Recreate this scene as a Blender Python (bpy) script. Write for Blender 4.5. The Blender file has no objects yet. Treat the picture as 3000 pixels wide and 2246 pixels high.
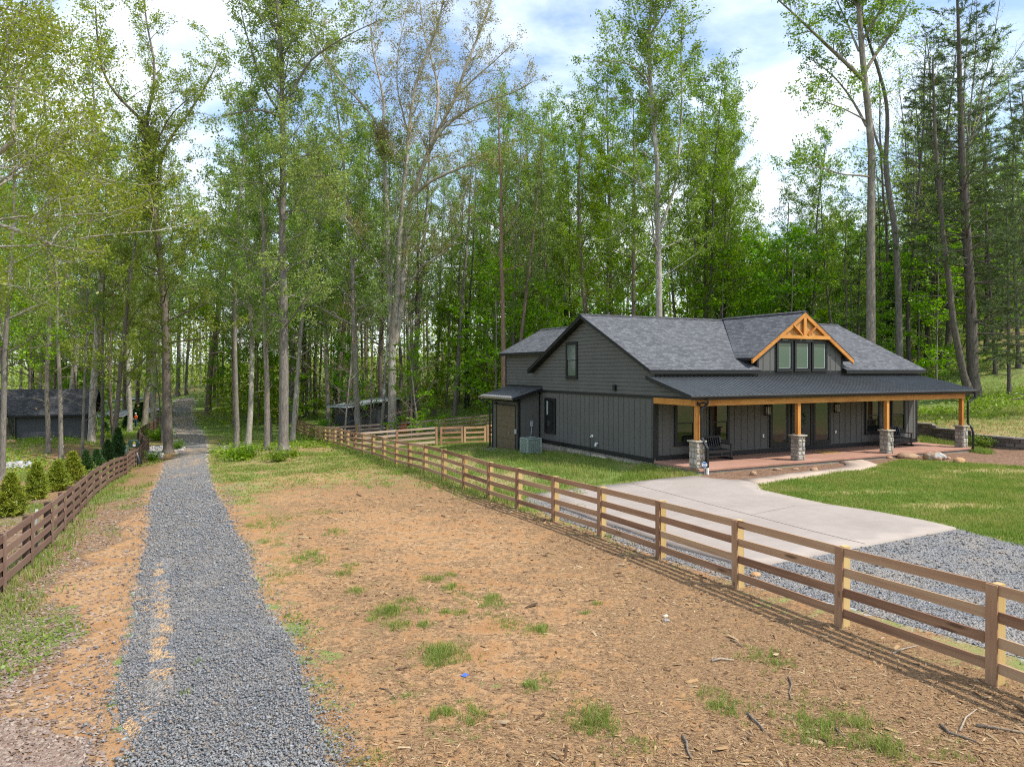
import bpy, math, random
import numpy as np
from mathutils import Vector, Matrix
from mathutils.geometry import delaunay_2d_cdt

S = bpy.context.scene
COL = S.collection
R = math.radians
CAMZ, F0, CX, HZ = 4.1, 2100.0, 1500.0, 1083.0     # eye height, focal length and horizon of the photo (3000 px wide)

# ------------------------------------------------------------------ objects
def link(o, parent=None):
    COL.objects.link(o)
    if parent is not None: o.parent = parent
    return o
def tag(o, label=None, cat=None, group=None, kind=None):
    if label: o['label'] = label
    if cat: o['category'] = cat
    if group: o['group'] = group
    if kind: o['kind'] = kind
    return o
def empty(name, loc, rz=0.0, parent=None):
    o = bpy.data.objects.new(name, None); o.location = loc; o.rotation_euler = (0, 0, rz); o.empty_display_size = .3
    return link(o, parent)
def npmesh(name, V, Q=None, T=None, mats=(), smooth=False):
    V = np.asarray(V, np.float32).reshape(-1, 3)
    Q = np.zeros((0, 4), np.int32) if Q is None or len(Q) == 0 else np.asarray(Q, np.int32)
    T = np.zeros((0, 3), np.int32) if T is None or len(T) == 0 else np.asarray(T, np.int32)
    me = bpy.data.meshes.new(name)
    me.vertices.add(len(V)); me.vertices.foreach_set('co', V.ravel())
    nl = Q.size + T.size
    me.loops.add(nl); me.loops.foreach_set('vertex_index', np.concatenate([Q.ravel(), T.ravel()]))
    me.polygons.add(len(Q) + len(T))
    st = np.concatenate([np.arange(len(Q)) * 4, Q.size + np.arange(len(T)) * 3]).astype(np.int32)
    me.polygons.foreach_set('loop_start', st)
    for m in mats: me.materials.append(m)
    if smooth: me.polygons.foreach_set('use_smooth', np.ones(len(st), bool))
    me.update(calc_edges=True)
    return me
def npobj(name, V, Q=None, T=None, mat=None, parent=None, smooth=False):
    me = npmesh(name, V, Q, T, [mat] if mat else [], smooth)
    return link(bpy.data.objects.new(name, me), parent)
def copy_tree(o, parent=None):
    c = o.copy(); COL.objects.link(c)
    if parent is not None: c.parent = parent
    for ch in list(o.children): copy_tree(ch, c)
    return c

class MB:
    """small modelling: boxes, bars, prisms and tubes gathered into one mesh"""
    def __init__(s): s.v = []; s.f = []; s.uv = None
    def add(s, vs, fs):
        b = len(s.v); s.v += [tuple(v) for v in vs]; s.f += [tuple(b + i for i in f) for f in fs]
    def box(s, x0, x1, y0, y1, z0, z1):
        s.add([(x0,y0,z0),(x1,y0,z0),(x1,y1,z0),(x0,y1,z0),(x0,y0,z1),(x1,y0,z1),(x1,y1,z1),(x0,y1,z1)],
              [(0,3,2,1),(4,5,6,7),(0,1,5,4),(1,2,6,5),(2,3,7,6),(3,0,4,7)])
    def hexa(s, p):
        s.add(p, [(0,3,2,1),(4,5,6,7),(0,1,5,4),(1,2,6,5),(2,3,7,6),(3,0,4,7)])
    def bar(s, a, b, wx, wy, up=(0,0,1)):
        a = Vector(a); b = Vector(b); d = (b - a).normalized(); up = Vector(up)
        if abs(d.dot(up)) > .98: up = Vector((0,1,0))
        sx = d.cross(up).normalized() * wx / 2; sy = sx.cross(d).normalized() * wy / 2
        s.hexa([a-sx-sy, a+sx-sy, a+sx+sy, a-sx+sy, b-sx-sy, b+sx-sy, b+sx+sy, b-sx+sy])
    def slab(s, q, t):
        q = [Vector(p) for p in q]; lo = [p - Vector((0,0,t)) for p in q]; n = len(q)
        s.add(lo + q, [tuple(range(n-1,-1,-1)), tuple(range(n,2*n))] + [(i,(i+1)%n,n+(i+1)%n,n+i) for i in range(n)])
    def prism(s, poly, axis, a, b):
        """poly = 2-D points, extruded along axis x/y/z from a to b"""
        def P(p, t): return {'x': (t,p[0],p[1]), 'y': (p[0],t,p[1]), 'z': (p[0],p[1],t)}[axis]
        n = len(poly); vs = [P(p,a) for p in poly] + [P(p,b) for p in poly]
        s.add(vs, [tuple(range(n-1,-1,-1)), tuple(range(n,2*n))] + [(i,(i+1)%n,n+(i+1)%n,n+i) for i in range(n)])
    def tube(s, pts, r, n=8, caps=True):
        pts = [Vector(p) for p in pts]; rs = r if isinstance(r, (list, tuple)) else [r] * len(pts)
        b = len(s.v)
        ref = None
        for i, p in enumerate(pts):
            d = (pts[min(i+1,len(pts)-1)] - pts[max(i-1,0)]).normalized()
            if ref is None:
                ref = Vector((1,0,0)) if abs(d.x) < .8 else Vector((0,1,0))
            x = (ref - d * ref.dot(d)).normalized(); y = d.cross(x); ref = x
            for k in range(n):
                a = 2*math.pi*k/n; s.v.append(tuple(p + (x*math.cos(a) + y*math.sin(a)) * rs[i]))
        for i in range(len(pts)-1):
            for k in range(n):
                s.f.append((b+i*n+k, b+i*n+(k+1)%n, b+(i+1)*n+(k+1)%n, b+(i+1)*n+k))
        if caps:
            s.f.append(tuple(b+k for k in range(n-1,-1,-1))); e = b+(len(pts)-1)*n; s.f.append(tuple(e+k for k in range(n)))
    def build(s, name, mat, parent=None, bevel=0, smooth=False):
        me = bpy.data.meshes.new(name); me.from_pydata(s.v, [], s.f)
        me.materials.append(mat)
        if smooth:
            for p in me.polygons: p.use_smooth = True
        me.update()
        o = link(bpy.data.objects.new(name, me), parent)
        if bevel:
            m = o.modifiers.new('soft_edges', 'BEVEL'); m.width = bevel; m.segments = 2; m.limit_method = 'ANGLE'
        return o

# ------------------------------------------------------------------ materials
def newmat(name):
    m = bpy.data.materials.new(name); m.use_nodes = True
    nt = m.node_tree; nt.nodes.clear()
    return m, nt
def nd(nt, typ, ins=None, out=0, **props):
    n = nt.nodes.new('ShaderNode' + typ)
    for k, v in props.items(): setattr(n, k, v)
    for k, v in (ins or {}).items():
        sk = n.inputs[k]
        if isinstance(v, bpy.types.NodeSocket): nt.links.new(v, sk)
        elif isinstance(v, bpy.types.Node): nt.links.new(v.outputs[0], sk)
        else:
            if sk.type == 'RGBA' and len(v) == 3: v = (*v, 1)
            sk.default_value = v
    return n if out is None else n.outputs[out]
def ramp(nt, fac, stops, interp='LINEAR'):
    n = nt.nodes.new('ShaderNodeValToRGB'); cr = n.color_ramp; cr.interpolation = interp
    while len(cr.elements) < len(stops): cr.elements.new(.5)
    for e, (p, c) in zip(cr.elements, stops):
        e.position = p; e.color = (*c, 1) if len(c) == 3 else c
    nt.links.new(fac, n.inputs[0]); return n.outputs[0]
def mixc(nt, f, a, b, mode='MIX'):
    n = nt.nodes.new('ShaderNodeMix'); n.data_type = 'RGBA'; n.blend_type = mode; n.clamp_factor = True
    for sk, v in ((n.inputs[0], f), (n.inputs[6], a), (n.inputs[7], b)):
        if isinstance(v, bpy.types.NodeSocket): nt.links.new(v, sk)
        elif isinstance(v, (int, float)): sk.default_value = v
        else: sk.default_value = (*v, 1) if len(v) == 3 else v
    return n.outputs[2]
def mth(nt, op, a, b=0.0, c=0.0, clamp=False):
    n = nt.nodes.new('ShaderNodeMath'); n.operation = op; n.use_clamp = clamp
    for sk, v in zip(n.inputs, (a, b, c)):
        if isinstance(v, bpy.types.NodeSocket): nt.links.new(v, sk)
        else: sk.default_value = v
    return n.outputs[0]
def mrange(nt, v, a, b, c=0.0, d=1.0):
    n = nt.nodes.new('ShaderNodeMapRange'); nt.links.new(v, n.inputs[0])
    for i, x in enumerate((a, b, c, d)): n.inputs[i+1].default_value = x
    return n.outputs[0]
def finish(nt, bsdf):
    o = nt.nodes.new('ShaderNodeOutputMaterial'); nt.links.new(bsdf, o.inputs[0])
def objco(nt, scale=(1,1,1), randomise=False):
    v = nd(nt, 'TexCoord', out=3)
    if randomise:
        r = nd(nt, 'ObjectInfo', out=5); k = mth(nt, 'MULTIPLY', r, 37.0)
        v = nd(nt, 'VectorMath', {0: v, 1: nd(nt, 'CombineXYZ', {0: k, 1: k, 2: k})}, operation='ADD')
    return nd(nt, 'Mapping', {'Vector': v, 'Scale': scale})
def noise(nt, vec, scale, detail=4, rough=.55, dist=0.0, out=0):
    return nd(nt, 'TexNoise', {'Vector': vec, 'Scale': scale, 'Detail': detail, 'Roughness': rough, 'Distortion': dist}, out=out)
def bump(nt, h, strength=.3, dist=.02):
    return nd(nt, 'Bump', {'Height': h, 'Strength': strength, 'Distance': dist})
def principled(nt, **k):
    return nd(nt, 'BsdfPrincipled', {kk.replace('_', ' '): v for kk, v in k.items()})
def pos(nt): return nd(nt, 'NewGeometry', out=0)

def plain(name, col, rough=.6, var=.12, scale=6, spec=.4, metal=0.0, bstr=.08):
    m, nt = newmat(name); c = objco(nt)
    n = noise(nt, c, scale, 5); n2 = noise(nt, c, scale*9, 3)
    lo = tuple(x*(1-var) for x in col); hi = tuple(x*(1+var) for x in col)
    cc = ramp(nt, n, [(.3, lo), (.7, hi)])
    finish(nt, principled(nt, Base_Color=cc, Roughness=mrange(nt, n2, .3, .7, rough*.85, min(1, rough*1.12)), Specular_IOR_Level=spec, Metallic=metal,
                          Normal=bump(nt, n2, bstr, .01)))
    return m
def leafmat(name, cols, trans=.5, tcol=None):
    m, nt = newmat(name)
    r = nd(nt, 'NewGeometry', out=8)
    c = ramp(nt, r, [(i/(len(cols)-1), x) for i, x in enumerate(cols)])
    oi = nd(nt, 'ObjectInfo', out=5)
    p = nd(nt, 'TexCoord', out=3)
    big = noise(nt, p, .35, 2)
    c = nd(nt, 'HueSaturation', {'Color': c, 'Hue': mrange(nt, oi, 0, 1, .487, .513), 'Saturation': 1.22, 'Value': mrange(nt, big, .3, .7, .86, 1.2)})
    t = mixc(nt, 1.0, c, (1.35, 1.3, .55), 'MULTIPLY')
    d = nd(nt, 'BsdfDiffuse', {'Color': c}); tr = nd(nt, 'BsdfTranslucent', {'Color': t})
    g = nd(nt, 'BsdfGlossy', {'Color': (.9, .95, .9), 'Roughness': .42})
    s = nd(nt, 'MixShader', {0: trans, 1: d, 2: tr})
    finish(nt, nd(nt, 'MixShader', {0: .02, 1: s, 2: g}))
    return m
def barkmat(name, dark, light, patch=None, pamt=.0):
    m, nt = newmat(name)
    c = objco(nt, (5, 5, .8)); c2 = objco(nt, (1, 1, .55))
    n = noise(nt, c, 3.2, 6, .65, .4); n2 = noise(nt, c2, 1.4, 4)
    col = ramp(nt, n, [(.32, dark), (.5, tuple((a+b)/2 for a, b in zip(dark, light))), (.68, light)])
    if patch:
        f = mrange(nt, n2, .62 - pamt, .70 - pamt); col = mixc(nt, f, col, patch)
    oi = nd(nt, 'ObjectInfo', out=5)
    col = nd(nt, 'HueSaturation', {'Color': col, 'Hue': .5, 'Saturation': mrange(nt, oi, 0, 1, .75, 1.1), 'Value': mrange(nt, oi, 0, 1, .8, 1.2)})
    finish(nt, principled(nt, Base_Color=col, Roughness=.9, Specular_IOR_Level=.15, Normal=bump(nt, n, .7, .05)))
    return m
def plankmat(name, cols, gscale=1.0, rough=.75, axis=0, knots=True):
    """wood whose grain runs along a local axis, each board its own tint"""
    m, nt = newmat(name)
    sc = [14, 14, 14]; sc[axis] = .9
    c = objco(nt, tuple(x*gscale for x in sc), True); ck = objco(nt, tuple(4.5 if i != axis else 2.2 for i in range(3)), True)
    g = noise(nt, c, 1.6, 5, .6, .6); b = noise(nt, ck, .55, 2)
    oi = nd(nt, 'ObjectInfo', out=5)
    f = mth(nt, 'ADD', mth(nt, 'MULTIPLY', g, .45), mth(nt, 'ADD', mth(nt, 'MULTIPLY', b, .55), mrange(nt, oi, 0, 1, -.16, .16)))
    col = ramp(nt, f, [(.3 + .4*i/(len(cols)-1), x) for i, x in enumerate(cols)])
    if knots:
        v = nd(nt, 'TexVoronoi', {'Vector': ck, 'Scale': 1.15, 'Randomness': 1.0}, out=0)
        col = mixc(nt, mrange(nt, v, .10, .2, .75, 0), col, tuple(x*.35 for x in cols[0]))
    finish(nt, principled(nt, Base_Color=col, Roughness=rough, Specular_IOR_Level=.25, Normal=bump(nt, g, .25, .006)))
    return m
def islandmat(name, cols, rough=.85, nscale=14, bstr=.5, bd=.01, spec=.25):
    """each loose piece (stone, chip, blade) its own tint"""
    m, nt = newmat(name)
    r = nd(nt, 'NewGeometry', out=8)
    c = ramp(nt, r, [(i/(len(cols)-1), x) for i, x in enumerate(cols)])
    n = noise(nt, pos(nt), nscale, 4, .6)
    c = mixc(nt, .5, c, ramp(nt, n, [(.25, (.45,.45,.45)), (.75, (1.4,1.4,1.4))]), 'MULTIPLY')
    finish(nt, principled(nt, Base_Color=c, Roughness=rough, Specular_IOR_Level=spec, Normal=bump(nt, n, bstr, bd)))
    return m
def grassmat(name, cols):
    m, nt = newmat(name)
    r = nd(nt, 'NewGeometry', out=8)
    n = noise(nt, pos(nt), .55, 3)
    f = mth(nt, 'ADD', mth(nt, 'MULTIPLY', r, .55), mrange(nt, n, .3, .7, -.05, .5))
    c = ramp(nt, f, [(i/(len(cols)-1), x) for i, x in enumerate(cols)])
    d = nd(nt, 'BsdfDiffuse', {'Color': c}); t = nd(nt, 'BsdfTranslucent', {'Color': mixc(nt, 1.0, c, (1.2, 1.2, .6), 'MULTIPLY')})
    finish(nt, nd(nt, 'MixShader', {0: .35, 1: d, 2: t}))
    return m

# ------------------------------------------------------------------ the lie of the land (metres; camera over the origin looking along +y)
CTRL = [(0,0,.1),(-8,4,-.15),(-3,9,-.02),(6.1,9.1,.12),(5.2,11.5,.04),(4.2,13.5,0),(3.2,15.7,-.06),(2.2,18.5,-.16),(1.2,20.4,-.2),(.17,22.5,-.27),(-1.0,25.2,-.38),
 (-5.95,36.5,-.78),(-10.1,46,-1.2),(-15.2,57.8,-1.8),(-23.4,77,-2.35),(-6.3,14.3,-.12),(-10.2,22.7,-.42),(-14.7,32,-.8),(-21,46.5,-1.45),(-28.7,67,-2.2),(-38,84,-2.2),(-44.6,97,-1.3),(-49.6,109,-.2),
 (-58,125,1.0),(6.5,28.5,.04),(13.5,31.5,.03),(20.5,35,.05),(11,22,.02),(9,15,.06),(16,19,.05),(20,27,.06),(12,9,.15),(26,24,.1),(22,33,.08),(3,27,-.1),
 (1.2,32,-.2),(1.4,39.3,-.3),(1,37,-.25),(-2,41.7,-.45),(8,38,-.1),(15,42,.1),(-5.1,48.5,-1.0),(-2,50,-1.0),(-2,64.4,-1.16),(-9,60,-1.55),(5,52,-.7),(12,52,-.2),(20,50,.4),
 (24,42.5,.85),(25.6,39.4,.75),(27.5,36.8,.65),(31,34.5,.6),(29,46,1.2),(33,51,1.9),(37,57,3.0),(40,62,5.0),(36,66,4.3),(29,56,1.6),(29,64,3.2),(24.6,36,.1),(23,38,.12),(40,40,1.5),(26,33,.1),
 (-5,90,.7),(10,80,1.2),(-20,100,.2),(10,110,3),(-30,110,.2),(22,80,4),(-44,63,-2.2),(-37,61,-2.1),(-46,88,-2.95),(-33.6,52,-2.0),(-25,36,-1.6),(-17.6,25,-1.0),(-20,17,-.95),
 (-10.7,15.7,-.36),(-12.2,19.3,-.5),(-15.4,25.7,-1.0),(-18,31.3,-1.3),(-19.9,36,-1.52),(-22.3,41.5,-2.05),(-24.9,47.5,-2.4),(-28.9,57,-2.45),(-32,62,-2.35),(-37.7,75,-2.5),(-9,10,-.3),(-60,60,-2.6),(-80,100,-3.5),(-64,110,-2.6),(-78,136,-1.8),
 (-150,200,1),(-150,90,-3),(0,190,9),(60,150,19),(35,120,9),(95,100,17),(150,200,34),(70,70,10),(60,40,4),(0,-40,1),(-60,-20,0),(60,-10,2),(0,-90,5),(-70,-90,4),(90,-90,8),(-150,0,0),(150,0,10),(150,60,14),(0,300,14),(150,320,36),(-150,320,6)]
_C = np.array(CTRL, float)
def _tps(r2): return np.where(r2 > 1e-9, .5 * r2 * np.log(np.maximum(r2, 1e-9)), 0.0)
def _fit():
    P = _C[:, :2]; n = len(P)
    K = _tps(((P[:, None] - P[None]) ** 2).sum(-1)) + np.eye(n) * 3.0
    A = np.zeros((n+3, n+3)); A[:n, :n] = K; A[:n, n] = 1; A[:n, n+1:] = P; A[n, :n] = 1; A[n+1:, :n] = P.T
    return np.linalg.solve(A, np.concatenate([_C[:, 2], np.zeros(3)]))
_W = _fit()
def zt(x, y):
    x = np.clip(np.atleast_1d(np.asarray(x, float)), -170, 170); y = np.clip(np.atleast_1d(np.asarray(y, float)), -110, 340)
    out = np.empty(x.shape)
    fx, fy, fo = x.ravel(), y.ravel(), out.ravel()
    P = _C[:, :2]; n = len(P)
    for i in range(0, fx.size, 20000):
        a, b = fx[i:i+20000], fy[i:i+20000]
        k = _tps((a[:, None] - P[:, 0]) ** 2 + (b[:, None] - P[:, 1]) ** 2)
        fo[i:i+20000] = k @ _W[:n] + _W[n] + a * _W[n+1] + b * _W[n+2]
    return fo.reshape(x.shape)
def z1(x, y): return float(zt(x, y)[0])
def at(px, py):
    """where the sight line through a photo pixel meets the ground"""
    dx, dz = (px - CX) / F0, -(py - HZ) / F0
    ys = np.concatenate([np.arange(4, 60, .25), np.arange(60, 200, 1.0)])
    g = CAMZ + dz * ys - zt(dx * ys, ys)
    k = np.argmax(g < 0) if (g < 0).any() else len(ys) - 1
    a, b = ys[max(k-1, 0)], ys[k]
    for _ in range(18):
        c = (a + b) / 2
        if CAMZ + dz * c - z1(dx * c, c) < 0: b = c
        else: a = c
    return Vector((dx * b, b, z1(dx * b, b)))
def px2w(px, py, Y): return np.array([(px - CX) / F0 * Y, Y, CAMZ - (py - HZ) / F0 * Y])
def inpoly(x, y, poly):
    x = np.asarray(x); y = np.asarray(y); r = np.zeros(x.shape, bool); n = len(poly)
    for i in range(n):
        (ax, ay), (bx, by) = poly[i][:2], poly[(i+1) % n][:2]
        if ay == by: continue
        c = ((ay > y) != (by > y)) & (x < (bx - ax) * (y - ay) / (by - ay) + ax); r ^= c
    return r
def dseg(x, y, line, closed=False):
    d = np.full(np.shape(x), 1e9); n = len(line)
    for i in range(n if closed else n - 1):
        a = np.array(line[i][:2]); b = np.array(line[(i+1) % n][:2]); ab = b - a; L = max((ab**2).sum(), 1e-9)
        t = np.clip(((x - a[0]) * ab[0] + (y - a[1]) * ab[1]) / L, 0, 1)
        d = np.minimum(d, np.hypot(x - a[0] - t * ab[0], y - a[1] - t * ab[1]))
    return d
def sdf(x, y, poly):
    d = dseg(x, y, poly, True); return np.where(inpoly(x, y, poly), d, -d)
_rg = np.random.default_rng(5)
_lat = _rg.random((64, 64))
def vnoise(x, y, s):
    """cheap value noise 0..1"""
    u, v = np.asarray(x) / s, np.asarray(y) / s
    i, j = np.floor(u).astype(int), np.floor(v).astype(int); a, b = u - i, v - j
    a = a*a*(3-2*a); b = b*b*(3-2*b)
    L = lambda p, q: _lat[p % 64, q % 64]
    return (L(i,j)*(1-a)+L(i+1,j)*a)*(1-b) + (L(i,j+1)*(1-a)+L(i+1,j+1)*a)*b
SUN_E, SUN_A, SKY_S, CLOUD_S, EXPO, DENOISE = 2.8, .9, .15, .92, .92, False
CLX, CLY = 2.2, .6
# ------------------------------------------------------------------ outlines traced on the ground
def gp(l): return [tuple(at(*p))[:2] for p in l]
ROAD_L = gp([(343,2034),(357,1961),(384,1853),(407,1690),(430,1600),(438,1557),(446,1449),(467,1412),(482,1358),(522,1336),(518,1304),(514,1267),(509,1224),(507,1195),(518,1168)])
ROAD_R = gp([(931,2120),(900,2030),(859,1894),(814,1817),(760,1758),(732,1668),(723,1600),(681,1557),(659,1503),(630,1449),(612,1401),(608,1365),(607,1340),(610,1312),(603,1288),(587,1264),(569,1246),(558,1213),(562,1188),(572,1167)])
def lead(l, k): a, b = np.array(l[0]), np.array(l[1]); d = (a - b) / np.linalg.norm(a - b); return tuple(a + d * k)
ROAD = [(-2.4, -8), (-3.1, 5.0), (-3.85, 7.3)] + ROAD_L + ROAD_R[::-1] + [(-1.88, 7.4), (-1.35, 5.0), (-.6, -8)]
DRIVE = gp([(1565,1450),(1750,1427.5),(1841,1418),(1935,1406),(2036,1397),(2094,1406),(2152,1409),(2178,1409),(2205,1413),(2216,1420),(2229,1438),(2309,1456.5),(2417,1480),(2562,1502),(2707,1529),(2801,1551.5),(2655,1579),(2508,1607),(2350,1636),(2190,1666),(2141,1650),(2045,1622),(1956,1598),(1922,1585),(1850,1560),(1753,1529),(1645,1490)])
WALK = gp([(2168,1408.5),(2200,1406),(2345,1386),(2435,1377),(2470,1371),(2480,1364.5),(2474,1358),(2450,1353.5),(2480,1349),(2512,1346),(2526,1350),(2548,1356),(2570,1364),(2552,1371),(2526,1377),(2454,1384),(2381,1395),(2290,1409),(2232,1417),(2212,1419)])
LOT = gp([(1540,1466),(1565,1448),(1645,1488),(1753,1527),(1850,1558),(1956,1596),(2045,1620),(2141,1648),(2190,1662),(2350,1633),(2508,1604),(2655,1576),(2801,1549),(2870,1567),(3000,1601),(3200,1655),(3700,1760)]) + [(13,7),(9.2,6.2)] + gp([(3050,1945),(2912,1903),(2700,1840),(2503,1785),(2141,1700),(1920,1627),(1750,1558),(1620,1511)])
HO = np.array([6.02, 30.3]); HR = math.atan2(.449, .893); HU = np.array([math.cos(HR), math.sin(HR)]); HV = np.array([-math.sin(HR), math.cos(HR)])
def hw(u, w): p = HO + HU * u + HV * w; return (float(p[0]), float(p[1]))
PORCH = [hw(-.06, 0), hw(-.06, -2.85), hw(17.45, -2.85), hw(17.45, 0)]
BED1 = [hw(.2, -2.8), hw(9.3, -2.8)] + gp([(2450,1354),(2474,1358),(2481,1364),(2470,1372),(2435,1378),(2345,1387),(2200,1407),(2160,1411),(2094,1408),(2040,1399)])
BED2 = [hw(9.6, -2.8), hw(17.6, -2.8), hw(17.6, -1.2), hw(20.5, -1.5)] + gp([(3000,1322),(3150,1340),(3200,1378),(3000,1366),(2816,1354),(2720,1347),(2642,1344),(2575,1362),(2548,1356),(2526,1350),(2512,1346)])
LAWN = gp([(2216,1420),(2290,1410),(2381,1396),(2454,1385),(2526,1378),(2570,1365),(2642,1346),(2720,1349),(2816,1356),(3000,1368),(3300,1400),(3500,1640),(3000,1604),(2870,1570),(2801,1551),(2707,1529),(2562,1502),(2417,1480),(2309,1456.5),(2229,1438)])
FENCE_R = [(8.8,2.2),(7.0,6.6),(6.1,9.1),(4.2,13.5),(2.2,18.5),(.17,22.5),(-1.0,25.2),(-5.95,36.5),(-10.1,46),(-15.2,57.8),(-23.4,77)]
FENCE_L = [(-7.2,7.0),(-8.3,9.5),(-9.6,13.0),(-10.7,15.7),(-12.2,19.3),(-15.4,25.7),(-18,31.3),(-19.9,36),(-22.3,41.5),(-24.9,47.5),(-28.9,57)]
SIDELAWN = FENCE_R[3:10] + [(-6,61.7),(2,64),(4,52)] + [hw(-1.3,14.4), hw(-1.3,10), hw(0,10), hw(0,0), hw(0,-2.9)] + gp([(2036,1397),(1935,1407),(1841,1419),(1750,1428.5),(1565,1450),(1540,1466)])

# ------------------------------------------------------------------ ground materials
def ground_mat():
    m, nt = newmat('ground'); p = pos(nt)
    a = nd(nt, 'Attribute', out=None, attribute_name='cover'); sep = nd(nt, 'SeparateColor', {0: a.outputs[0]}, out=None)
    gr, li, mu = sep.outputs[0], sep.outputs[1], sep.outputs[2]
    a2 = nd(nt, 'Attribute', out=None, attribute_name='cover2'); sep2 = nd(nt, 'SeparateColor', {0: a2.outputs[0]}, out=None)
    lush, gravel = sep2.outputs[0], sep2.outputs[1]
    n1 = noise(nt, p, .33, 5, .6); n2 = noise(nt, p, 1.7, 6, .65); n3 = noise(nt, p, 9, 5, .7); n4 = noise(nt, p, 38, 4, .7)
    st = noise(nt, nd(nt, 'Mapping', {'Vector': p, 'Rotation': (0,0,.5), 'Scale': (1,2.2,1)}), 17, 4, .75, 1.3)
    clay = ramp(nt, n2, [(.30, (.34,.175,.075)), (.44, (.46,.265,.125)), (.56, (.55,.35,.19)), (.68, (.66,.49,.32))])
    clay = mixc(nt, mrange(nt, n1, .42, .66, 0, .55), clay, (.40,.205,.09))
    clay = mixc(nt, mrange(nt, n4, .35, .7, .0, .5), clay, (.27,.15,.075))
    trash = ramp(nt, st, [(.36, (.085,.05,.028)), (.46, (.21,.125,.066)), (.56, (.34,.21,.11)), (.70, (.47,.34,.20))])
    f = mth(nt, 'ADD', li, mth(nt, 'ADD', mrange(nt, n3, .3, .7, -.5, .5), mrange(nt, n2, .3, .7, -.42, .42)))
    col = mixc(nt, mrange(nt, f, .35, .62), clay, trash)
    mulch = ramp(nt, n3, [(.3, (.10,.055,.035)), (.5, (.21,.125,.08)), (.7, (.33,.22,.15))])
    col = mixc(nt, mrange(nt, mth(nt, 'ADD', mu, mrange(nt, n3, .3, .7, -.3, .3)), .4, .6), col, mulch)
    dry = ramp(nt, st, [(.3, (.20,.15,.06)), (.55, (.36,.29,.13)), (.7, (.50,.42,.23))])
    green = ramp(nt, mth(nt, 'ADD', mth(nt, 'MULTIPLY', n2, .6), mth(nt, 'MULTIPLY', n3, .4)), [(.32, (.09,.145,.03)), (.5, (.155,.215,.055)), (.66, (.25,.29,.09))])
    g1 = mixc(nt, mrange(nt, mth(nt, 'ADD', lush, mrange(nt, n2, .3, .7, -.4, .4)), .35, .7), dry, green)
    fg = mth(nt, 'ADD', gr, mth(nt, 'ADD', mrange(nt, n2, .3, .7, -.38, .38), mrange(nt, n3, .3, .7, -.22, .22)))
    col = mixc(nt, mrange(nt, fg, .42, .62), col, g1)
    vo = nd(nt, 'TexVoronoi', {'Vector': p, 'Scale': 26}, out=None)
    gcol = mixc(nt, .75, ramp(nt, noise(nt, p, 1.1, 3), [(.3, (.19,.19,.19)), (.7, (.29,.285,.28))]), mixc(nt, 1.0, (.62,.63,.65), ramp(nt, nd(nt, 'SeparateColor', {0: vo.outputs[1]}, out=0), [(0,(.3,.3,.3)),(1,(1.1,1.1,1.1))]), 'MULTIPLY'))
    fgv = mth(nt, 'ADD', gravel, mth(nt, 'ADD', mrange(nt, n3, .3, .7, -.35, .35), mrange(nt, n4, .3, .7, -.3, .3)))
    col = mixc(nt, mrange(nt, fgv, .46, .56), col, gcol)
    h = mth(nt, 'ADD', mth(nt, 'MULTIPLY', n3, .6), mth(nt, 'ADD', mth(nt, 'MULTIPLY', n4, .35), mth(nt, 'MULTIPLY', st, .5)))
    finish(nt, principled(nt, Base_Color=col, Roughness=.95, Specular_IOR_Level=.08, Normal=bump(nt, h, .85, .05)))
    return m
def gravel_mat():
    m, nt = newmat('crushed_stone'); p = pos(nt)
    wp = nd(nt, 'VectorMath', {0: p, 1: nd(nt, 'VectorMath', {0: nd(nt, 'TexNoise', {'Vector': p, 'Scale': 12}, out=1), 'Scale': .03}, operation='SCALE')}, operation='ADD')
    v = nd(nt, 'TexVoronoi', {'Vector': wp, 'Scale': 27}, out=None)
    v2 = nd(nt, 'TexVoronoi', {'Vector': wp, 'Scale': 44}, out=None)
    big = noise(nt, p, .9, 4); mid = noise(nt, p, 3.5, 3)
    k = nd(nt, 'SeparateColor', {0: v.outputs[1]}, out=0)
    c = ramp(nt, k, [(0, (.13,.134,.14)), (.3, (.20,.205,.212)), (.62, (.285,.29,.297)), (.88, (.40,.40,.40)), (.97, (.46,.36,.26)), (1, (.62,.62,.60))])
    c = mixc(nt, mrange(nt, v.outputs[0], .02, .042, 0, .3), c, (.15,.15,.155))
    c = mixc(nt, mrange(nt, big, .40, .66, 0, .5), c, (.40,.335,.26))
    a = nd(nt, 'Attribute', out=None, attribute_name='cover')
    sx = nd(nt, 'SeparateColor', {0: a.outputs[0]}, out=None)
    dirt = mth(nt, 'ADD', sx.outputs[0], mth(nt, 'ADD', mrange(nt, mid, .3, .7, -.35, .35), mrange(nt, noise(nt, p, 14, 3), .3, .7, -.25, .25)))
    clay = ramp(nt, mid, [(.35, (.45,.26,.125)), (.65, (.57,.38,.21))])
    c = mixc(nt, mrange(nt, dirt, .5, .66), c, clay)
    h = mth(nt, 'SUBTRACT', mth(nt, 'MULTIPLY', k, .5), mth(nt, 'MULTIPLY', v.outputs[0], 14))
    h = mth(nt, 'SUBTRACT', h, mth(nt, 'MULTIPLY', v2.outputs[0], 6))
    finish(nt, principled(nt, Base_Color=c, Roughness=.82, Specular_IOR_Level=.3, Normal=bump(nt, h, .6, .02)))
    return m
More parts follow.
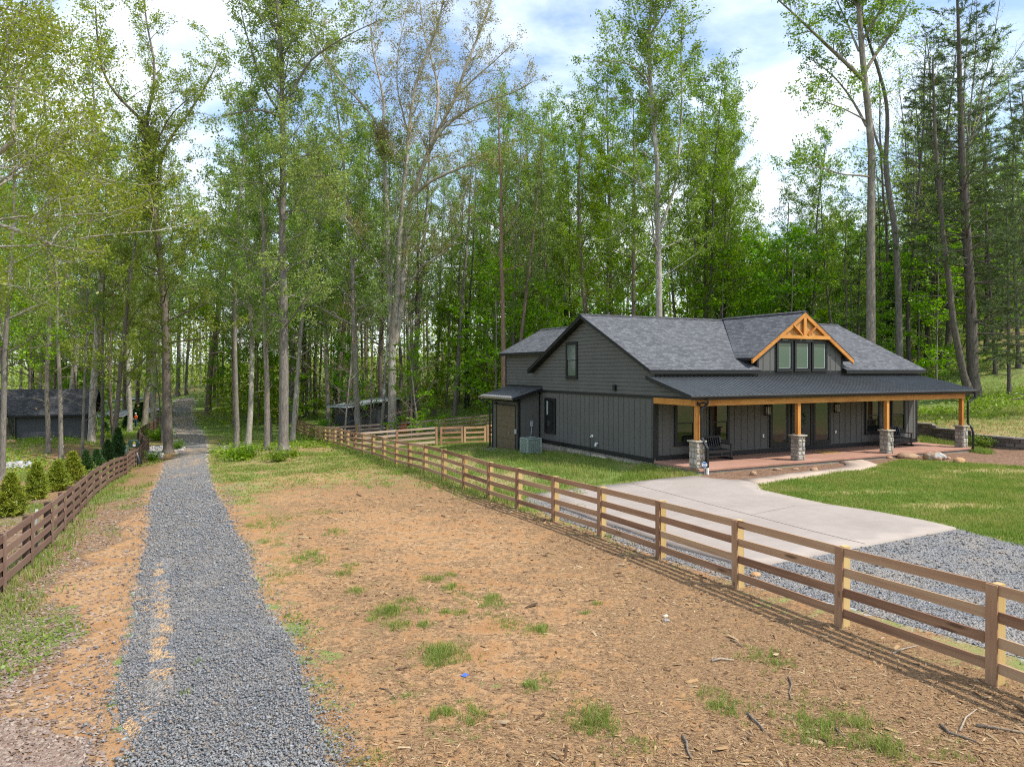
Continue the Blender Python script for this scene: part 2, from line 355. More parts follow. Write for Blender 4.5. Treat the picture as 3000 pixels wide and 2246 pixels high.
def concrete_mat(name, lo, hi, stamp=False):
    m, nt = newmat(name); p = pos(nt)
    n = noise(nt, p, .45, 5, .6); n2 = noise(nt, p, 3, 5, .6); n3 = noise(nt, p, 60, 3)
    c = ramp(nt, mth(nt, 'ADD', mth(nt, 'MULTIPLY', n, .65), mth(nt, 'MULTIPLY', n2, .35)), [(.35, lo), (.65, hi)])
    c = mixc(nt, mrange(nt, n3, .55, .8, 0, .18), c, tuple(x*.6 for x in lo))
    finish(nt, principled(nt, Base_Color=c, Roughness=.8, Specular_IOR_Level=.25, Normal=bump(nt, mth(nt, 'ADD', mth(nt,'MULTIPLY',n2,.4), n3), .15, .006)))
    return m
M_GROUND = ground_mat(); M_GRAVEL = gravel_mat()
M_CONC = concrete_mat('broomed_concrete', (.29,.245,.21), (.36,.31,.27)); M_WALK = concrete_mat('tan_concrete', (.36,.275,.21), (.44,.35,.275))
M_JOINT = plain('joint', (.16,.12,.095), .9)

# ------------------------------------------------------------------ ground sheet
def axis_steps(segs):
    out = [segs[0][0]]
    for a, b, st in segs:
        n = max(1, int(round((b - a) / st))); out += [a + (b - a) * (i + 1) / n for i in range(n)]
    return np.array(out)
gx = axis_steps([(-420,-120,20),(-120,-60,4),(-60,-30,1.2),(-30,-14,.5),(-14,16,.22),(16,34,.4),(34,60,1.2),(60,120,4),(120,420,20)])
gy = axis_steps([(-420,-40,20),(-40,0,4),(0,4,.6),(4,26,.22),(26,46,.4),(46,70,.9),(70,120,2),(120,220,6),(220,520,20)])
GX, GY = np.meshgrid(gx, gy)
GZ = zt(GX, GY)
field = FENCE_R[1:8] + gp([(1107,1352),(1000,1372),(880,1385),(760,1400),(700,1430),(670,1480)]) + ROAD_R[::-1] + [(-2.0,4),(-1.2,-8),(9,-8)]
def covers(x, y):
    sfield = sdf(x, y, field); sroad = sdf(x, y, ROAD); dl = dseg(x, y, FENCE_L)
    slawn = sdf(x, y, LAWN); sside = sdf(x, y, SIDELAWN); s1 = sdf(x, y, BED1); s2 = sdf(x, y, BED2); slot = sdf(x, y, LOT)
    n = vnoise(x, y, 2.6) ; nb = vnoise(x + 31, y + 7, 9.0); ns = vnoise(x, y, .9)
    grass = np.full(x.shape, .72) + (nb - .5) * .5
    lush = np.full(x.shape, .55) + (nb - .5) * .7
    litter = np.full(x.shape, .75)
    far = np.clip((y - 44) / 30, 0, 1); grass += far * .12; lush = lush + far * .25
    # the clay field between gravel road and plank fence
    w = np.clip(sfield / 1.6 + .5, 0, 1)
    drr = dseg(x, y, ROAD_R); toroad = np.clip(1 - drr / 2.6, 0, 1) * np.clip((drr - .35) / .35, 0, 1)
    g_f = .06 + .42 * np.clip((y - 12) / 9, 0, 1) * toroad * (.5 + n) + np.where((nb > .62) & (y < 13), .1, 0)
    g_f = g_f + .42 * np.clip((y - 24) / 7, 0, 1)
    l_f = .56 + .20 * np.clip((x - .5) / 3, 0, 1) + .22 * np.clip(1 - dseg(x, y, FENCE_R) / 3.5, 0, 1) + .16 * np.clip((11.5 - y) / 4, 0, 1) + (n - .5) * .35
    l_f = l_f - .35 * np.clip(1 - drr / 1.2, 0, 1)
    grass = grass * (1 - w) + g_f * w; litter = litter * (1 - w) + l_f * w; lush = lush * (1 - w) + .38 * w
    # the verge left of the road: bare clay beside the gravel, then litter and weeds
    dr = dseg(x, y, [(-3.1,5.0),(-3.85,7.3)] + ROAD_L); verge = (sroad < 0) & (sfield < .2) & (x < -2) & (dr < 9) & (y < 60) & (x < np.interp(y, [5.0, 7.3] + [p[1] for p in ROAD_L], [-3.1, -3.85] + [p[0] for p in ROAD_L]) + .5)
    bare = np.interp(y, [0, 8, 9.2, 10.6, 14, 18, 22, 30], [.35, .5, 1.0, .75, 1.15, .85, .6, .3]) * (.45 + 1.1 * ns)
    vg = np.where(dr < bare, .02, .16 + .5 * np.clip((n - .5) * 2.5, 0, 1))
    vl = np.where(dr < bare, .30, .95)
    grass = np.where(verge, vg, grass); litter = np.where(verge, vl, litter); lush = np.where(verge, .62, lush)
    # lawns
    k = np.clip(slawn / .25, 0, 1); grass = grass * (1 - k) + (.92 - .25 * (nb > .66)) * k
    worn = np.clip((x - 16.5) / 5, 0, 1) * np.clip((31 - y) / 5, 0, 1)
    lush = lush * (1 - k) + (.80 - .75 * np.clip((vnoise(x+3, y*1.6, 1.9) - .52) * 3, 0, 1) - .55 * worn * np.clip((n - .25) * 2, 0, 1) - .4 * np.clip(1 - slawn / .7, 0, 1) * n) * k
    k = np.clip(sside / .3, 0, 1); grass = grass * (1 - k) + .9 * k
    lush = lush * (1 - k) + (.35 + .75 * np.clip((n - .3) * 2.2, 0, 1)) * k
    k = np.maximum(np.clip(s1 / .15 + .5, 0, 1), np.clip(s2 / .2 + .5, 0, 1)); grass = grass * (1 - k); litter = litter * (1 - k) + .8 * k
    mulch = k
    # wooded bank and brown leaf litter in the forest
    bank = np.clip((x - 26) / 4, 0, 1) * np.clip((y - 40) / 5, 0, 1)
    grass = grass - bank * np.clip((y - 58) / 8, 0, 1) * np.clip((84 - y)/10, 0, 1) * .22 + bank * .1
    gmask = np.clip(slot / .5 + .5, 0, 1) + np.clip(sroad / .5 + .45, 0, 1) * (y < 130)
    # swept gravel in the ditch beside the big tree by the road
    ditch = np.exp(-(((x - at(460,1318).x) / 1.6) ** 2 + ((y - at(460,1318).y) / 3.0) ** 2)); gmask = gmask + ditch * .8
    return np.clip(grass, 0, 1), np.clip(litter, 0, 1), np.clip(mulch, 0, 1), np.clip(lush, 0, 1), np.clip(gmask, 0, 1)
cg, cl, cm, cu, cv = covers(GX, GY)
nx_, ny_ = len(gx), len(gy)
ii = (np.arange(ny_-1)[:, None] * nx_ + np.arange(nx_-1)[None]).ravel()
Q = np.stack([ii, ii+1, ii+nx_+1, ii+nx_], 1)
ground = npobj('ground', np.stack([GX.ravel(), GY.ravel(), GZ.ravel()], 1), Q, None, M_GROUND, smooth=True)
def setcol(o, name, r, g, b):
    a = o.data.color_attributes.new(name, 'FLOAT_COLOR', 'POINT')
    a.data.foreach_set('color', np.stack([r.ravel(), g.ravel(), b.ravel(), np.ones(r.size)], 1).astype(np.float32).ravel())
setcol(ground, 'cover', cg, cl, cm); setcol(ground, 'cover2', cu, cv, cv * 0)
tag(ground, 'orange clay, litter and rough grass sloping away into the wood', 'ground', kind='structure')

def sheet(name, poly, lift, mat, step, label, cat, edge=0.0, thick=0.0, rough=0.0):
    """a sheet that follows the ground inside an outline; with `thick` it gets a visible edge"""
    rng = np.random.default_rng(hash(name) % 999 if False else len(name))
    pts = []
    n = len(poly)
    for i in range(n):
        a, b = np.array(poly[i]), np.array(poly[(i+1) % n]); L = np.linalg.norm(b - a); k = max(1, int(L / (step if not edge else min(step, .18 + .012*a[1]))))
        for j in range(k):
            q = a + (b - a) * j / k
            if edge and L > .01:
                nn = np.array([-(b-a)[1], (b-a)[0]]) / L; s = min(2.2, .5 + a[1] / 25)
                q = q + nn * edge * s * (2 * vnoise(q[0], q[1], .45*s) - 1 + 1.2 * (vnoise(q[0]+9, q[1], 1.6*s) - .5))
            pts.append(q)
    pts = np.array(pts)
    lo, hi = pts.min(0), pts.max(0)
    xs = np.arange(lo[0], hi[0], step); ys = np.arange(lo[1], hi[1], step)
    X, Y = np.meshgrid(xs, ys); X = X.ravel() + rng.uniform(-.2, .2, X.size) * step; Y = Y.ravel() + rng.uniform(-.2, .2, Y.size) * step
    keep = sdf(X, Y, [tuple(p) for p in pts]) > step * .45
    allp = [Vector((float(p[0]), float(p[1]))) for p in pts] + [Vector((float(a), float(b))) for a, b in zip(X[keep], Y[keep])]
    m = len(pts)
    v, e, f, _, _, _ = delaunay_2d_cdt(allp, [(i, (i+1) % m) for i in range(m)], [], 1, 1e-5)
    V = np.array([(p.x, p.y) for p in v]); Z = zt(V[:, 0], V[:, 1]) + lift + (np.clip(V[:, 1] - 12, 0, 120) * .0007 if not thick else 0)
    T = np.array([t for t in f if len(t) == 3])
    c = V[T].mean(1); T = T[inpoly(c[:, 0], c[:, 1], [tuple(p) for p in pts])]
    A = V[T]; cr = (A[:,1,0]-A[:,0,0])*(A[:,2,1]-A[:,0,1]) - (A[:,1,1]-A[:,0,1])*(A[:,2,0]-A[:,0,0]); T[cr < 0] = T[cr < 0][:, ::-1]
    V3 = np.column_stack([V, Z]); Qs = None
    if thick:
        from collections import Counter
        ed = Counter()
        for t in T:
            for i in range(3): ed[(int(t[i]), int(t[(i+1)%3]))] += 1
        be = [k for k in ed if (k[1], k[0]) not in ed]; N = len(V3)
        V3 = np.concatenate([V3, V3 - np.array([0,0,thick])]); Qs = np.array([(b, a, a+N, b+N) for a, b in be])
    o = npobj(name, V3, Qs, T, mat, smooth=not thick)
    tag(o, label, cat, kind='structure'); return o
road = sheet('gravel_road', ROAD, .007, M_GRAVEL, .2, 'grey gravel track running down into the wood', 'road', edge=.075)
rv = np.array([v.co[:] for v in road.data.vertices])
# clay showing through in the wheel track on the left of the gravel
track = gp([(478,1640),(470,1760),(476,1900),(473,2030)]) + [(-3.9, 4)]
rd = dseg(rv[:,0], rv[:,1], track)
track2 = [tuple((np.array(a)+np.array(b))/2) for a, b in zip(ROAD_L[5:], ROAD_R[6:])]
wear = np.exp(-(rd/.17)**2) * (.15 + .95*vnoise(rv[:,0]*3, rv[:,1], .75)) * np.clip((rv[:,1]-7.4)/1.2, 0, 1) + .42*np.clip(1-dseg(rv[:,0], rv[:,1], ROAD, True)/.35, 0, 1)
wear = np.where(rv[:,1] > 34, .22 + .42*vnoise(rv[:,0], rv[:,1], 2.4), wear)
setcol(road, 'cover', wear, wear*0, wear*0)
lot = sheet('gravel_lot', LOT, .007, M_GRAVEL, .5, 'pale grey gravel apron between plank fence and concrete pad', 'gravel parking', edge=.10)
lv = len(lot.data.vertices); setcol(lot, 'cover', np.zeros(lv), np.zeros(lv), np.zeros(lv))
sheet('driveway', DRIVE, .06, M_CONC, .6, 'smooth pale concrete parking pad in front of the porch', 'driveway', thick=.14)
sheet('path', WALK, .065, M_WALK, .4, 'tan concrete path curving from the pad to the porch', 'path', thick=.14)
def strip(name, line, w, lift, mat):
    mb = MB(); L = [np.array(p) for p in gp(line)]; P = []
    for a, b in zip(L[:-1], L[1:]):
        k = max(1, int(np.linalg.norm(b-a)/.5)); P += [a + (b-a)*i/k for i in range(k)]
    P.append(L[-1])
    for a, b in zip(P[:-1], P[1:]):
        d = (b-a)/np.linalg.norm(b-a); n = np.array([-d[1], d[0]])*w/2
        q = [a-n, a+n, b+n, b-n]; mb.add([(p[0], p[1], z1(*p)+lift) for p in q], [(3,2,1,0)])
    o = mb.build(name, mat); tag(o, kind='structure'); return o
strip('driveway_joint_line', [(1846,1420),(2000,1461),(2200,1514),(2380,1562),(2535,1600)], .022, .0645, M_JOINT)
strip('driveway_joint_line', [(2200,1514),(2330,1487),(2440,1486)], .012, .0645, M_JOINT)
# ------------------------------------------------------------------ house materials
def siding_mat():
    m, nt = newmat('charcoal_siding'); c = objco(nt)
    n = noise(nt, c, .8, 4); n2 = noise(nt, nd(nt, 'Mapping', {'Vector': c, 'Scale': (30, 30, 2)}), 2, 4, .6)
    col = ramp(nt, n, [(.3, (.100,.098,.090)), (.7, (.116,.114,.105))])
    col = mixc(nt, mrange(nt, n2, .4, .7, 0, .25), col, (.072,.07,.065))
    finish(nt, principled(nt, Base_Color=col, Roughness=.62, Specular_IOR_Level=.35, Normal=bump(nt, n2, .12, .004)))
    return m
def shingle_mat(name, cols):
    m, nt = newmat(name)
    uv = nd(nt, 'UVMap', out=0)
    wob = nd(nt, 'TexNoise', {'Vector': uv, 'Scale': 1.1, 'Detail': 2}, out=1)
    b = nd(nt, 'TexBrick', {'Vector': uv, 'Color1': (0,0,0), 'Color2': (1,1,1), 'Mortar': (.5,.5,.5), 'Scale': 1.0, 'Mortar Size': .012, 'Mortar Smooth': .4, 'Brick Width': .30, 'Row Height': .143, 'Bias': 0.0}, out=None, offset=.37, squash=.7, squash_frequency=3)
    k = nd(nt, 'SeparateColor', {0: b.outputs[0]}, out=0)
    n = noise(nt, uv, 90, 3, .7); big = noise(nt, uv, .5, 4)
    f = mth(nt, 'ADD', mth(nt, 'MULTIPLY', k, .72), mth(nt, 'ADD', mrange(nt, n, .3, .7, -.05, .26), mrange(nt, big, .3, .7, -.02, .08)))
    col = ramp(nt, f, [(i/(len(cols)-1), x) for i, x in enumerate(cols)])
    col = mixc(nt, mth(nt, 'MULTIPLY', b.outputs[1], .85), col, (.02,.02,.022))  # shadow line of each shingle row, painted dark into the colour
    row = mth(nt, 'FRACT', mth(nt, 'DIVIDE', nd(nt, 'SeparateXYZ', {0: uv}, out=1), .143))
    h = mth(nt, 'ADD', mth(nt, 'MULTIPLY', row, -.7), mth(nt, 'ADD', mth(nt, 'MULTIPLY', k, .35), mth(nt, 'MULTIPLY', n, .2)))
    finish(nt, principled(nt, Base_Color=col, Roughness=.88, Specular_IOR_Level=.3, Normal=bump(nt, h, .7, .012)))
    return m
def glass_mat(name, tint, rough=.03):
    m, nt = newmat(name); c = objco(nt); n = noise(nt, c, .9, 2)
    finish(nt, principled(nt, Base_Color=tint, Roughness=rough, Specular_IOR_Level=.7, IOR=1.6, Normal=bump(nt, n, .03, .02)))
    return m
M_SIDE = siding_mat()
M_BLACK = plain('black_trim', (.008,.008,.009), .5, .1, 3, .4)
M_GUTTER = plain('black_metal', (.016,.017,.018), .35, .1, 3, .5, .2)
M_SHING = shingle_mat('charcoal_shingles', [(.055,.057,.063), (.085,.088,.095), (.115,.118,.127), (.155,.158,.168)])
M_SHING2 = shingle_mat('dark_shingles', [(.03,.03,.033), (.05,.05,.055), (.075,.075,.08), (.12,.12,.125)])
M_METAL = plain('black_standing_metal', (.075,.08,.083), .42, .14, 2, .5, .25, .02)
M_CEDAR = plankmat('stained_cedar', [(.36,.135,.028), (.50,.21,.045), (.58,.27,.065)], .8, .55, 0, False)
M_CEDARZ = plankmat('stained_cedar_post', [(.36,.135,.028), (.50,.21,.045), (.58,.27,.065)], .8, .55, 2, False)
M_GLASS = glass_mat('window_glass', (.012,.014,.012)); M_GLASS2 = glass_mat('dormer_glass', (.07,.105,.085), .08)  # upper panes: greenish reflection put into the base colour
M_VINYL = plain('white_vinyl', (.27,.33,.31), .5, .04); M_SHADE = plain('shade_cloth', (.16,.19,.17), .8, .1)
M_STONE = islandmat('field_stone', [(.20,.175,.14), (.30,.275,.235), (.37,.34,.295), (.45,.40,.33), (.30,.24,.165), (.40,.385,.36)], .9, 9, .8, .03)
M_MORTAR = plain('mortar', (.24,.22,.19), .95, .15, 20)
M_PORCH = concrete_mat('terracotta_slab', (.31,.165,.115), (.43,.245,.175))
M_GDOOR = plain('brown_door', (.115,.085,.052), .5, .08, 4)
M_GREY = plain('grey_utility', (.33,.35,.36), .5, .08); M_WHITE = plain('white_plastic', (.75,.75,.73), .45, .05)
M_LAMP = plain('frosted_lamp_glass', (.45,.43,.36), .25, .05); M_BENCH = plain('black_paint', (.018,.019,.022), .4, .15, 5, .5)
M_STEEL = plain('bare_steel', (.45,.45,.45), .35, .1, 6, .5, .7)

ZF = .26
house = empty('house', (HO[0], HO[1], 0), HR)
tag(house, 'charcoal board and batten house with shingle roof, timber dormer and long front porch', 'house')

# --- left gable wall, plane u = 0
gw = MB(); W1 = 10.05
gw.box(0, .1, 0, W1, .30, 2.90)
for i in range(int(W1/.405)+1):
    w = .2 + i*.405
    if w < W1-.05 and not (8.15 < w < 9.45): gw.box(-.02, 0, w-.022, w+.022, .36, 2.88)
for w in (8.6, 9.0): gw.box(-.02, 0, w-.022, w+.022, .36, .62)
def rl(z): return 5.24 - (6.60 - z)/.484
def rr(z): return 5.24 + (6.60 - z)/.484
gw.box(.031, .1, .0, 10.3, 3.02, 3.9); gw.prism([(.2,3.9),(10.2,3.9),(5.24,6.3)], 'x', .031, .1); gw.box(.031, .1, 10.3, 14.15, 3.02, 4.9)
z = 3.02; ex = .178
while z < 6.5:
    z2 = min(z + ex, 6.56)
    def ends(zz):
        a = max(rl(zz), -.02) if zz > 3.72 else min(-.02, -(3.70 - zz)/.25)
        b = 14.2 if zz < 4.98 else rr(zz)
        if zz < 4.98 and zz >= 3.72: a = max(rl(zz), -.02)
        return a, b
    if z < 4.98 < z2: z2 = 4.98
    a0, b0 = ends(z); a1, b1 = ends(z2 - 1e-4)
    a1 = max(a1, a0) ; b1 = min(b1, b0)
    if b1 - a1 < .05: break
    zt_ = z2 - .016
    gw.add([(-.03, a0, z), (-.03, b0, z), (-.012, b1, zt_), (-.012, a1, zt_), (.03, a0, z), (.03, b0, z), (.03, b1, zt_), (.03, a1, zt_)],
           [(0,3,2,1), (4,5,6,7), (0,1,5,4), (1,2,6,5), (2,3,7,6), (3,0,4,7)])
    z = z2
gw.build('gable_wall', M_SIDE, house)
tr = MB()
tr.box(-.045, -.0165, -2.3, W1, 2.885, 3.015); tr.box(-.03, 0, 0, W1, .15, .35)
tr.box(-.028, .1, -.026, .085, .352, 2.883)                  # corner board
tr.box(-.045, -.031, 14.1, 14.2, 3.02, 4.97)
tr.build('black_trim', M_BLACK, house)

# --- front wall, plane w = 0
def wall_openings(u): return any(a - .02 < u < b + .02 for a, b in ((1.05,2.18),(3.0,4.13),(6.63,7.85),(8.05,9.35),(9.45,10.67),(13.2,14.33),(15.2,16.33)))
fw = MB(); fw.box(.1, 17.35, 0, .1, .30, 3.0)
i = 0
while .45 + i*.405 < 17.2:
    u = .45 + i*.405; i += 1
    if not wall_openings(u): fw.box(u-.022, u+.022, -.02, 0, .52, 2.98)
    elif u > 6.5 and u < 10.7 and not 8.0 < u < 9.4: fw.box(u-.022, u+.022, -.02, 0, .46, .52)
fw.build('front_wall', M_SIDE, house)
t2 = MB(); t2.box(.1, 17.35, -.03, 0, ZF+.002, .46); t2.box(17.25, 17.365, -.028, -.001, .462, 3.0); t2.box(.1, .2, -.024, -.001, .462, 3.0)
t2.box(-.0, 17.35, -.02, .08, 3.78, 4.06)
t2.build('black_trim', M_BLACK, house)
ow = MB(); ow.box(17.25, 17.35, .1, 10.4, .3, 4.0); ow.box(0.0, 17.35, 10.3, 10.4, 3.0, 4.0)
for k in range(12):
    z0, z2 = 4.0 + k*.215, 4.0 + (k+1)*.215
    a, b = max(rl(z0), .1), min(rr(z0), 10.3); a2, b2 = max(rl(z2), .1), min(rr(z2), 10.3)
    if b2 > a2: ow.hexa([(17.25,a,z0),(17.35,a,z0),(17.35,b,z0),(17.25,b,z0),(17.25,a2,z2),(17.35,a2,z2),(17.35,b2,z2),(17.25,b2,z2)])
ow.build('far_walls', M_SIDE, house)
core = MB(); core.box(.12, 17.2, .12, 10.25, .2, 3.9); core.build('inner_shell', M_BLACK, house)
# --- back wing
wg = MB(); wg.box(.1, 5.0, 14.1, 14.2, -.6, 5.0); wg.box(4.9, 5.0, 10.4, 14.1, -.6, 5.0); wg.box(.02, .1, 10.06, 14.1, -.6, 3.0)
for k in range(8):
    z0 = 5.0 + k*.19; s = (1.42 - k*.19)/.53
    if s > .1: wg.box(2.5-s, 2.5+s, 14.12, 14.2, z0, z0+.19)
wg.build('back_wing', M_SIDE, house)

# --- roofs: shingle sheets with real thickness, black fascia below
def roofmesh(name, quads, t, mat, parent):
    V, Fs, UV = [], [], []
    for q in quads:
        q = [Vector(p) for p in q]; n = len(q); b = len(V)
        ex = (q[1]-q[0]).normalized(); nrm = ex.cross(q[-1]-q[0]).normalized(); ey = nrm.cross(ex)
        lo = [p - Vector((0,0,t)) for p in q]; V += q + lo
        Fs.append(tuple(range(b, b+n))); UV.append([((p-q[0]).dot(ex), (p-q[0]).dot(ey)) for p in q])
        Fs.append(tuple(range(b+2*n-1, b+n-1, -1))); UV.append([(0,0)]*n)
        for i in range(n):
            Fs.append((b+i, b+n+i, b+n+(i+1)%n, b+(i+1)%n)); UV.append([(0,0)]*4)
    me = bpy.data.meshes.new(name); me.from_pydata([tuple(v) for v in V], [], Fs)
    l = me.uv_layers.new(name='UVMap'); k = 0
    for f, u in zip(Fs, UV):
        for c in u: l.data[k].uv = c; k += 1
    me.materials.append(mat); me.update(); return link(bpy.data.objects.new(name, me), parent)
ZR = 6.78; SL = .487; E0 = -.27
def zfr(w): return ZR - SL*abs(5.24 - w)
def q4(u0, u1, w0, w1): return [(u0, w0, zfr(w0)), (u1, w0, zfr(w0)), (u1, w1, zfr(w1)), (u0, w1, zfr(w1))]
DZ, DS, DC = 6.86, .66, 8.71
def zd(u): return DZ - DS*abs(u - DC)
def wint(u): return min(5.24, (zd(u) - zfr(5.24))/SL + 5.24)
main_q = [q4(-.42, 5.86, E0, 5.24), q4(11.56, 17.76, E0, 5.24), q4(5.86, 11.56, .03, 5.24)]
back = [(17.76, 10.75, zfr(10.75)), (-.42, 10.75, zfr(10.75)), (-.42, 5.24, ZR), (17.76, 5.24, ZR)]
dq = [[(5.36, wint(5.36), zd(5.36)), (5.36, -.27, zd(5.36)), (DC, -.27, DZ), (DC, 5.24, DZ)],
      [(12.06, -.27, zd(12.06)), (12.06, wint(12.06), zd(12.06)), (DC, 5.24, DZ), (DC, -.27, DZ)]]
wq = [[(-.36, 14.45, 5.08), (-.36, 8.5, 5.08), (2.5, 6.0, 6.56), (2.5, 14.45, 6.56)], [(5.36, 6.0, 5.08), (5.36, 14.45, 5.08), (2.5, 14.45, 6.56), (2.5, 6.0, 6.56)]]
roof = roofmesh('roof', main_q + [back] + dq + wq, .03, M_SHING, house)
def lower(qs, d, ins=.015): return [[(p[0], p[1], p[2]-d) for p in q] for q in qs]
fa = roofmesh('fascia', lower([q4(-.40, 5.84, E0+.02, 5.24), q4(11.58, 17.74, E0+.02, 5.24), [(17.74,10.73,zfr(10.73)),(-.40,10.73,zfr(10.73)),(-.40,5.24,ZR),(17.74,5.24,ZR)]] , .031), .15, M_BLACK, roof)
roofmesh('dormer_soffit', lower([[(5.38, wint(5.38), zd(5.38)), (5.38, -.22, zd(5.38)), (DC, -.22, DZ), (DC, 5.2, DZ)], [(12.04, -.22, zd(12.04)), (12.04, wint(12.04), zd(12.04)), (DC, 5.2, DZ), (DC, -.22, DZ)]], .033), .12, M_BLACK, roof)
roofmesh('wing_fascia', lower([[(-.34, 14.43, 5.09), (-.34, 8.7, 5.09), (2.5, 8.7, 6.56), (2.5, 14.43, 6.56)]], .031), .15, M_BLACK, roof)
cap = MB()
def capline(a, b, w=.14):
    a, b = Vector(a), Vector(b); n = max(1, int((b-a).length/.28)); d = (b-a).normalized(); s = d.cross(Vector((0,0,1))).normalized()*w
    for i in range(n):
        p = a + (b-a)*(i/n); q = a + (b-a)*((i+1.06)/n); h = Vector((0,0,.012 + .012*(i%2)))
        cap.add([p-s-Vector((0,0,.05)), p+h+Vector((0,0,.03)), p+s-Vector((0,0,.05)), q-s-Vector((0,0,.06)), q+h+Vector((0,0,.02)), q+s-Vector((0,0,.06))], [(0,1,4,3),(1,2,5,4),(0,2,1),(3,4,5),(0,3,5,2)])
capline((-.42,5.24,ZR+.01),(17.76,5.24,ZR+.01)); capline((DC,-.27,DZ+.01),(DC,5.2,DZ+.01)); capline((2.5,14.45,6.57),(2.5,6.6,6.57))
capo = cap.build('ridge_cap', M_SHING2, roof)
me = capo.data; l = me.uv_layers.new(name='UVMap')
for p in me.polygons:
    for li in p.loop_indices: v = me.vertices[me.loops[li].vertex_index].co; l.data[li].uv = (v.x*3+v.y*3, v.z*2+.07)

# --- porch roof of ribbed black metal
PW, PZ0, PZ1 = -2.82, 3.83, 3.10
def pz(w): return PZ0 + (PZ1-PZ0)*(w/PW)
pr = MB(); pr.slab([(-.46,PW,PZ1),(17.88,PW,PZ1),(17.52,0,PZ0),(-.46,0,PZ0)], .025)
u = -.40
while u < 17.84:
    w1 = 0 if u < 17.5 else PW*(u-17.52)/.36
    for k, (hw_, hh) in enumerate(((.030,.032),)):
        a, b = (u, PW+.004, pz(PW)), (u, w1-.002, pz(w1))
        pr.hexa([(u-hw_,a[1],a[2]),(u+hw_,a[1],a[2]),(u+hw_,b[1],b[2]),(u-hw_,b[1],b[2]),(u-hw_*.5,a[1],a[2]+hh),(u+hw_*.5,a[1],a[2]+hh),(u+hw_*.5,b[1],b[2]+hh),(u-hw_*.5,b[1],b[2]+hh)])
    u += .2286
pr.build('porch_roof', M_METAL, house)
tr = MB(); tr.hexa([(-.49,PW+.01,PZ1-.14),(-.42,PW+.01,PZ1-.14),(-.42,-.02,PZ0-.14),(-.49,-.02,PZ0-.14),(-.49,PW+.01,PZ1+.018),(-.42,PW+.01,PZ1+.018),(-.42,-.02,PZ0+.018),(-.49,-.02,PZ0+.018)])
tr.hexa([(17.80,PW+.01,PZ1-.14),(17.87,PW+.01,PZ1-.14),(17.53,-.02,PZ0-.14),(17.46,-.02,PZ0-.14),(17.80,PW+.01,PZ1-.028),(17.87,PW+.01,PZ1-.028),(17.53,-.02,PZ0-.028),(17.46,-.02,PZ0-.028)])
tr.box(-.41, 17.8, PW+.005, PW+.03, 2.93, 3.07)
tr.build('porch_fascia', M_BLACK, house)
ce = MB(); ce.box(.08, 17.2, -2.45, -.03, 2.965, 2.985)
for i in range(16): ce.box(.1, 17.2, -2.43+i*.15, -2.422+i*.15, 2.958, 2.966)
ce.build('porch_ceiling', M_BLACK, house)
gu = MB(); gu.prism([(PW+.004,3.085),(PW-.10,3.075),(PW-.115,3.06),(PW-.10,3.03),(PW-.055,2.965),(PW+.004,2.965)], 'x', -.48, 17.93)
gu.build('gutter', M_GUTTER, house)
# beams and posts
bm = MB(); bm.box(-.09, 17.14, -2.66, -2.52, 2.68, 2.93); bm.build('porch_beam', M_CEDAR, house)
sb = MB(); sb.box(-.08, .06, -2.52, -.04, 2.685, 2.93); sb.box(17.0, 17.13, -2.52, -.04, 2.685, 2.93); sb.build('side_beam', M_CEDAR, house)
def stones_on(mb, rng, o, ex, ez, n, W, H, rowh=.14):
    """irregular stones laid in rough rows on a rectangle"""
    o, ex, ez, n = map(Vector, (o, ex, ez, n)); z = 0.0
    while z < H - .02:
        h = min(rowh*rng.uniform(.65, 1.7), H - z);  h = H - z if H - z - h < .06 else h
        x = 0.0
        while x < W - .02:
            w = rowh*rng.uniform(.9, 2.2); w = W - x if W - x - w < .08 else min(w, W - x)
            g = .008; d = rng.uniform(.012, .035); j = lambda s=.022: rng.uniform(-s, s)*1.8
            c = [o + ex*(x+g+abs(j(.012))) + ez*(z+g+abs(j(.012))), o + ex*(x+w-g-abs(j(.012))) + ez*(z+g+abs(j(.01))), o + ex*(x+w-g-abs(j(.012))) + ez*(z+h-g-abs(j(.01))), o + ex*(x+g+abs(j(.01))) + ez*(z+h-g-abs(j(.012)))]
            mid = sum(c, Vector())/4
            top = [mid + (p-mid)*rng.uniform(.68,.86) + n*(d*rng.uniform(.7,1.25)) for p in c]
            b = len(mb.v); mb.v += [tuple(p - n*.01) for p in c] + [tuple(p) for p in top]
            mb.f += [(b+4,b+5,b+6,b+7)] + [(b+i, b+(i+1)%4, b+4+(i+1)%4, b+4+i) for i in range(4)]
            x += w
        z += h
rng = random.Random(4)
PST = [.07, 5.6, 11.33, 16.98]
for k, u in enumerate(PST):
    c = empty('porch_column', (u, -2.56, ZF), 0, house)
    core_ = MB(); core_.box(-.2, .2, -.2, .2, 0, 1.02); core_.build('mortar_core', M_MORTAR, c)
    st = MB()
    for (o, ex, n) in (((-.21,-.2,0),(1,0,0),(0,-1,0)), ((.2,-.21,0),(0,1,0),(1,0,0)), ((-.2,.21,0),(0,-1,0),(-1,0,0)), ((.21,.2,0),(-1,0,0),(0,1,0))): stones_on(st, rng, o, ex, (0,0,1), n, .42, 1.02, .15)
    st.build('stone_pier', M_STONE, c)
    cp = MB(); cp.box(-.27, .27, -.27, .27, 1.022, 1.085); cp.build('stone_cap', plain('cap_stone', (.36,.32,.26), .9, .2, 12, .2, 0, .4) if k == 0 else bpy.data.materials['cap_stone'], c, .012)
    pp = MB(); pp.box(-.085, .085, -.085, .085, 1.086, 2.418); pp.build('post', M_CEDARZ, c, .006)
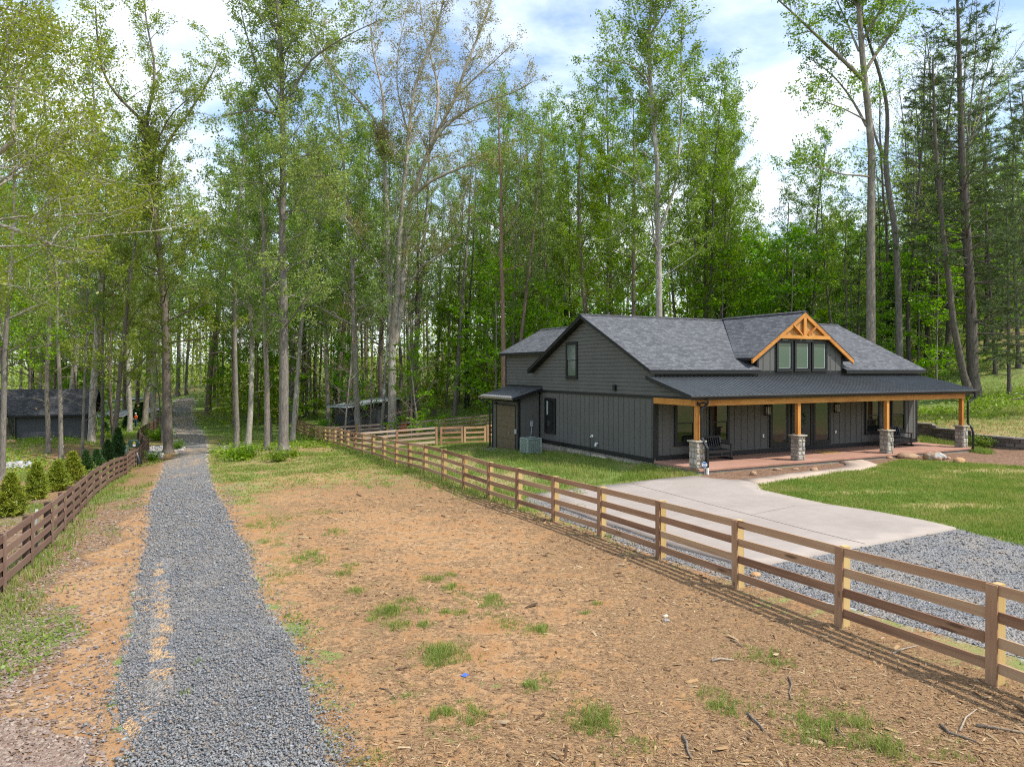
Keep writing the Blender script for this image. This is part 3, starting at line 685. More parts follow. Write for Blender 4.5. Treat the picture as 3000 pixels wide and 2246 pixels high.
# porch slab
sl = MB(); sl.box(-.06, 17.45, -2.86, -.031, ZF-.1, ZF); sl.build('porch_slab', M_PORCH, house, .012)
pb = MB(); pb.box(-.02, 17.4, -2.80, -.05, -.3, ZF-.101); pb.build('porch_footing', M_MORTAR, house)
fn = MB(); fn.box(.02, .12, .02, W1, -.7, .29); fn.build('footing_wall', M_MORTAR, house)
fs = MB(); stones_on(fs, rng, (.02, W1, -.62), (0,-1,0), (0,0,1), (-1,0,0), W1-.02, .80, .17); stones_on(fs, rng, (-.02,0,-.2), (0,-1,0), (0,0,1), (-1,0,0), 2.8, .34, .15)
fs.build('stone_foundation', M_STONE, house)

# --- windows
def window(parent, plane, a0, a1, z0, z1, glass, kind='double', tw=.105, shade=None, out=.0, dside=-1):
    """plane 'u' = gable wall (u fixed), 'w' = front wall (w fixed); a = the coordinate along the wall"""
    def B(mb, p0, p1, q0, q1, d0, d1):      # d: outward depth
        if plane == 'w': mb.box(p0, p1, -d1-out, -d0-out, q0, q1)
        else: mb.box(-d1-out, -d0-out, p0, p1, q0, q1)
    f = MB(); d = .055
    B(f, a0, a1, z0, z0+tw, .004, d); B(f, a0, a1, z1-tw, z1, .004, d); B(f, a0, a0+tw, z0+tw, z1-tw, .004, d); B(f, a1-tw, a1, z0+tw, z1-tw, .004, d)
    win = f.build('window', M_BLACK, parent)
    s = MB(); i0, i1, j0, j1 = a0+tw+.001, a1-tw-.001, z0+tw+.001, z1-tw-.001; r = .035
    B(s, i0, i1, j0, j0+r, .004, .042); B(s, i0, i1, j1-r, j1, .004, .042); B(s, i0, i0+r, j0+r, j1-r, .004, .042); B(s, i1-r, i1, j0+r, j1-r, .004, .042)
    zm = (j0+j1)/2
    if kind == 'double': B(s, i0+r, i1-r, zm-.022, zm+.022, .004, .046)
    s.build('sash', M_BLACK, win)
    g = MB(); B(g, i0+r*.6, i1-r*.6, j0+r*.6, j1-r*.6, .006, .012); g.build('pane', glass, win)
    if shade:
        sh = MB()
        for (p0, p1, q0, q1) in shade(i0+r, i1-r, j0+r, j1-r): B(sh, p0, p1, q0, q1, .0122, .0165)
        sh.build('liner', M_VINYL, win)
    si = MB(); B(si, a0-.02, a1+.02, z0-.03, z0-.001, .004, .075); si.build('sill', M_BLACK, win)
    return win
for a, b in ((1.05,2.18),(3.0,4.13),(13.2,14.33),(15.2,16.33)): window(house, 'w', a, b, .86, 2.72, M_GLASS, shade=lambda i0,i1,j0,j1: [(i1-.035,i1,(j0+j1)/2+.03,j1)], out=.02)
for a, b in ((6.63,7.85),(9.45,10.67)): window(house, 'w', a, b, .54, 2.78, M_GLASS, 'fixed', .13, shade=lambda i0,i1,j0,j1: [(i1-.02,i1,j0,j1)], out=.02)
window(house, 'u', 6.06, 7.14, 3.66, 5.50, M_GLASS2, out=.032, tw=.11, shade=lambda i0,i1,j0,j1: [(i1-.03,i1,(j0+j1)/2+.03,j1), (i0,i1,(j0+j1)/2+.024,(j0+j1)/2+.045)])
window(house, 'u', 8.25, 9.36, .74, 2.60, M_GLASS, out=.018, tw=.11, shade=lambda i0,i1,j0,j1: [(i1-.17,i1,(j0+j1)/2+.03,j1)])
# front door
dr = MB(); dr.box(8.0, 8.14, -.07, -.002, ZF+.2, 2.6); dr.box(9.28, 9.42, -.07, -.002, ZF+.2, 2.6); dr.box(8.14, 9.28, -.07, -.002, 2.46, 2.6); dfr = dr.build('door', M_BLACK, house)
dl = MB(); dl.box(8.15, 9.27, -.05, -.032, ZF+.21, 2.45)
for (a, b) in ((.62, 1.35), (1.5, 2.3)):
    for (c, d) in ((8.28, 8.66), (8.76, 9.14)): dl.box(c, d, -.058, -.05, a, b)
dl.build('door_leaf', M_BENCH, dfr)
kb = MB(); kb.tube([(8.25,-.05,1.2),(8.25,-.11,1.2)], .028, 10); kb.tube([(8.25,-.05,1.35),(8.25,-.075,1.35)], .025, 10); kb.build('handle', M_STEEL, dfr)
# porch lanterns and outlets
for u in (6.42, 11.05):
    ln = MB(); ln.box(u-.09, u+.09, -.04, -.021, 1.98, 2.5); ln.box(u-.11, u+.11, -.22, -.03, 2.40, 2.44); ln.box(u-.11, u+.11, -.22, -.03, 2.02, 2.05)
    for s in (-.1, .085, -.0075): ln.box(u+s, u+s+.015, -.215, -.20, 2.05, 2.40)
    for s in (-.1, .085): ln.box(u+s, u+s+.015, -.055, -.04, 2.05, 2.40)
    lo_ = ln.build('wall_lantern', M_BLACK, house)
    g = MB(); g.box(u-.08, u+.08, -.195, -.06, 2.052, 2.398); g.build('lamp_glass', M_LAMP, lo_)
for u in (6.22, 11.05):
    g = MB(); g.box(u-.045, u+.045, -.052, -.021, .98, 1.13); g.build('outlet_box', M_WHITE, house, .006)
lg = MB(); lg.box(-.14, -.032, 2.72, 2.9, 3.14, 3.42); lg.build('wall_light', M_BLACK, house, .008)
# --- dormer face
df = MB(); N = 14
df.prism([(5.9,3.75),(11.52,3.75),(11.52,zd(11.52)-.14),(DC,DZ-.14),(5.9,zd(5.9)-.14)], 'y', 0.0, .1)
for u in (6.26, 6.7, 10.72, 11.12, 6.48):
    if u != 6.48: df.box(u-.022, u+.022, -.02, 0, 3.98, min(zd(u)-.2, 5.9))
for u in (7.0, 7.5, 8.0, 8.4, 8.9, 9.35, 9.8, 10.25): df.box(u-.022, u+.022, -.02, 0, 5.52, min(zd(u)-.2, 5.72))
dfo = df.build('dormer_wall', M_SIDE, house)
tr = MB(); tr.box(5.88, 11.54, -.035, -.001, 3.79, 3.97); tr.box(5.87, 5.95, -.026, -.001, 3.972, 4.75); tr.box(11.47, 11.55, -.026, -.001, 3.972, 4.75)
tr.box(5.83, 5.9, -.02, 1.4, 3.85, 4.9); tr.box(11.52, 11.59, -.02, 1.4, 3.85, 4.9)
tr.build('black_trim', M_BLACK, dfo)
px = MB()
px.prism([(7.15,5.74),(10.27,5.74),(DC,DZ-.2)], 'y', -.125, -.002); px.build('gable_panel', plankmat('cedar_panel', [(.40,.19,.06), (.47,.24,.08), (.52,.29,.11)], .7, .6, 2, False), dfo)
for a, b in ((7.02,8.08),(8.19,9.25),(9.36,10.42)):
    window(dfo, 'w', a, b, 4.04, 5.48, M_GLASS2, 'fixed', .095, shade=lambda i0,i1,j0,j1: [(i1-.06,i1,j0+.02,j1), (i0,i1-.06,j0,j0+.02)], out=.036)
bt = MB()
for u in (7.55, 8.1, 9.3, 9.9): bt.box(u-.02, u+.02, -.14, -.1255, 5.76, zd(u)-.3)
bt.build('panel_batten', bpy.data.materials['cedar_panel'], dfo)
ti = empty('timber_truss', (0, -.215, 0), 0, house)
def rake(u0, u1):
    m = MB(); z0, z1_ = zd(u0)-.03, zd(u1)-.03; h = .215
    m.hexa([(u0,-.045,z0-h),(u1,-.045,z1_-h),(u1,.045,z1_-h),(u0,.045,z0-h),(u0,-.045,z0),(u1,-.045,z1_),(u1,.045,z1_),(u0,.045,z0)])
    return m.build('rake_board', M_CEDAR, ti)
rake(5.34, DC-.002); rake(DC+.002, 12.08)
m = MB(); m.box(7.02, 10.40, -.05, .04, 5.56, 5.73); m.build('tie_beam', M_CEDAR, ti)
m = MB(); m.box(DC-.085, DC+.085, -.04, .03, 5.731, 6.62); m.build('king_post', M_CEDARZ, ti)
for s in (-1, 1):
    m = MB(); m.bar((DC+s*.20, -.005, 5.74), (DC+s*.80, -.005, 6.22), .065, .15, (0,1,0)); m.build('strut', M_CEDAR, ti)

# --- lean-to with the garage door
bo = MB(); bo.box(-1.3, -1.2, 10.02, 13.35, -.6, 2.62); bo.box(-1.2, .0, 10.02, 10.12, -.6, 2.95); bo.box(-1.2, .0, 13.25, 13.35, -.6, 2.95)
for w in np.arange(10.25, 13.3, .3): bo.box(-1.318, -1.3, w-.02, w+.02, 2.24, 2.6)
for u in (-.9, -.5, -.12): bo.box(u-.02, u+.02, 10.0, 10.02, -.3, 2.7)
lean = bo.build('lean_to', M_SIDE, house)
m = MB(); m.box(-1.325, -1.301, 10.02, 10.14, -.6, 2.6); m.box(-1.32, -1.2, 9.995, 10.019, -.6, 2.5); m.box(-1.325, -1.301, 13.23, 13.36, -.6, 2.6); m.box(-1.33, -1.301, 10.30, 10.42, -.45, 2.2); m.box(-1.33, -1.301, 12.7, 12.82, -.45, 2.2); m.box(-1.33, -1.301, 10.42, 12.7, 2.1, 2.2)
m.box(-.06, -.037, 9.9, 10.0, .3, 2.86); m.build('black_trim', M_BLACK, lean)
g = MB(); g.box(-1.315, -1.302, 10.421, 12.699, -.42, 2.099)
for r_ in range(4):
    for c_ in range(4):
        a = 10.47 + c_*.565; b = -.36 + r_*.62; g.hexa([(-1.316,a,b),(-1.316,a+.5,b),(-1.316,a+.5,b+.5),(-1.316,a,b+.5),(-1.332,a+.05,b+.06),(-1.332,a+.45,b+.06),(-1.332,a+.45,b+.44),(-1.332,a+.05,b+.44)])
gd = g.build('garage_door', M_GDOOR, lean)
g = MB(); g.box(-1.37, -1.333, 11.02, 11.06, .56, .72); g.box(-1.37, -1.333, 11.02, 11.18, .66, .69); g.build('handle', M_STEEL, gd)
lr = MB(); lr.slab([(-1.85,9.68,2.60),(-.02,9.68,3.13),(-.02,13.95,3.13),(-1.85,13.95,2.60)], .025)
for w in np.arange(9.72, 13.95, .2286): lr.hexa([(-1.845,w-.025,2.601),(-.025,w-.025,3.129),(-.025,w+.025,3.129),(-1.845,w+.025,2.601),(-1.845,w-.012,2.622),(-.025,w-.012,3.15),(-.025,w+.012,3.15),(-1.845,w+.012,2.622)])
lro = lr.build('lean_to_roof', M_METAL, house)
m = MB(); m.hexa([(-1.86,9.65,2.42),(-.02,9.65,2.95),(-.02,9.70,2.95),(-1.86,9.70,2.42),(-1.86,9.65,2.572),(-.02,9.65,3.10),(-.02,9.70,3.10),(-1.86,9.70,2.572)]); m.box(-1.86, -1.30, 9.7, 13.9, 2.38, 2.41); m.box(-.05, -.0305, 9.68, 13.95, 3.151, 3.24); m.build('black_trim', M_BLACK, lro)
m = MB(); m.prism([(-1.852,2.585),(-1.95,2.575),(-1.96,2.54),(-1.91,2.47),(-1.852,2.47)], 'y', 9.66, 13.98); m.build('gutter', plain('bronze_gutter', (.17,.15,.12), .4, .1), lro)
m = MB(); m.tube([(-1.9,13.85,2.47),(-1.9,13.85,2.36),(-1.75,13.6,2.25),(-1.45,13.42,2.15),(-1.42,13.42,.0),(-1.42,13.42,-.3),(-1.62,13.42,-.42)], .05, 8); m.build('downspout', M_GUTTER, lro)
m = MB(); m.tube([(-1.33,11.9,2.36),(-1.5,11.9,2.48),(-1.72,11.9,2.44),(-1.76,11.9,2.33)], .018, 6); m.tube([(-1.76,11.9,2.33),(-1.76,11.9,2.28),(-1.76,11.9,2.20)], [.04,.06,.19], 14); m.build('barn_light', M_BLACK, lean)
m = MB(); m.box(-1.40, -1.331, 10.17, 10.36, .62, .88); m.build('meter_box', M_GREY, lean, .02)
m = MB(); m.box(-.62, -.46, 9.92, 9.999, 1.02, 1.32); m.tube([(-.54,9.96,1.02),(-.56,9.95,.75),(-.62,9.9,.5)], .022, 8); m.build('disconnect_box', M_GREY, lean, .008)
# --- downspouts
m = MB(); x = .34
m.tube([(x,PW-.06,2.965),(x,PW-.06,2.80),(x-.05,PW+.05,2.68),(x-.2,PW+.08,2.55)], .05, 8); m.tube([(x-.2,PW+.08,2.56),(x-.2,PW+.08,1.42)], .05, 8)
ds = m.build('downspout', M_GUTTER, house)
m = MB(); m.bar((x-.2,PW+.06,1.45),(x-.06,PW-.10,1.05),.075,.1,(1,0,0)); m.bar((x-.06,PW-.10,1.06),(x-.06,PW-.10,.18),.075,.1,(1,0,0)); m.build('lower_pipe', M_GUTTER, ds)
m = MB(); m.tube([(x-.06,PW-.10,.3),(x-.06,PW-.10,-.1)], .062, 12); m.build('white_boot', M_WHITE, ds)
m = MB(); x = 17.35
m.tube([(x+.25,PW-.05,2.965),(x+.25,PW-.05,2.72),(x+.12,PW+.02,2.62),(x-.08,PW+.1,2.52),(x-.1,PW+.1,2.4),(x-.1,PW+.1,1.45),(x-.02,PW-.02,1.25),(x+.03,PW-.08,1.0),(x+.03,PW-.08,.16),(x+.22,PW-.12,.05)], .055, 8); m.tube([(x+.27,PW-.05,2.78),(x+.36,PW-.05,2.78)], .03, 8); m.build('downspout', M_GUTTER, house)
m = MB(); m.box(-.02, .10, -2.72, -2.66, 2.72, 2.80)
for s in (-1, 1): m.tube([(.04+s*.05,-2.70,2.78),(.04+s*.15,-2.82,2.83),(.04+s*.18,-2.88,2.80)], [.02,.045,.05], 10)
m.tube([(.04,-2.70,2.74),(.04,-2.80,2.68)], [.03,.04], 10); m.build('flood_light', M_BLACK, house)
# spigot, hose wire and white elbow on the gable wall
m = MB(); m.box(-.035, -.021, 4.66, 4.80, .86, .98); m.tube([(-.03,4.73,.92),(-.12,4.73,.92),(-.15,4.73,.86)], .018, 8); m.build('spigot', M_WHITE, house)
m = MB(); m.tube([(-.13,4.74,.86),(-.10,4.76,.3),(-.09,4.78,-.12)], .012, 6); m.build('spigot_pipe', M_BLACK, house)
m = MB(); m.tube([(0,4.30,.60),(-.1,4.30,.60),(-.13,4.30,.57),(-.13,4.30,.47)], .05, 10); m.build('vent_elbow', M_WHITE, house)
# ------------------------------------------------------------------ loose things round the house
def house_pt(u, w, z): p = hw(u, w); return (p[0], p[1], z)
def bench(u, label, grp='black porch benches'):
    b = empty('porch_bench', house_pt(u, -.80, ZF), HR); tag(b, label, 'bench', grp)
    L = .75
    s = MB()
    for i in range(5): s.box(-L+.05, L-.05, -.30+i*.115, -.20+i*.115, .40+.004*i, .425+.004*i)
    s.build('seat', M_BENCH, b)
    k = MB(); k.bar((-L+.06,.27,.50),(L-.06,.27,.50),.03,.09); k.bar((-L+.06,.385,.92),(L-.06,.385,.92),.03,.10)
    for i in range(11): x = -L+.13+i*(2*L-.26)/10; k.bar((x,.275,.52),(x,.375,.90),.085,.018,(1,0,0))
    k.build('backrest', M_BENCH, b)
    for s_ in (-1, 1):
        x = s_*(L-.03)
        a = MB(); a.bar((x,-.38,.635),(x,.34,.645),.10,.03); a.build('armrest', M_BENCH, b)
        f = MB(); f.bar((x,-.30,.06),(x,-.30,.62),.09,.035,(0,1,0)); f.build('leg', M_BENCH, b)
        f = MB(); f.bar((x,.27,.06),(x,.40,.93),.08,.035,(0,1,0)); f.build('leg', M_BENCH, b)
        f = MB(); f.bar((x,-.42,.04),(x,.42,.04),.045,.09); f.build('foot_rail', M_BENCH, b)
    f = MB(); f.bar((-L+.05,-.29,.36),(L-.05,-.29,.36),.03,.10); f.bar((-L+.05,-.26,.17),(L-.05,-.26,.17),.03,.06); f.build('stretcher', M_BENCH, b)
    return b
bench(2.52, 'black slatted bench on the porch just right of the first stone column')
bench(14.55, 'black slatted bench half hidden behind the third stone column')
# wreath on the front door
rng = np.random.default_rng(8)
w_ = MB()
for i in range(260):
    a = rng.uniform(0, 2*math.pi); rr_ = .27 + rng.normal(0, .05); p = np.array([8.71 + rr_*math.cos(a), -.085 - abs(rng.normal(0,.02)), 1.78 + rr_*math.sin(a)])
    t = np.array([-math.sin(a), rng.normal(0,.3)-.3, math.cos(a)]) + rng.normal(0,.5,3); t /= np.linalg.norm(t); s = np.cross(t, [0,1,0]); s /= np.linalg.norm(s)+1e-6; l = rng.uniform(.06,.11)
    w_.add([p, p+t*l*.5+s*.016, p+t*l, p+t*l*.5-s*.016], [(0,1,2,3)])
m_wr = islandmat('wreath_leaves', [(.06,.10,.05),(.10,.15,.09),(.17,.22,.16)])
wr = w_.build('door_wreath', m_wr); wr.location = (HO[0], HO[1], 0); wr.rotation_euler = (0,0,HR); tag(wr, 'grey green leafy wreath on the black front door', 'wreath')
dm = MB(); dm.box(-.55, .55, -.35, .35, 0, .02)
for i in range(22): dm.box(-.53, .53, -.33+i*.03, -.318+i*.03, .02, .026)
d_ = dm.build('doormat', plain('coir', (.30,.19,.07), .95, .25, 40, .1, 0, .5)); d_.location = house_pt(9.05, -1.15, ZF+.001); d_.rotation_euler = (0,0,HR); tag(d_, 'flat brown coir doormat on the porch floor before the front door', 'doormat')
# heat pump
ac = empty('heat_pump', (.97, 37.15, z1(.97, 37.15)-.01), HR); tag(ac, 'grey green louvred air conditioning unit on the grass beside the gable wall', 'air conditioner')
m_ac = plain('grey_green_enamel', (.27,.33,.29), .45, .08); m_acd = plain('louvre_shadow_gap', (.05,.06,.055), .7)
a = MB(); a.box(-.36,.36,-.36,.36,.04,.80); a.build('coil_core', m_acd, ac)
a = MB()
for i in range(22):
    z = .09 + i*.032
    for s in (-1, 1): a.box(-.375,.375,s*.385-.014,s*.385+.014,z,z+.018); a.box(s*.385-.014,s*.385+.014,-.37,.37,z,z+.018)
for s in (-1,1):
    for t in (-1,1): a.box(s*.385-.035,s*.385+.035,t*.385-.035,t*.385+.035,.0,.86)
for k in range(-3, 4):
    for s in (-1,1): a.box(k*.11-.006,k*.11+.006,s*.40-.006,s*.40+.006,.06,.82); a.box(s*.40-.006,s*.40+.006,k*.11-.006,k*.11+.006,.06,.82)
a.build('louvre_panel', m_ac, ac)
a = MB(); a.box(-.42,.42,-.42,.42,.80,.86); a.build('top_lid', m_ac, ac, .02)
a = MB(); a.tube([(0,0,.861),(0,0,.875)], .36, 24); a.build('fan_guard', m_acd, ac)
a = MB()
for r_ in (.1,.17,.24,.31): a.tube([(r_*math.cos(t), r_*math.sin(t), .885) for t in np.linspace(0, 2*math.pi, 25)], .005, 4, False)
a.build('guard_ring', m_ac, ac)
a = MB(); a.box(.425,.5,-.1,.2,.35,.65); a.tube([(.46,.05,.35),(.5,.2,.2),(.55,.6,.3)], .02, 6); a.build('service_box', m_ac, ac)
# loose drain pipe along the foundation
p0, p1 = at(1678,1327), at(1775,1346)
m = MB(); m.tube([(p0.x,p0.y,p0.z+.07),((p0.x+p1.x)/2,(p0.y+p1.y)/2,(p0.z+p1.z)/2+.065),(p1.x,p1.y,p1.z+.07)], .06, 12); o = m.build('drain_pipe', plain('beige_pvc', (.52,.44,.34), .5, .08)); tag(o, 'beige plastic drain pipe lying along the gable foundation', 'pipe')
# yard sign of an alarm company
sp = at(2064,1396); sg = empty('security_sign', sp, 0); tag(sg, 'small round blue and white alarm sign on a thin stake beside the porch', 'sign')
m = MB(); m.tube([(0,0,-.1),(0,0,.36)], .011, 6); m.build('stake', M_STEEL, sg)
m = MB(); m.tube([(0,-.008,.455),(0,.008,.455)], .105, 28); d0 = m.build('sign_plate', M_WHITE, sg)
def arc_band(z0, z1_, col, name):
    m = MB(); R_ = .098; n = 12
    xs = lambda z: math.sqrt(max(R_*R_ - z*z, 0))
    L = [(-xs(z), z) for z in np.linspace(z0, z1_, n)]; Rr = [(xs(z), z) for z in np.linspace(z1_, z0, n)]
    m.prism([(x, z+.455) for x, z in L + Rr], 'y', -.0115, -.0085); return m.build(name, col, d0)
m_blue = plain('sign_blue', (.03,.16,.42), .4, .05)
arc_band(.035, .097, m_blue, 'blue_band'); arc_band(-.097, -.045, m_blue, 'blue_band')
m = MB()
for i in range(5): m.box(-.055+i*.023, -.040+i*.023, -.0112, -.0085, .447-.012, .447+.016)
m.build('blurred_print', plain('print_grey', (.35,.37,.42), .6), d0)
# rocks
def rock(name, px, py, w, h, col, label, cat, grp=None, seed=0, d=.7):
    import bmesh
    p = at(px, py); k = p.y / F0; sx, sz = w*k/2, h*k
    bm_ = bmesh.new(); bmesh.ops.create_icosphere(bm_, subdivisions=3, radius=1)
    rg = np.random.default_rng(seed); o1 = rg.uniform(0, 50, 2)
    for v in bm_.verts:
        c = v.co; f = 1 + .32*(float(vnoise(c.x*1.7+o1[0]+20, c.y*1.7+c.z*1.3+o1[1]+20, 1)) - .5) + .12*(float(vnoise(c.x*5+30, c.y*5+c.z*4+30, 1)) - .5)
        v.co = c * f; v.co.x *= sx; v.co.y *= sx*d; v.co.z *= sz*.62
    me = bpy.data.meshes.new(name); bm_.to_mesh(me); bm_.free()
    for q in me.polygons: q.use_smooth = True
    me.materials.append(col); o = link(bpy.data.objects.new(name, me)); o.location = (p.x, p.y + sx*d*.5, p.z + sz*.32); o.rotation_euler = (0, 0, rg.uniform(-.5,.5))
    tag(o, label, cat, grp); return o
def rockmat(name, a, b, white=None):
    m, nt = newmat(name); c = objco(nt); n = noise(nt, c, 3, 6, .65); n2 = noise(nt, c, 14, 4, .7)
    col = ramp(nt, n, [(.3, a), (.65, b)])
    if white: col = mixc(nt, mrange(nt, n, .52, .56), col, white)
    finish(nt, principled(nt, Base_Color=col, Roughness=.9, Specular_IOR_Level=.2, Normal=bump(nt, mth(nt,'ADD',n,n2), .7, .04))); return m
M_RB = rockmat('brown_rock', (.25,.15,.085), (.40,.27,.17)); M_RW = rockmat('white_streaked_rock', (.27,.16,.10), (.36,.24,.16), (.42,.41,.39)); M_RO = rockmat('orange_rock', (.36,.20,.09), (.50,.31,.16)); M_RG = rockmat('grey_rock', (.22,.20,.18), (.38,.35,.31))
G_ = 'rocks in the beds by the porch'
rock('rock', 2388, 1383, 25, 15, M_RB, 'brown rock in the bed nearest the second stone column, tallest of that bed', 'rock', G_, 3)
rock('rock', 2209, 1392, 22, 14, M_RB, 'brown rock at the left end of the bed, near the concrete pad', 'rock', G_, 4)
rock('rock', 2280, 1378, 26, 8, M_RB, 'low flat rock in the middle of the bed by the tan path', 'rock', G_, 5)
rock('rock', 2331, 1376, 20, 6, M_RB, 'smallest flat rock in the bed before the second column', 'rock', G_, 6)
rock('rock', 2608, 1343, 24, 8, M_RB, 'small flat brown rock at the foot of the third column', 'rock', G_, 7)
rock('boulder', 2666, 1343, 62, 17, M_RB, 'long low brown boulder at the lawn edge right of the third column', 'boulder', G_, 18)
rock('boulder', 2742, 1348, 56, 27, M_RW, 'largest boulder by the porch, streaked white and brown', 'boulder', G_, 22)
rock('rock', 2780, 1345, 18, 8, M_RB, 'small brown rock tucked against the white streaked boulder', 'rock', G_, 10)
rock('boulder', 2814, 1357, 33, 19, M_RO, 'round orange boulder alone in the mulch before the last column', 'boulder', G_, 31)
rock('boulder', 28, 1299, 34, 12, M_RO, 'tan boulder lying beside the corner of the dark barn', 'boulder', None, 12)
rock('stone', 2215, 1689, 34, 13, M_RO, 'flat tan stone on the gravel edge just behind the plank fence', 'stone', None, 13)
rock('stone', 1950, 1808, 16, 9, rockmat('pale_stone', (.55,.44,.33), (.66,.56,.44)), 'small pale stone lying on the clay field', 'stone', None, 14)
rock('stone', 1953, 1820, 20, 7, M_RG, 'grey flake of slate on the clay field', 'stone', None, 15)
# retaining wall
rw = empty('retaining_wall', (23.0, 39.8, .1)); tag(rw, 'low stepped grey block retaining wall beyond the porch end', 'retaining wall')
m_blk = islandmat('wall_block', [(.10,.085,.075),(.15,.125,.11),(.19,.165,.145),(.13,.105,.09)], .95, 25, .9, .02); m_cap = islandmat('cap_block', [(.27,.23,.20),(.33,.29,.25)], .95, 25, .6, .01)
A = np.array([22.2, 41.3]); B = np.array([25.0, 35.6]); C = np.array([28.5, 32.2])
blk, cpb = MB(), MB()
def wall_run(A, B, tops):
    L = np.linalg.norm(B-A); d = (B-A)/L; n = np.array([-d[1], d[0]])
    nb = int(L/.42)
    for course in range(7):
        z = -.15 + course*.2
        for i in range(nb):
            s0 = (i + .5*(course % 2))*.42; top = tops(s0/L)
            if z + .2 > top + .02: continue
            a = A + d*s0; b = A + d*(s0+.40); t = n*.22; j = n*random.uniform(-.008,.008)
            a = a + j; b = b + j
            blk.hexa([(*(a),z),(*(b),z),(*(b+t),z),(*(a+t),z),(*(a),z+.185),(*(b),z+.185),(*(b+t),z+.185),(*(a+t),z+.185)])
    for i in range(nb):
        s0 = i*.42; top = -.15 + .2*math.floor((tops(s0/L)+.15+.001)/.2); a = A + d*s0 - n*.03; b = A + d*(s0+.41) - n*.03; t = n*.28
        cpb.hexa([(*a,top),(*b,top),(*(b+t),top),(*(a+t),top),(*a,top+.09),(*b,top+.09),(*(b+t),top+.09),(*(a+t),top+.09)])
wall_run(A, B, lambda f: 1.06 if f < .30 else .86 if f < .66 else .66); wall_run(B, C, lambda f: .66 if f < .45 else .46)
for mb, nm, mt in ((blk, 'block_courses', m_blk), (cpb, 'cap_stones', m_cap)):
    o = mb.build(nm, mt, rw, .008); o.location = (-23.0, -39.8, -.1)

# ------------------------------------------------------------------ fences
M_RAIL = plankmat('weathered_cedar', [(.20,.105,.062), (.31,.175,.10), (.39,.235,.138), (.45,.30,.175)], 1, .85, 0)
M_FACE = plankmat('weathered_cedar_face', [(.21,.11,.065), (.32,.18,.105), (.41,.255,.145)], 1, .85, 2)
M_YPOST = plankmat('treated_pine', [(.36,.235,.085), (.46,.32,.13), (.54,.40,.18)], 1, .85, 2)
M_BRAIL = plankmat('brown_stain', [(.13,.077,.055), (.17,.105,.076), (.21,.135,.10)], 1, .8, 0, False); M_BFACE = plankmat('brown_stain_face', [(.13,.077,.055), (.17,.105,.076), (.21,.135,.10)], 1, .8, 2, False); M_BPOST = plankmat('brown_stain_post', [(.05,.03,.022), (.075,.046,.032), (.09,.058,.04)], 1, .8, 2, False)
M_PALE = plankmat('silvered_rail', [(.30,.20,.15), (.40,.29,.22), (.48,.37,.29)], 1, .85, 0); 
def resample(line, step, start=0.0):
    P = np.array(line, float)
    seg = np.linalg.norm(np.diff(P, axis=0), axis=1); cum = np.concatenate([[0], np.cumsum(seg)])
    s = np.arange(start, cum[-1] + 1e-6, step)
    return [(float(np.interp(t, cum, P[:,0])), float(np.interp(t, cum, P[:,1]))) for t in s]
def smooth_line(line, it=2):
    P = [np.array(p, float) for p in line]
    for _ in range(it):
        Q = [P[0]]
        for a, b in zip(P[:-1], P[1:]): Q += [a*.75+b*.25, a*.25+b*.75]
        P = Q + [P[-1]]
    return [tuple(p) for p in P]
def boxmesh(name, x0,x1,y0,y1,z0,z1_, mat, bevel=.004):
    m = MB(); m.box(x0,x1,y0,y1,z0,z1_); me = bpy.data.meshes.new(name); me.from_pydata(m.v, [], m.f); me.materials.append(mat); me.update(); return me
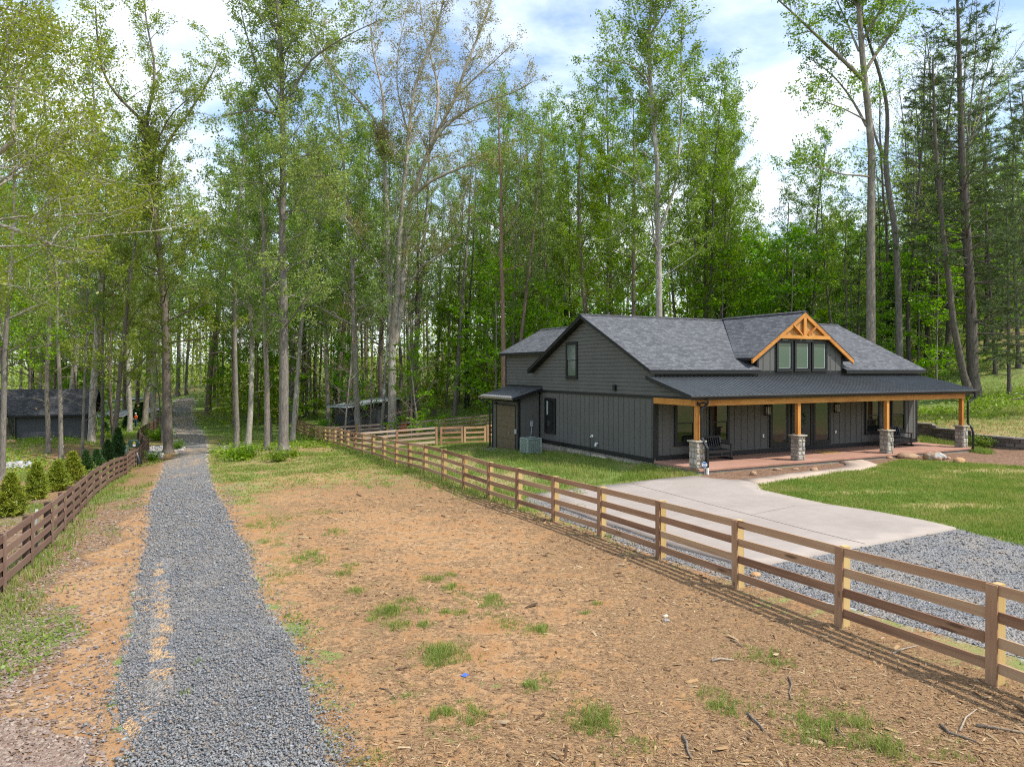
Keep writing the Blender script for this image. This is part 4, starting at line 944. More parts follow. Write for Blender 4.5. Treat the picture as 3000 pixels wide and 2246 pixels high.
def fence(label, pts, H, nr, mats, side=1, face=True, group=None, rw_=.14, rt=.03, ps=(.10,.14), name='plank_fence', wob=.012, top_gap=.0, extra=0.0):
    mr, mf, mp = mats; rng = random.Random(len(pts))
    x0, y0 = pts[0]; root = empty(name, (x0, y0, z1(x0, y0))); o0 = Vector(root.location)
    tag(root, label, 'fence', group)
    me_post = boxmesh('fence_post', -ps[0]/2, ps[0]/2, -ps[1]/2, ps[1]/2, -.25, H + extra, mp)
    me_rail = boxmesh('fence_rail', 0, 1, -rt/2, rt/2, -rw_/2, rw_/2, mr)
    me_face = boxmesh('face_board', -.075, .075, -.0125, .0125, -.10, H, mf)
    for me in (me_post, me_rail, me_face): pass
    n = len(pts); over = MB(); nrail = 0
    dirs = []
    for i in range(n):
        a = np.array(pts[max(i-1,0)]); b = np.array(pts[min(i+1,n-1)]); d = (b-a)/np.linalg.norm(b-a); dirs.append(d)
    Z = [z1(*p) for p in pts]
    for i in range(n):
        d = dirs[i]; nn = np.array([-d[1], d[0]])*side; ang = math.atan2(d[1], d[0])
        if i < 100:
            q = bpy.data.objects.new('post', me_post); link(q, root); q.location = Vector((pts[i][0]-nn[0]*(ps[1]/2+rt/2+.002), pts[i][1]-nn[1]*(ps[1]/2+rt/2+.002), Z[i])) - o0; q.rotation_euler = (rng.uniform(-.008,.008), rng.uniform(-.008,.008), ang)
            if face:
                q = bpy.data.objects.new('face_board', me_face); link(q, root); q.location = Vector((pts[i][0]+nn[0]*(rt/2+.0145), pts[i][1]+nn[1]*(rt/2+.0145), Z[i])) - o0; q.rotation_euler = (0, rng.uniform(-.012,.012), ang)
        if i < n-1:
            for k in range(nr):
                h = H - rw_/2 - top_gap - k*(H - rw_ - .17)/(nr-1)
                a = Vector((pts[i][0], pts[i][1], Z[i] + h + rng.uniform(-wob, wob))); b = Vector((pts[i+1][0], pts[i+1][1], Z[i+1] + h + rng.uniform(-wob, wob)))
                v = b - a; L = v.length
                if nrail < 100:
                    q = bpy.data.objects.new('rail', me_rail); link(q, root); nrail += 1
                    q.location = a + v*.0015 - o0; q.scale = (L*.997, 1, 1); q.rotation_euler = (rng.uniform(-.02,.02), -math.atan2(v.z, math.hypot(v.x, v.y)), math.atan2(v.y, v.x))
                else:
                    over.bar(a - o0, b - o0 - v*.003, rt, rw_)
    if over.v: tag(over.build('far_rails', mr, root), kind='stuff')
    return root
FR = smooth_line(FENCE_R, 2)
MAINP = [(7.75,4.5),(6.97,6.77),(6.1,9.09),(5.17,11.3),(4.22,13.5),(3.25,15.85),(2.24,18.25),(1.19,20.45),(.17,22.6),(-.81,24.8),(-1.83,27.1),(-2.84,29.41),(-3.91,31.85),(-4.91,34.12),(-5.94,36.48),(-7.0,38.93),(-8.05,41.33),(-9.13,43.78),(-10.15,46.15)]
main_pts = MAINP + resample([(-10.15,46.15),(-15.2,57.8),(-23.4,77)], 2.55)[1:]
fence('long new cedar plank fence running from the right foreground back along the pasture', main_pts, 1.27, 4, (M_RAIL, M_FACE, M_YPOST), side=1, group='new cedar plank fences')
def Uline(x, y, n, st=2.5): return [(x + HU[0]*st*i, y + HU[1]*st*i) for i in range(n)]
fence('pale weathered cedar pasture fence crossing in front of the small metal shed', Uline(-15.0, 57.6, 9, 2.55), 1.27, 4, (M_PALE, M_PALE, M_YPOST), side=1, face=False, group='new cedar plank fences', extra=.03)
g0 = np.array([-10.05, 45.9])
fence('short cedar cross fence from the long fence to the double gate', Uline(g0[0], g0[1], 3, 2.77), 1.25, 4, (M_PALE, M_FACE, M_FACE), side=-1, face=True, group='new cedar plank fences')
fence('short cedar fence between the double gate and the garage lean to', Uline(*(g0 + HU*9.35), 3, 1.4), 1.25, 4, (M_RAIL, M_FACE, M_YPOST), side=-1, face=True, group='new cedar plank fences')
gt = empty('double_gate', (*(g0 + HU*5.70), z1(*(g0 + HU*5.70))), HR); tag(gt, 'closed reddish cedar double gate on the grass left of the garage', 'gate')
for k in range(2):
    x = .1 + k*1.74; dz = -.05*k
    leaf = MB(); leaf.box(x, x+.14, -.05, 0, .06+dz, 1.24+dz); leaf.box(x+1.52, x+1.66, -.05, 0, .06+dz, 1.24+dz); lf = leaf.build('gate_leaf', M_FACE, gt)
    r_ = MB()
    for h in (.10, .42, .76, 1.10): r_.box(x+.14, x+1.52, -.045, -.01, h+dz, h+.125+dz)
    r_.build('gate_rail', M_RAIL, lf)
bl = smooth_line(FENCE_L, 2)
LM = (M_BRAIL, M_BFACE, M_BPOST)
fence('dark brown stained plank fence along the left side of the gravel road', resample(bl, 2.3, .9), 1.16, 4, LM, side=-1, group='brown stained fences', ps=(.14,.14), rw_=.15)
fence('far stretch of brown plank fence climbing beside the shaded road bend', resample(smooth_line([(-28.9,57.0),(-31.2,60.0),(-32.5,62.5),(-37.7,75),(-43.6,90),(-48.5,101)], 1), 2.3), 1.16, 4, LM, side=-1, group='brown stained fences', ps=(.14,.14), rw_=.15)

# ------------------------------------------------------------------ sheds
def lap_wall(mb, x0, x1, z0, z1_, y, ex=.16, out=-1):
    z = z0
    while z < z1_ - .01:
        z2 = min(z+ex, z1_); mb.hexa([(x0,y,z),(x1,y,z),(x1,y-out*.08,z),(x0,y-out*.08,z),(x0,y-out*.012,z2),(x1,y-out*.012,z2),(x1,y-out*.08,z2),(x0,y-out*.08,z2)]); z = z2
bp = at(45,1291); bd = R(21); BL = 5.75
barn = empty('barn', bp, bd); tag(barn, 'dark grey lap sided barn with shingle roof among the trees on the left', 'barn')
Hb = 2.45*bp.y/63
m_bs = plain('slate_siding', (.062,.064,.068), .6, .12, 2)
m = MB(); lap_wall(m, 0, BL, -.3, Hb, 0); m.box(0, BL, .08, 3.6, -.3, Hb); m.build('wall', m_bs, barn)
m = MB(); m.prism([(.1,Hb),(3.55,Hb),(1.83,Hb+1.85)], 'x', .02, BL-.02); m.build('gable', m_bs, barn)
rf = roofmesh('roof', [[(-1.0,-.75,Hb-.18),(BL+.6,-.75,Hb-.18),(BL+.6,1.83,Hb+2.12),(-.35,1.83,Hb+2.12)], [(BL+.6,4.4,Hb-.18),(-1.0,4.4,Hb-.18),(-.35,1.83,Hb+2.12),(BL+.6,1.83,Hb+2.12)]], .06, M_SHING2, barn)
m = MB(); m.box(-1.0, BL+.6, -.74, -.68, Hb-.36, Hb-.245); m.hexa([(BL+.5,-.7,Hb-.35),(BL+.58,-.7,Hb-.35),(BL+.58,1.83,Hb+1.9),(BL+.5,1.83,Hb+1.9),(BL+.5,-.7,Hb-.24),(BL+.58,-.7,Hb-.24),(BL+.58,1.83,Hb+2.05),(BL+.5,1.83,Hb+2.05)]); m.build('fascia', M_BLACK, rf)
m = MB(); m.box(-.03, .07, -.03, .06, -.3, Hb-.2); m.build('corner_board', M_BLACK, barn); m = MB(); m.box(BL-.07, BL+.03, -.03, .06, -.3, Hb-.2); m.build('corner_board', M_BLACK, barn)
m = MB(); m.box(-.05, BL+.05, -.06, .0, -.3, .06); m.build('pale_footing', plain('pale_block', (.42,.33,.26), .9), barn)
bm2 = sheet('mulch_strip', [tuple((bp + Vector((math.cos(bd)*a - math.sin(bd)*b, math.sin(bd)*a + math.cos(bd)*b, 0))).to_2d()) for a, b in ((-.3,-.05),(BL+.4,-.05),(BL+.5,-2.4),(BL*.4,-2.6),(-.2,-1.9))], .06, plain('dark_mulch', (.05,.036,.032), .95, .5, 9, .1, 0, .8), .6, 'dark mulch strip before the barn', 'mulch', edge=.1)
# second building at the left edge
b2 = Vector((-.73*76, 76, 0)); b2.z = z1(b2.x, b2.y)
hs = empty('outbuilding', b2, .1); tag(hs, 'dark grey outbuilding cut off by the left edge of the picture', 'outbuilding')
m = MB(); lap_wall(m, -6, 1.6, -.3, 3.6, 0); m.box(-6, 1.6, .08, 5, -.3, 3.6); m.build('wall', m_bs, hs)
roofmesh('roof', [[(-6.3,-.5,3.5),(2.2,-.5,3.5),(2.2,2.5,5.3),(-6.3,2.5,5.3)], [(2.2,5.5,3.5),(-6.3,5.5,3.5),(-6.3,2.5,5.3),(2.2,2.5,5.3)]], .12, M_SHING2, hs)
m = MB(); m.box(1.5,1.66,-.05,.1,-.3,3.5); m.build('corner_board', M_BLACK, hs)
# small metal shed behind the pasture fence
sa = px2w(1027, 1262, 62.5); sbq = px2w(1168, 1250, 66.5); ang = math.atan2(sbq[1]-sa[1], sbq[0]-sa[0]); SLn = math.hypot(sbq[0]-sa[0], sbq[1]-sa[1]) + .1
sz = z1(sa[0], sa[1]) - .05
sh = empty('metal_shed', (sa[0], sa[1], sz), ang); tag(sh, 'small dark metal clad shed with pale lean to roof behind the pasture fence', 'shed')
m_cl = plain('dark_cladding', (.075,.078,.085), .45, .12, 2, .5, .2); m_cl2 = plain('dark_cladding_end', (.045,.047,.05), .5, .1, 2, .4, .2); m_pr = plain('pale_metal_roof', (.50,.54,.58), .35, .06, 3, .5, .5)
zt0 = CAMZ - (1192-HZ)/F0*62 - sz; zt1 = CAMZ - (1168-HZ)/F0*66 - sz
m = MB(); m.hexa([(0,0,-.4),(SLn,0,-.4),(SLn,2.2,-.4),(0,2.2,-.4),(0,0,zt0),(SLn,0,zt1),(SLn,2.2,zt1),(0,2.2,zt0)])
for i in range(11):
    x = .3+i*SLn/11; m.box(x-.02, x+.02, -.02, 0, -.3, zt0 + (zt1-zt0)*x/SLn - .05)
m.build('wall', m_cl, sh)
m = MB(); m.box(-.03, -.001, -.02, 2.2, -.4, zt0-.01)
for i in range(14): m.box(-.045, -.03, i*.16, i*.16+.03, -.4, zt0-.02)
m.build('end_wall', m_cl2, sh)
k = (zt1-zt0)/SLn
m = MB(); m.slab([(-.75,-.5,zt0-.75*k+.05),(SLn+.5,-.5,zt1+.5*k+.05),(SLn+.5,2.6,zt1+.5*k+.05),(-.75,2.6,zt0-.75*k+.05)], .05)
for i in range(8): y = -.48+i*.43; m.hexa([(-.75,y,zt0-.75*k+.051),(SLn+.5,y,zt1+.5*k+.051),(SLn+.5,y+.04,zt1+.5*k+.051),(-.75,y+.04,zt0-.75*k+.051),(-.75,y+.01,zt0-.75*k+.08),(SLn+.5,y+.01,zt1+.5*k+.08),(SLn+.5,y+.03,zt1+.5*k+.08),(-.75,y+.03,zt0-.75*k+.08)])
rfo = m.build('roof', m_pr, sh)
m = MB(); m.hexa([(-.7,-.46,zt0-.7*k-.12),(SLn+.45,-.46,zt1+.45*k-.12),(SLn+.45,-.42,zt1+.45*k-.12),(-.7,-.42,zt0-.7*k-.12),(-.7,-.46,zt0-.7*k-.001),(SLn+.45,-.46,zt1+.45*k-.001),(SLn+.45,-.42,zt1+.45*k-.001),(-.7,-.42,zt0-.7*k-.001)]); m.build('fascia', M_BLACK, rfo)
m = MB(); m.slab([(SLn+.4,-.3,zt1+.1),(SLn+1.35,-.3,zt1-.42),(SLn+1.35,2.2,zt1-.42),(SLn+.4,2.2,zt1+.1)], .06); m.build('side_roof', M_METAL, sh)
for y in (-.2, 2.0):
    m = MB(); m.box(SLn+1.1, SLn+1.22, y, y+.12, -.4, zt1-.42); m.build('support_post', M_FACE, sh)
# things beside it
def thing_mb(name, mb, mat, p, label, cat, rz=0, bevel=0, grp=None, smooth=False):
    o = mb.build(name, mat, None, bevel, smooth); o.location = p; o.rotation_euler = (0,0,rz); tag(o, label, cat, grp); return o
p = at(1181, 1247); p = px2w(1182,1243,64.5); zz = z1(p[0],p[1])
m = MB(); m.tube([(0,0,0),(0,0,.75),(0,0,.80)], [.26,.33,.35], 16); m.tube([(0,0,.8),(0,0,.82)], .31, 16)
thing_mb('bucket', m, plain('orange_plastic', (.62,.11,.03), .45), (p[0],p[1],zz), 'orange plastic bucket behind the pale pasture fence by the shed', 'bucket')
p = px2w(1236,1236,66); m = MB(); m.box(-1.2,1.2,-.5,.5,.12,.42); m.box(-1.3,1.3,-.06,.06,.3,.46); m.tube([(-.8,-.55,.2),(-.8,.55,.2)], .2, 12); m.tube([(.8,-.55,.2),(.8,.55,.2)], .2, 12)
thing_mb('garden_cart', m, plain('green_plastic', (.03,.16,.07), .5), (p[0],p[1],z1(p[0],p[1])), 'low green garden cart behind the pasture fence right of the shed', 'cart', .4, .03)
lp = px2w(1187,1222,70); lpz = z1(lp[0],lp[1]); wp = empty('firewood_stack', (lp[0],lp[1],lpz)); tag(wp, 'brown stack of firewood under the shed lean to', 'firewood')
m_lg = barkmat('firewood_bark', (.08,.05,.035), (.19,.12,.075)); rg = random.Random(3)
for r_ in range(6):
    for c_ in range(7 - r_ % 2):
        if rg.random() < .12 and r_ > 3: continue
        m = MB(); x = -.8+c_*.26+(r_ % 2)*.13; zc = .13+r_*.22; m.tube([(x,-.25,zc),(x+rg.uniform(-.03,.03),.25,zc)], .12*rg.uniform(.85,1.05), 8); m.build('log', m_lg, wp)
# utility cabinets
tp = at(393, 1312); tx = empty('transformer_box', (tp.x, tp.y, tp.z), .12); tag(tx, 'dark green electrical transformer box with warning label behind the brown fence', 'transformer')
kk = tp.y/F0; w = 34*kk/2; h = 21*kk*1.1
m = MB(); m.box(-w, w, 0, w*1.3, -.1, h*.85); m.hexa([(-w,0,h*.85),(w,0,h*.85),(w,w*1.3,h*.85),(-w,w*1.3,h*.85),(-w*.97,.05,h),(w*.97,.05,h),(w*.97,w*1.25,h),(-w*.97,w*1.25,h)]); m.build('cabinet', plain('transformer_green', (.035,.065,.04), .5), tx, .02)
m = MB(); m.add([(-.12,-.006,h*.62),(.12,-.006,h*.62),(0,-.006,h*.86),(-.12,-.001,h*.62),(.12,-.001,h*.62),(0,-.001,h*.86)], [(0,1,2),(5,4,3),(0,3,4,1),(1,4,5,2),(2,5,3,0)]); m.build('warning_triangle', plain('warning_yellow', (.62,.42,.03), .5), tx)
m = MB(); m.box(-.11, .11, -.006, -.001, h*.22, h*.5); m.build('label_plate', M_WHITE, tx)
m = MB(); m.tube([(w*.82,.0,h*.7),(w*.82,-.03,h*.7)], .05, 10); m.build('lock', M_GREY, tx)
tp = at(369, 1326); kk = tp.y/F0; w = 12*kk/2; h = 21*kk
m = MB(); m.box(-w,w,-w,w,-.1,h*.8); m.box(-w*1.08,w*1.08,-w*1.08,w*1.08,h*.8,h); m.box(-w*.9,w*.9,-w*1.1,-w*1.0,h*.1,h*.7)
thing_mb('utility_pedestal', m, plain('pale_green_plastic', (.28,.36,.28), .6), tp, 'pale green utility pedestal left of the transformer box', 'pedestal', .2, .03)
# stake by the near end of the brown fence and the black erosion bag
tp = at(107, 1626); st = empty('marker_stake', tp); tag(st, 'thin metal stake with white top standing before the brown fence', 'stake')
m = MB(); m.box(-.02,.02,-.012,.012,-.1,.72); m.build('stake_shaft', plain('dark_steel', (.08,.08,.075), .5, .1, 4, .5, .4), st)
m = MB(); m.box(-.024,.024,-.016,.016,.72,1.12); m.build('white_tip', M_WHITE, st)
tp = at(410, 1366); m = MB(); m.tube([(0,0,0),(-.06,0,.25),(-.16,.02,.6),(-.26,.02,.9),(-.30,0,1.0)], [.17,.19,.17,.13,.05], 10); thing_mb('silt_bag', m, plain('black_plastic', (.015,.015,.017), .35, .3, 5, .5, 0, .5), tp, 'black plastic erosion roll leaning on the brown fence by the big tree', 'erosion roll', 0, 0, None, True)
# paved driveways far on the left
m_pv = plain('pale_asphalt', (.30,.30,.31), .9, .12, .3)
sheet('asphalt_road', gp([(270,1228),(330,1227),(390,1224),(470,1204),(470,1196),(390,1200),(330,1203),(270,1207)]), .12, m_pv, 2.0, 'pale asphalt drive behind the trees on the left', 'road')
sheet('asphalt_road', gp([(283,1186),(330,1179),(420,1172),(420,1168),(330,1173),(283,1180)]), .15, m_pv, 2.5, 'far pale asphalt lane at the top of the left lawn', 'road')
sheet('asphalt_road', gp([(-60,1300),(8,1292),(36,1285),(36,1252),(8,1256),(-60,1262)]), .10, m_pv, 1.5, 'pale asphalt drive left of the barn', 'road')
# scrap and sticks on the clay
tp = at(1361, 1981); m = MB(); m.add([(-.05,0,.0),(.02,-.03,.0),(.06,.03,.004),(.0,.05,.02),(-.05,0,-.006),(.02,-.03,-.006),(.06,.03,-.002),(.0,.05,.014)], [(0,1,2,3),(7,6,5,4),(0,4,5,1),(1,5,6,2),(2,6,7,3),(3,7,4,0)])
thing_mb('plastic_scrap', m, plain('blue_plastic', (.05,.13,.50), .5), tp + Vector((0,0,.012)), 'small blue plastic scrap lying on the orange clay', 'scrap')
M_STICK = barkmat('dead_stick', (.11,.085,.065), (.28,.23,.18)); M_STICKP = barkmat('bleached_stick', (.26,.21,.16), (.42,.36,.29))
def stick(pts, r, label, mat=None, name='stick'):
    r *= .6; P = [at(*q) for q in pts]; L = [tuple(q + Vector((0,0,r*.8 + .012*(i % 2)))) for i, q in enumerate(P)]; o = P[0]
    m = MB(); m.tube([tuple(Vector(q) - o) for q in L], [r*(1-.5*i/(len(L)-1)) for i in range(len(L))], 7); b = m.build(name, mat or M_STICK, None, 0, True); b.location = o; tag(b, label, 'stick', 'dead sticks on the clay'); return b
stick([(2085,1938),(2110,1934),(2150,1936)], .035, 'short grey stub of branch on the clay left of the others', M_STICKP)
stick([(2310,1985),(2320,2008),(2313,2030),(2318,2052)], .022, 'upright looking crooked stick pointing toward the camera, middle right')
stick([(2190,2092),(2208,2112),(2222,2121),(2242,2148)], .03, 'brown stick slanting down to the right near the bottom grass')
stick([(2445,2133),(2460,2150),(2476,2163)], .02, 'small dark stick by the bottom grass tufts')
stick([(2755,2125),(2782,2152),(2815,2158),(2860,2178)], .028, 'dark forked looking stick low at the right', None)
stick([(2812,2142),(2830,2105),(2862,2078)], .02, 'pale curved twig rising from the dark stick at right', M_STICKP)
stick([(2860,2127),(2920,2138),(3005,2150)], .032, 'long straight pole of branch running off the right edge')
stick([(2140,1875),(2160,1885),(2175,1897)], .018, 'little dark stick nearest the middle fence post')
stick([(2615,1915),(2650,1903),(2690,1892)], .022, 'bleached splinter of wood close below the bottom rail', M_STICKP)
stick([(1112,2015),(1140,2024),(1160,2048)], .014, 'thin bent twig on bare clay right of the gravel road')
stick([(2000,2160),(2012,2180),(2014,2200),(2026,2228)], .03, 'stout brown stick at the bottom edge of the picture', None)
# concrete apron at the garage door
sheet('gravel_apron', [hw(-1.35,10.2), hw(-1.35,12.9), hw(-2.3,12.7), hw(-2.3,10.0)], .03, M_GRAVEL, .4, 'small gravel apron before the garage door', 'gravel', edge=.06)
# ------------------------------------------------------------------ trees
BARK = {'grey': barkmat('grey_bark', (.105,.088,.072), (.28,.245,.205), (.33,.305,.265), .02), 'pale': barkmat('pale_bark', (.19,.165,.135), (.44,.395,.335), (.48,.455,.41), .06),
 'brown': barkmat('brown_bark', (.09,.07,.054), (.235,.19,.145)), 'red': barkmat('reddish_bark', (.10,.065,.045), (.25,.17,.125)), 'dark': barkmat('dark_bark', (.06,.05,.042), (.17,.145,.12)),
 'lichen': barkmat('lichen_bark', (.10,.09,.075), (.24,.22,.19), (.46,.47,.44), .12)}
LEAF = {'green': leafmat('spring_leaves', [(.10,.165,.042), (.15,.235,.06), (.21,.30,.085), (.27,.36,.12)]),
 'sage': leafmat('soft_green_leaves', [(.135,.19,.075), (.19,.26,.10), (.245,.32,.135), (.31,.385,.19)]),
 'yellow': leafmat('yellow_green_leaves', [(.15,.19,.042), (.21,.25,.062), (.265,.30,.09), (.31,.34,.14)]),
 'bright': leafmat('bright_understory_leaves', [(.11,.215,.025), (.16,.295,.038), (.21,.36,.05), (.27,.42,.08)], .45),
 'deep': leafmat('deep_green_leaves', [(.085,.155,.022), (.135,.22,.034), (.185,.28,.048), (.24,.34,.075)]),
 'bud': leafmat('tan_buds', [(.21,.18,.085), (.28,.245,.125), (.33,.30,.16), (.28,.30,.14)], .3),
 'rust': leafmat('rusty_buds', [(.19,.10,.055), (.25,.145,.085), (.27,.18,.11)], .3),
 'pine': leafmat('pine_needles', [(.05,.078,.033), (.078,.11,.048), (.11,.145,.07), (.15,.17,.10)], .25),
 'ivy': leafmat('ivy_leaves', [(.02,.05,.014), (.035,.085,.022), (.06,.12,.035)], .2)}

class Wood:
    def __init__(s): s.V = []; s.Q = []; s.n = 0
    def tube(s, P, r, k):
        P = np.asarray(P); m = len(P); D = np.gradient(P, axis=0); D /= np.linalg.norm(D, axis=1, keepdims=True) + 1e-9
        md = np.abs(D.mean(0)); ref = np.eye(3)[int(np.argmin(md))]
        X = np.cross(D, ref); X /= np.linalg.norm(X, axis=1, keepdims=True) + 1e-9; Y = np.cross(D, X)
        a = np.arange(k) * (2*math.pi/k)
        ring = P[:, None] + (X[:, None]*np.cos(a)[None, :, None] + Y[:, None]*np.sin(a)[None, :, None]) * np.asarray(r)[:, None, None]
        s.V.append(ring.reshape(-1, 3))
        i = np.arange(m-1)[:, None]*k; j = np.arange(k)[None]; j2 = (j+1) % k
        s.Q.append((np.stack([i+j, i+j2, i+k+j2, i+k+j], -1).reshape(-1, 4)) + s.n); s.n += m*k
    def mesh(s, name, mat):
        return npmesh(name, np.concatenate(s.V), np.concatenate(s.Q), None, [mat], smooth=True)
def leafquads(rng, P, size, up=.35, aspect=.55, var=.5):
    n = len(P); A = rng.normal(size=(n,3)); A[:, 2] *= .7; A /= np.linalg.norm(A, axis=1, keepdims=True)
    N = rng.normal(size=(n,3)); N[:, 2] = np.abs(N[:, 2]) + up; B = np.cross(N, A); B /= np.linalg.norm(B, axis=1, keepdims=True) + 1e-9
    s = size * (1 + var * rng.uniform(-1, 1, (n,1))); A = A * s; B = B * s * aspect
    V = np.stack([P - A*.5, P + B*.5 + A*.05, P + A*.5, P - B*.5 + A*.05], 1).reshape(-1, 3)
    return V, np.arange(4*n).reshape(-1, 4)
def walk(rng, p, d, L, n, wob, up):
    P = [np.array(p, float)]; d = np.array(d, float); d /= np.linalg.norm(d) + 1e-9; q = P[0]
    for _ in range(n):
        d = d + rng.normal(0, wob, 3); d[2] += up; d /= np.linalg.norm(d); q = q + d * (L/n); P.append(q)
    return np.array(P)
def lerp_path(P, t):
    s = np.linalg.norm(np.diff(P, axis=0), axis=1); c = np.concatenate([[0], np.cumsum(s)]); x = t * c[-1]
    i = min(int(np.searchsorted(c, x, 'right')) - 1, len(P) - 2); f = (x - c[i]) / max(s[i], 1e-9)
    return P[i] * (1-f) + P[i+1] * f, (P[i+1] - P[i]) / max(s[i], 1e-9), c[-1]
def clothe(rng, W, LP, P, r0, r1, o, first=.22):
    """secondaries, twigs and leaf places along one limb"""
    _, _, L = lerp_path(P, 0)
    ns = max(2, int(L * o['nsec']))
    for i in range(ns + 1):
        t = first + (1 - first) * (i + rng.uniform(0, .8)) / (ns + 1); t = min(t, 1.0)
        p, d, _ = lerp_path(P, t)
        if i == ns: dd = d; p = P[-1]
        else:
            az = rng.uniform(0, 2*math.pi); u = np.cross(d, [0.3, .2, 1]); u /= np.linalg.norm(u) + 1e-9; v = np.cross(d, u)
            dd = d * math.cos(o['sang']) + (u * math.cos(az) + v * math.sin(az)) * math.sin(o['sang']); dd[2] += o['sup']
        sl = o['slen'] * (1.15 - .55*t) * rng.uniform(.65, 1.25)
        S2 = walk(rng, p, dd, sl, 4, o['wob'], o['up2']); rs = max(.011, (r0*(1-t) + r1*t) * .42)
        W.tube(S2, np.linspace(rs, .007, 5), 4)
        for j in range(o['nter']):
            tt = .2 + .8 * (j + rng.uniform(0, 1)) / o['nter']; q, e, _ = lerp_path(S2, min(tt, 1))
            az = rng.normal(size=3); az[2] *= .5; f = e + az * .75; f[2] += o['up3']
            T3 = walk(rng, q, f, o['tlen'] * rng.uniform(.6, 1.3), 2, .15, o['up3'] * .3); W.tube(T3, [.009, .007, .004], 3)
            if o['nleaf'] > 0:
                k = rng.poisson(o['nleaf']); x = rng.uniform(0.1, 1, k)[:, None]; LP.append(T3[0] + (T3[-1] - T3[0]) * x + rng.normal(0, o['lspr'], (k, 3)) * np.array([1, 1, o.get('lflat', .8)]))
BASE = dict(H=27, r0=.27, lean=.02, first=.34, nprim=22, plen=5.0, ang0=25, ang1=65, nsec=1.15, slen=1.9, sang=.85, sup=.18, nter=4, tlen=.75, nleaf=11, lsize=.17, lspr=.17, wob=.16, up1=.05, up2=.05, up3=.12, sides=9, shape=.7, trunkwob=.035, flare=.55, stubs=2)
def trunk_radii(P, r0, r1, flare):
    s = np.concatenate([[0], np.cumsum(np.linalg.norm(np.diff(P, axis=0), axis=1))]); t = s / s[-1]
    return (r0*(1-t)**.85 + r1*t) * (1 + flare*np.exp(-s/.55))
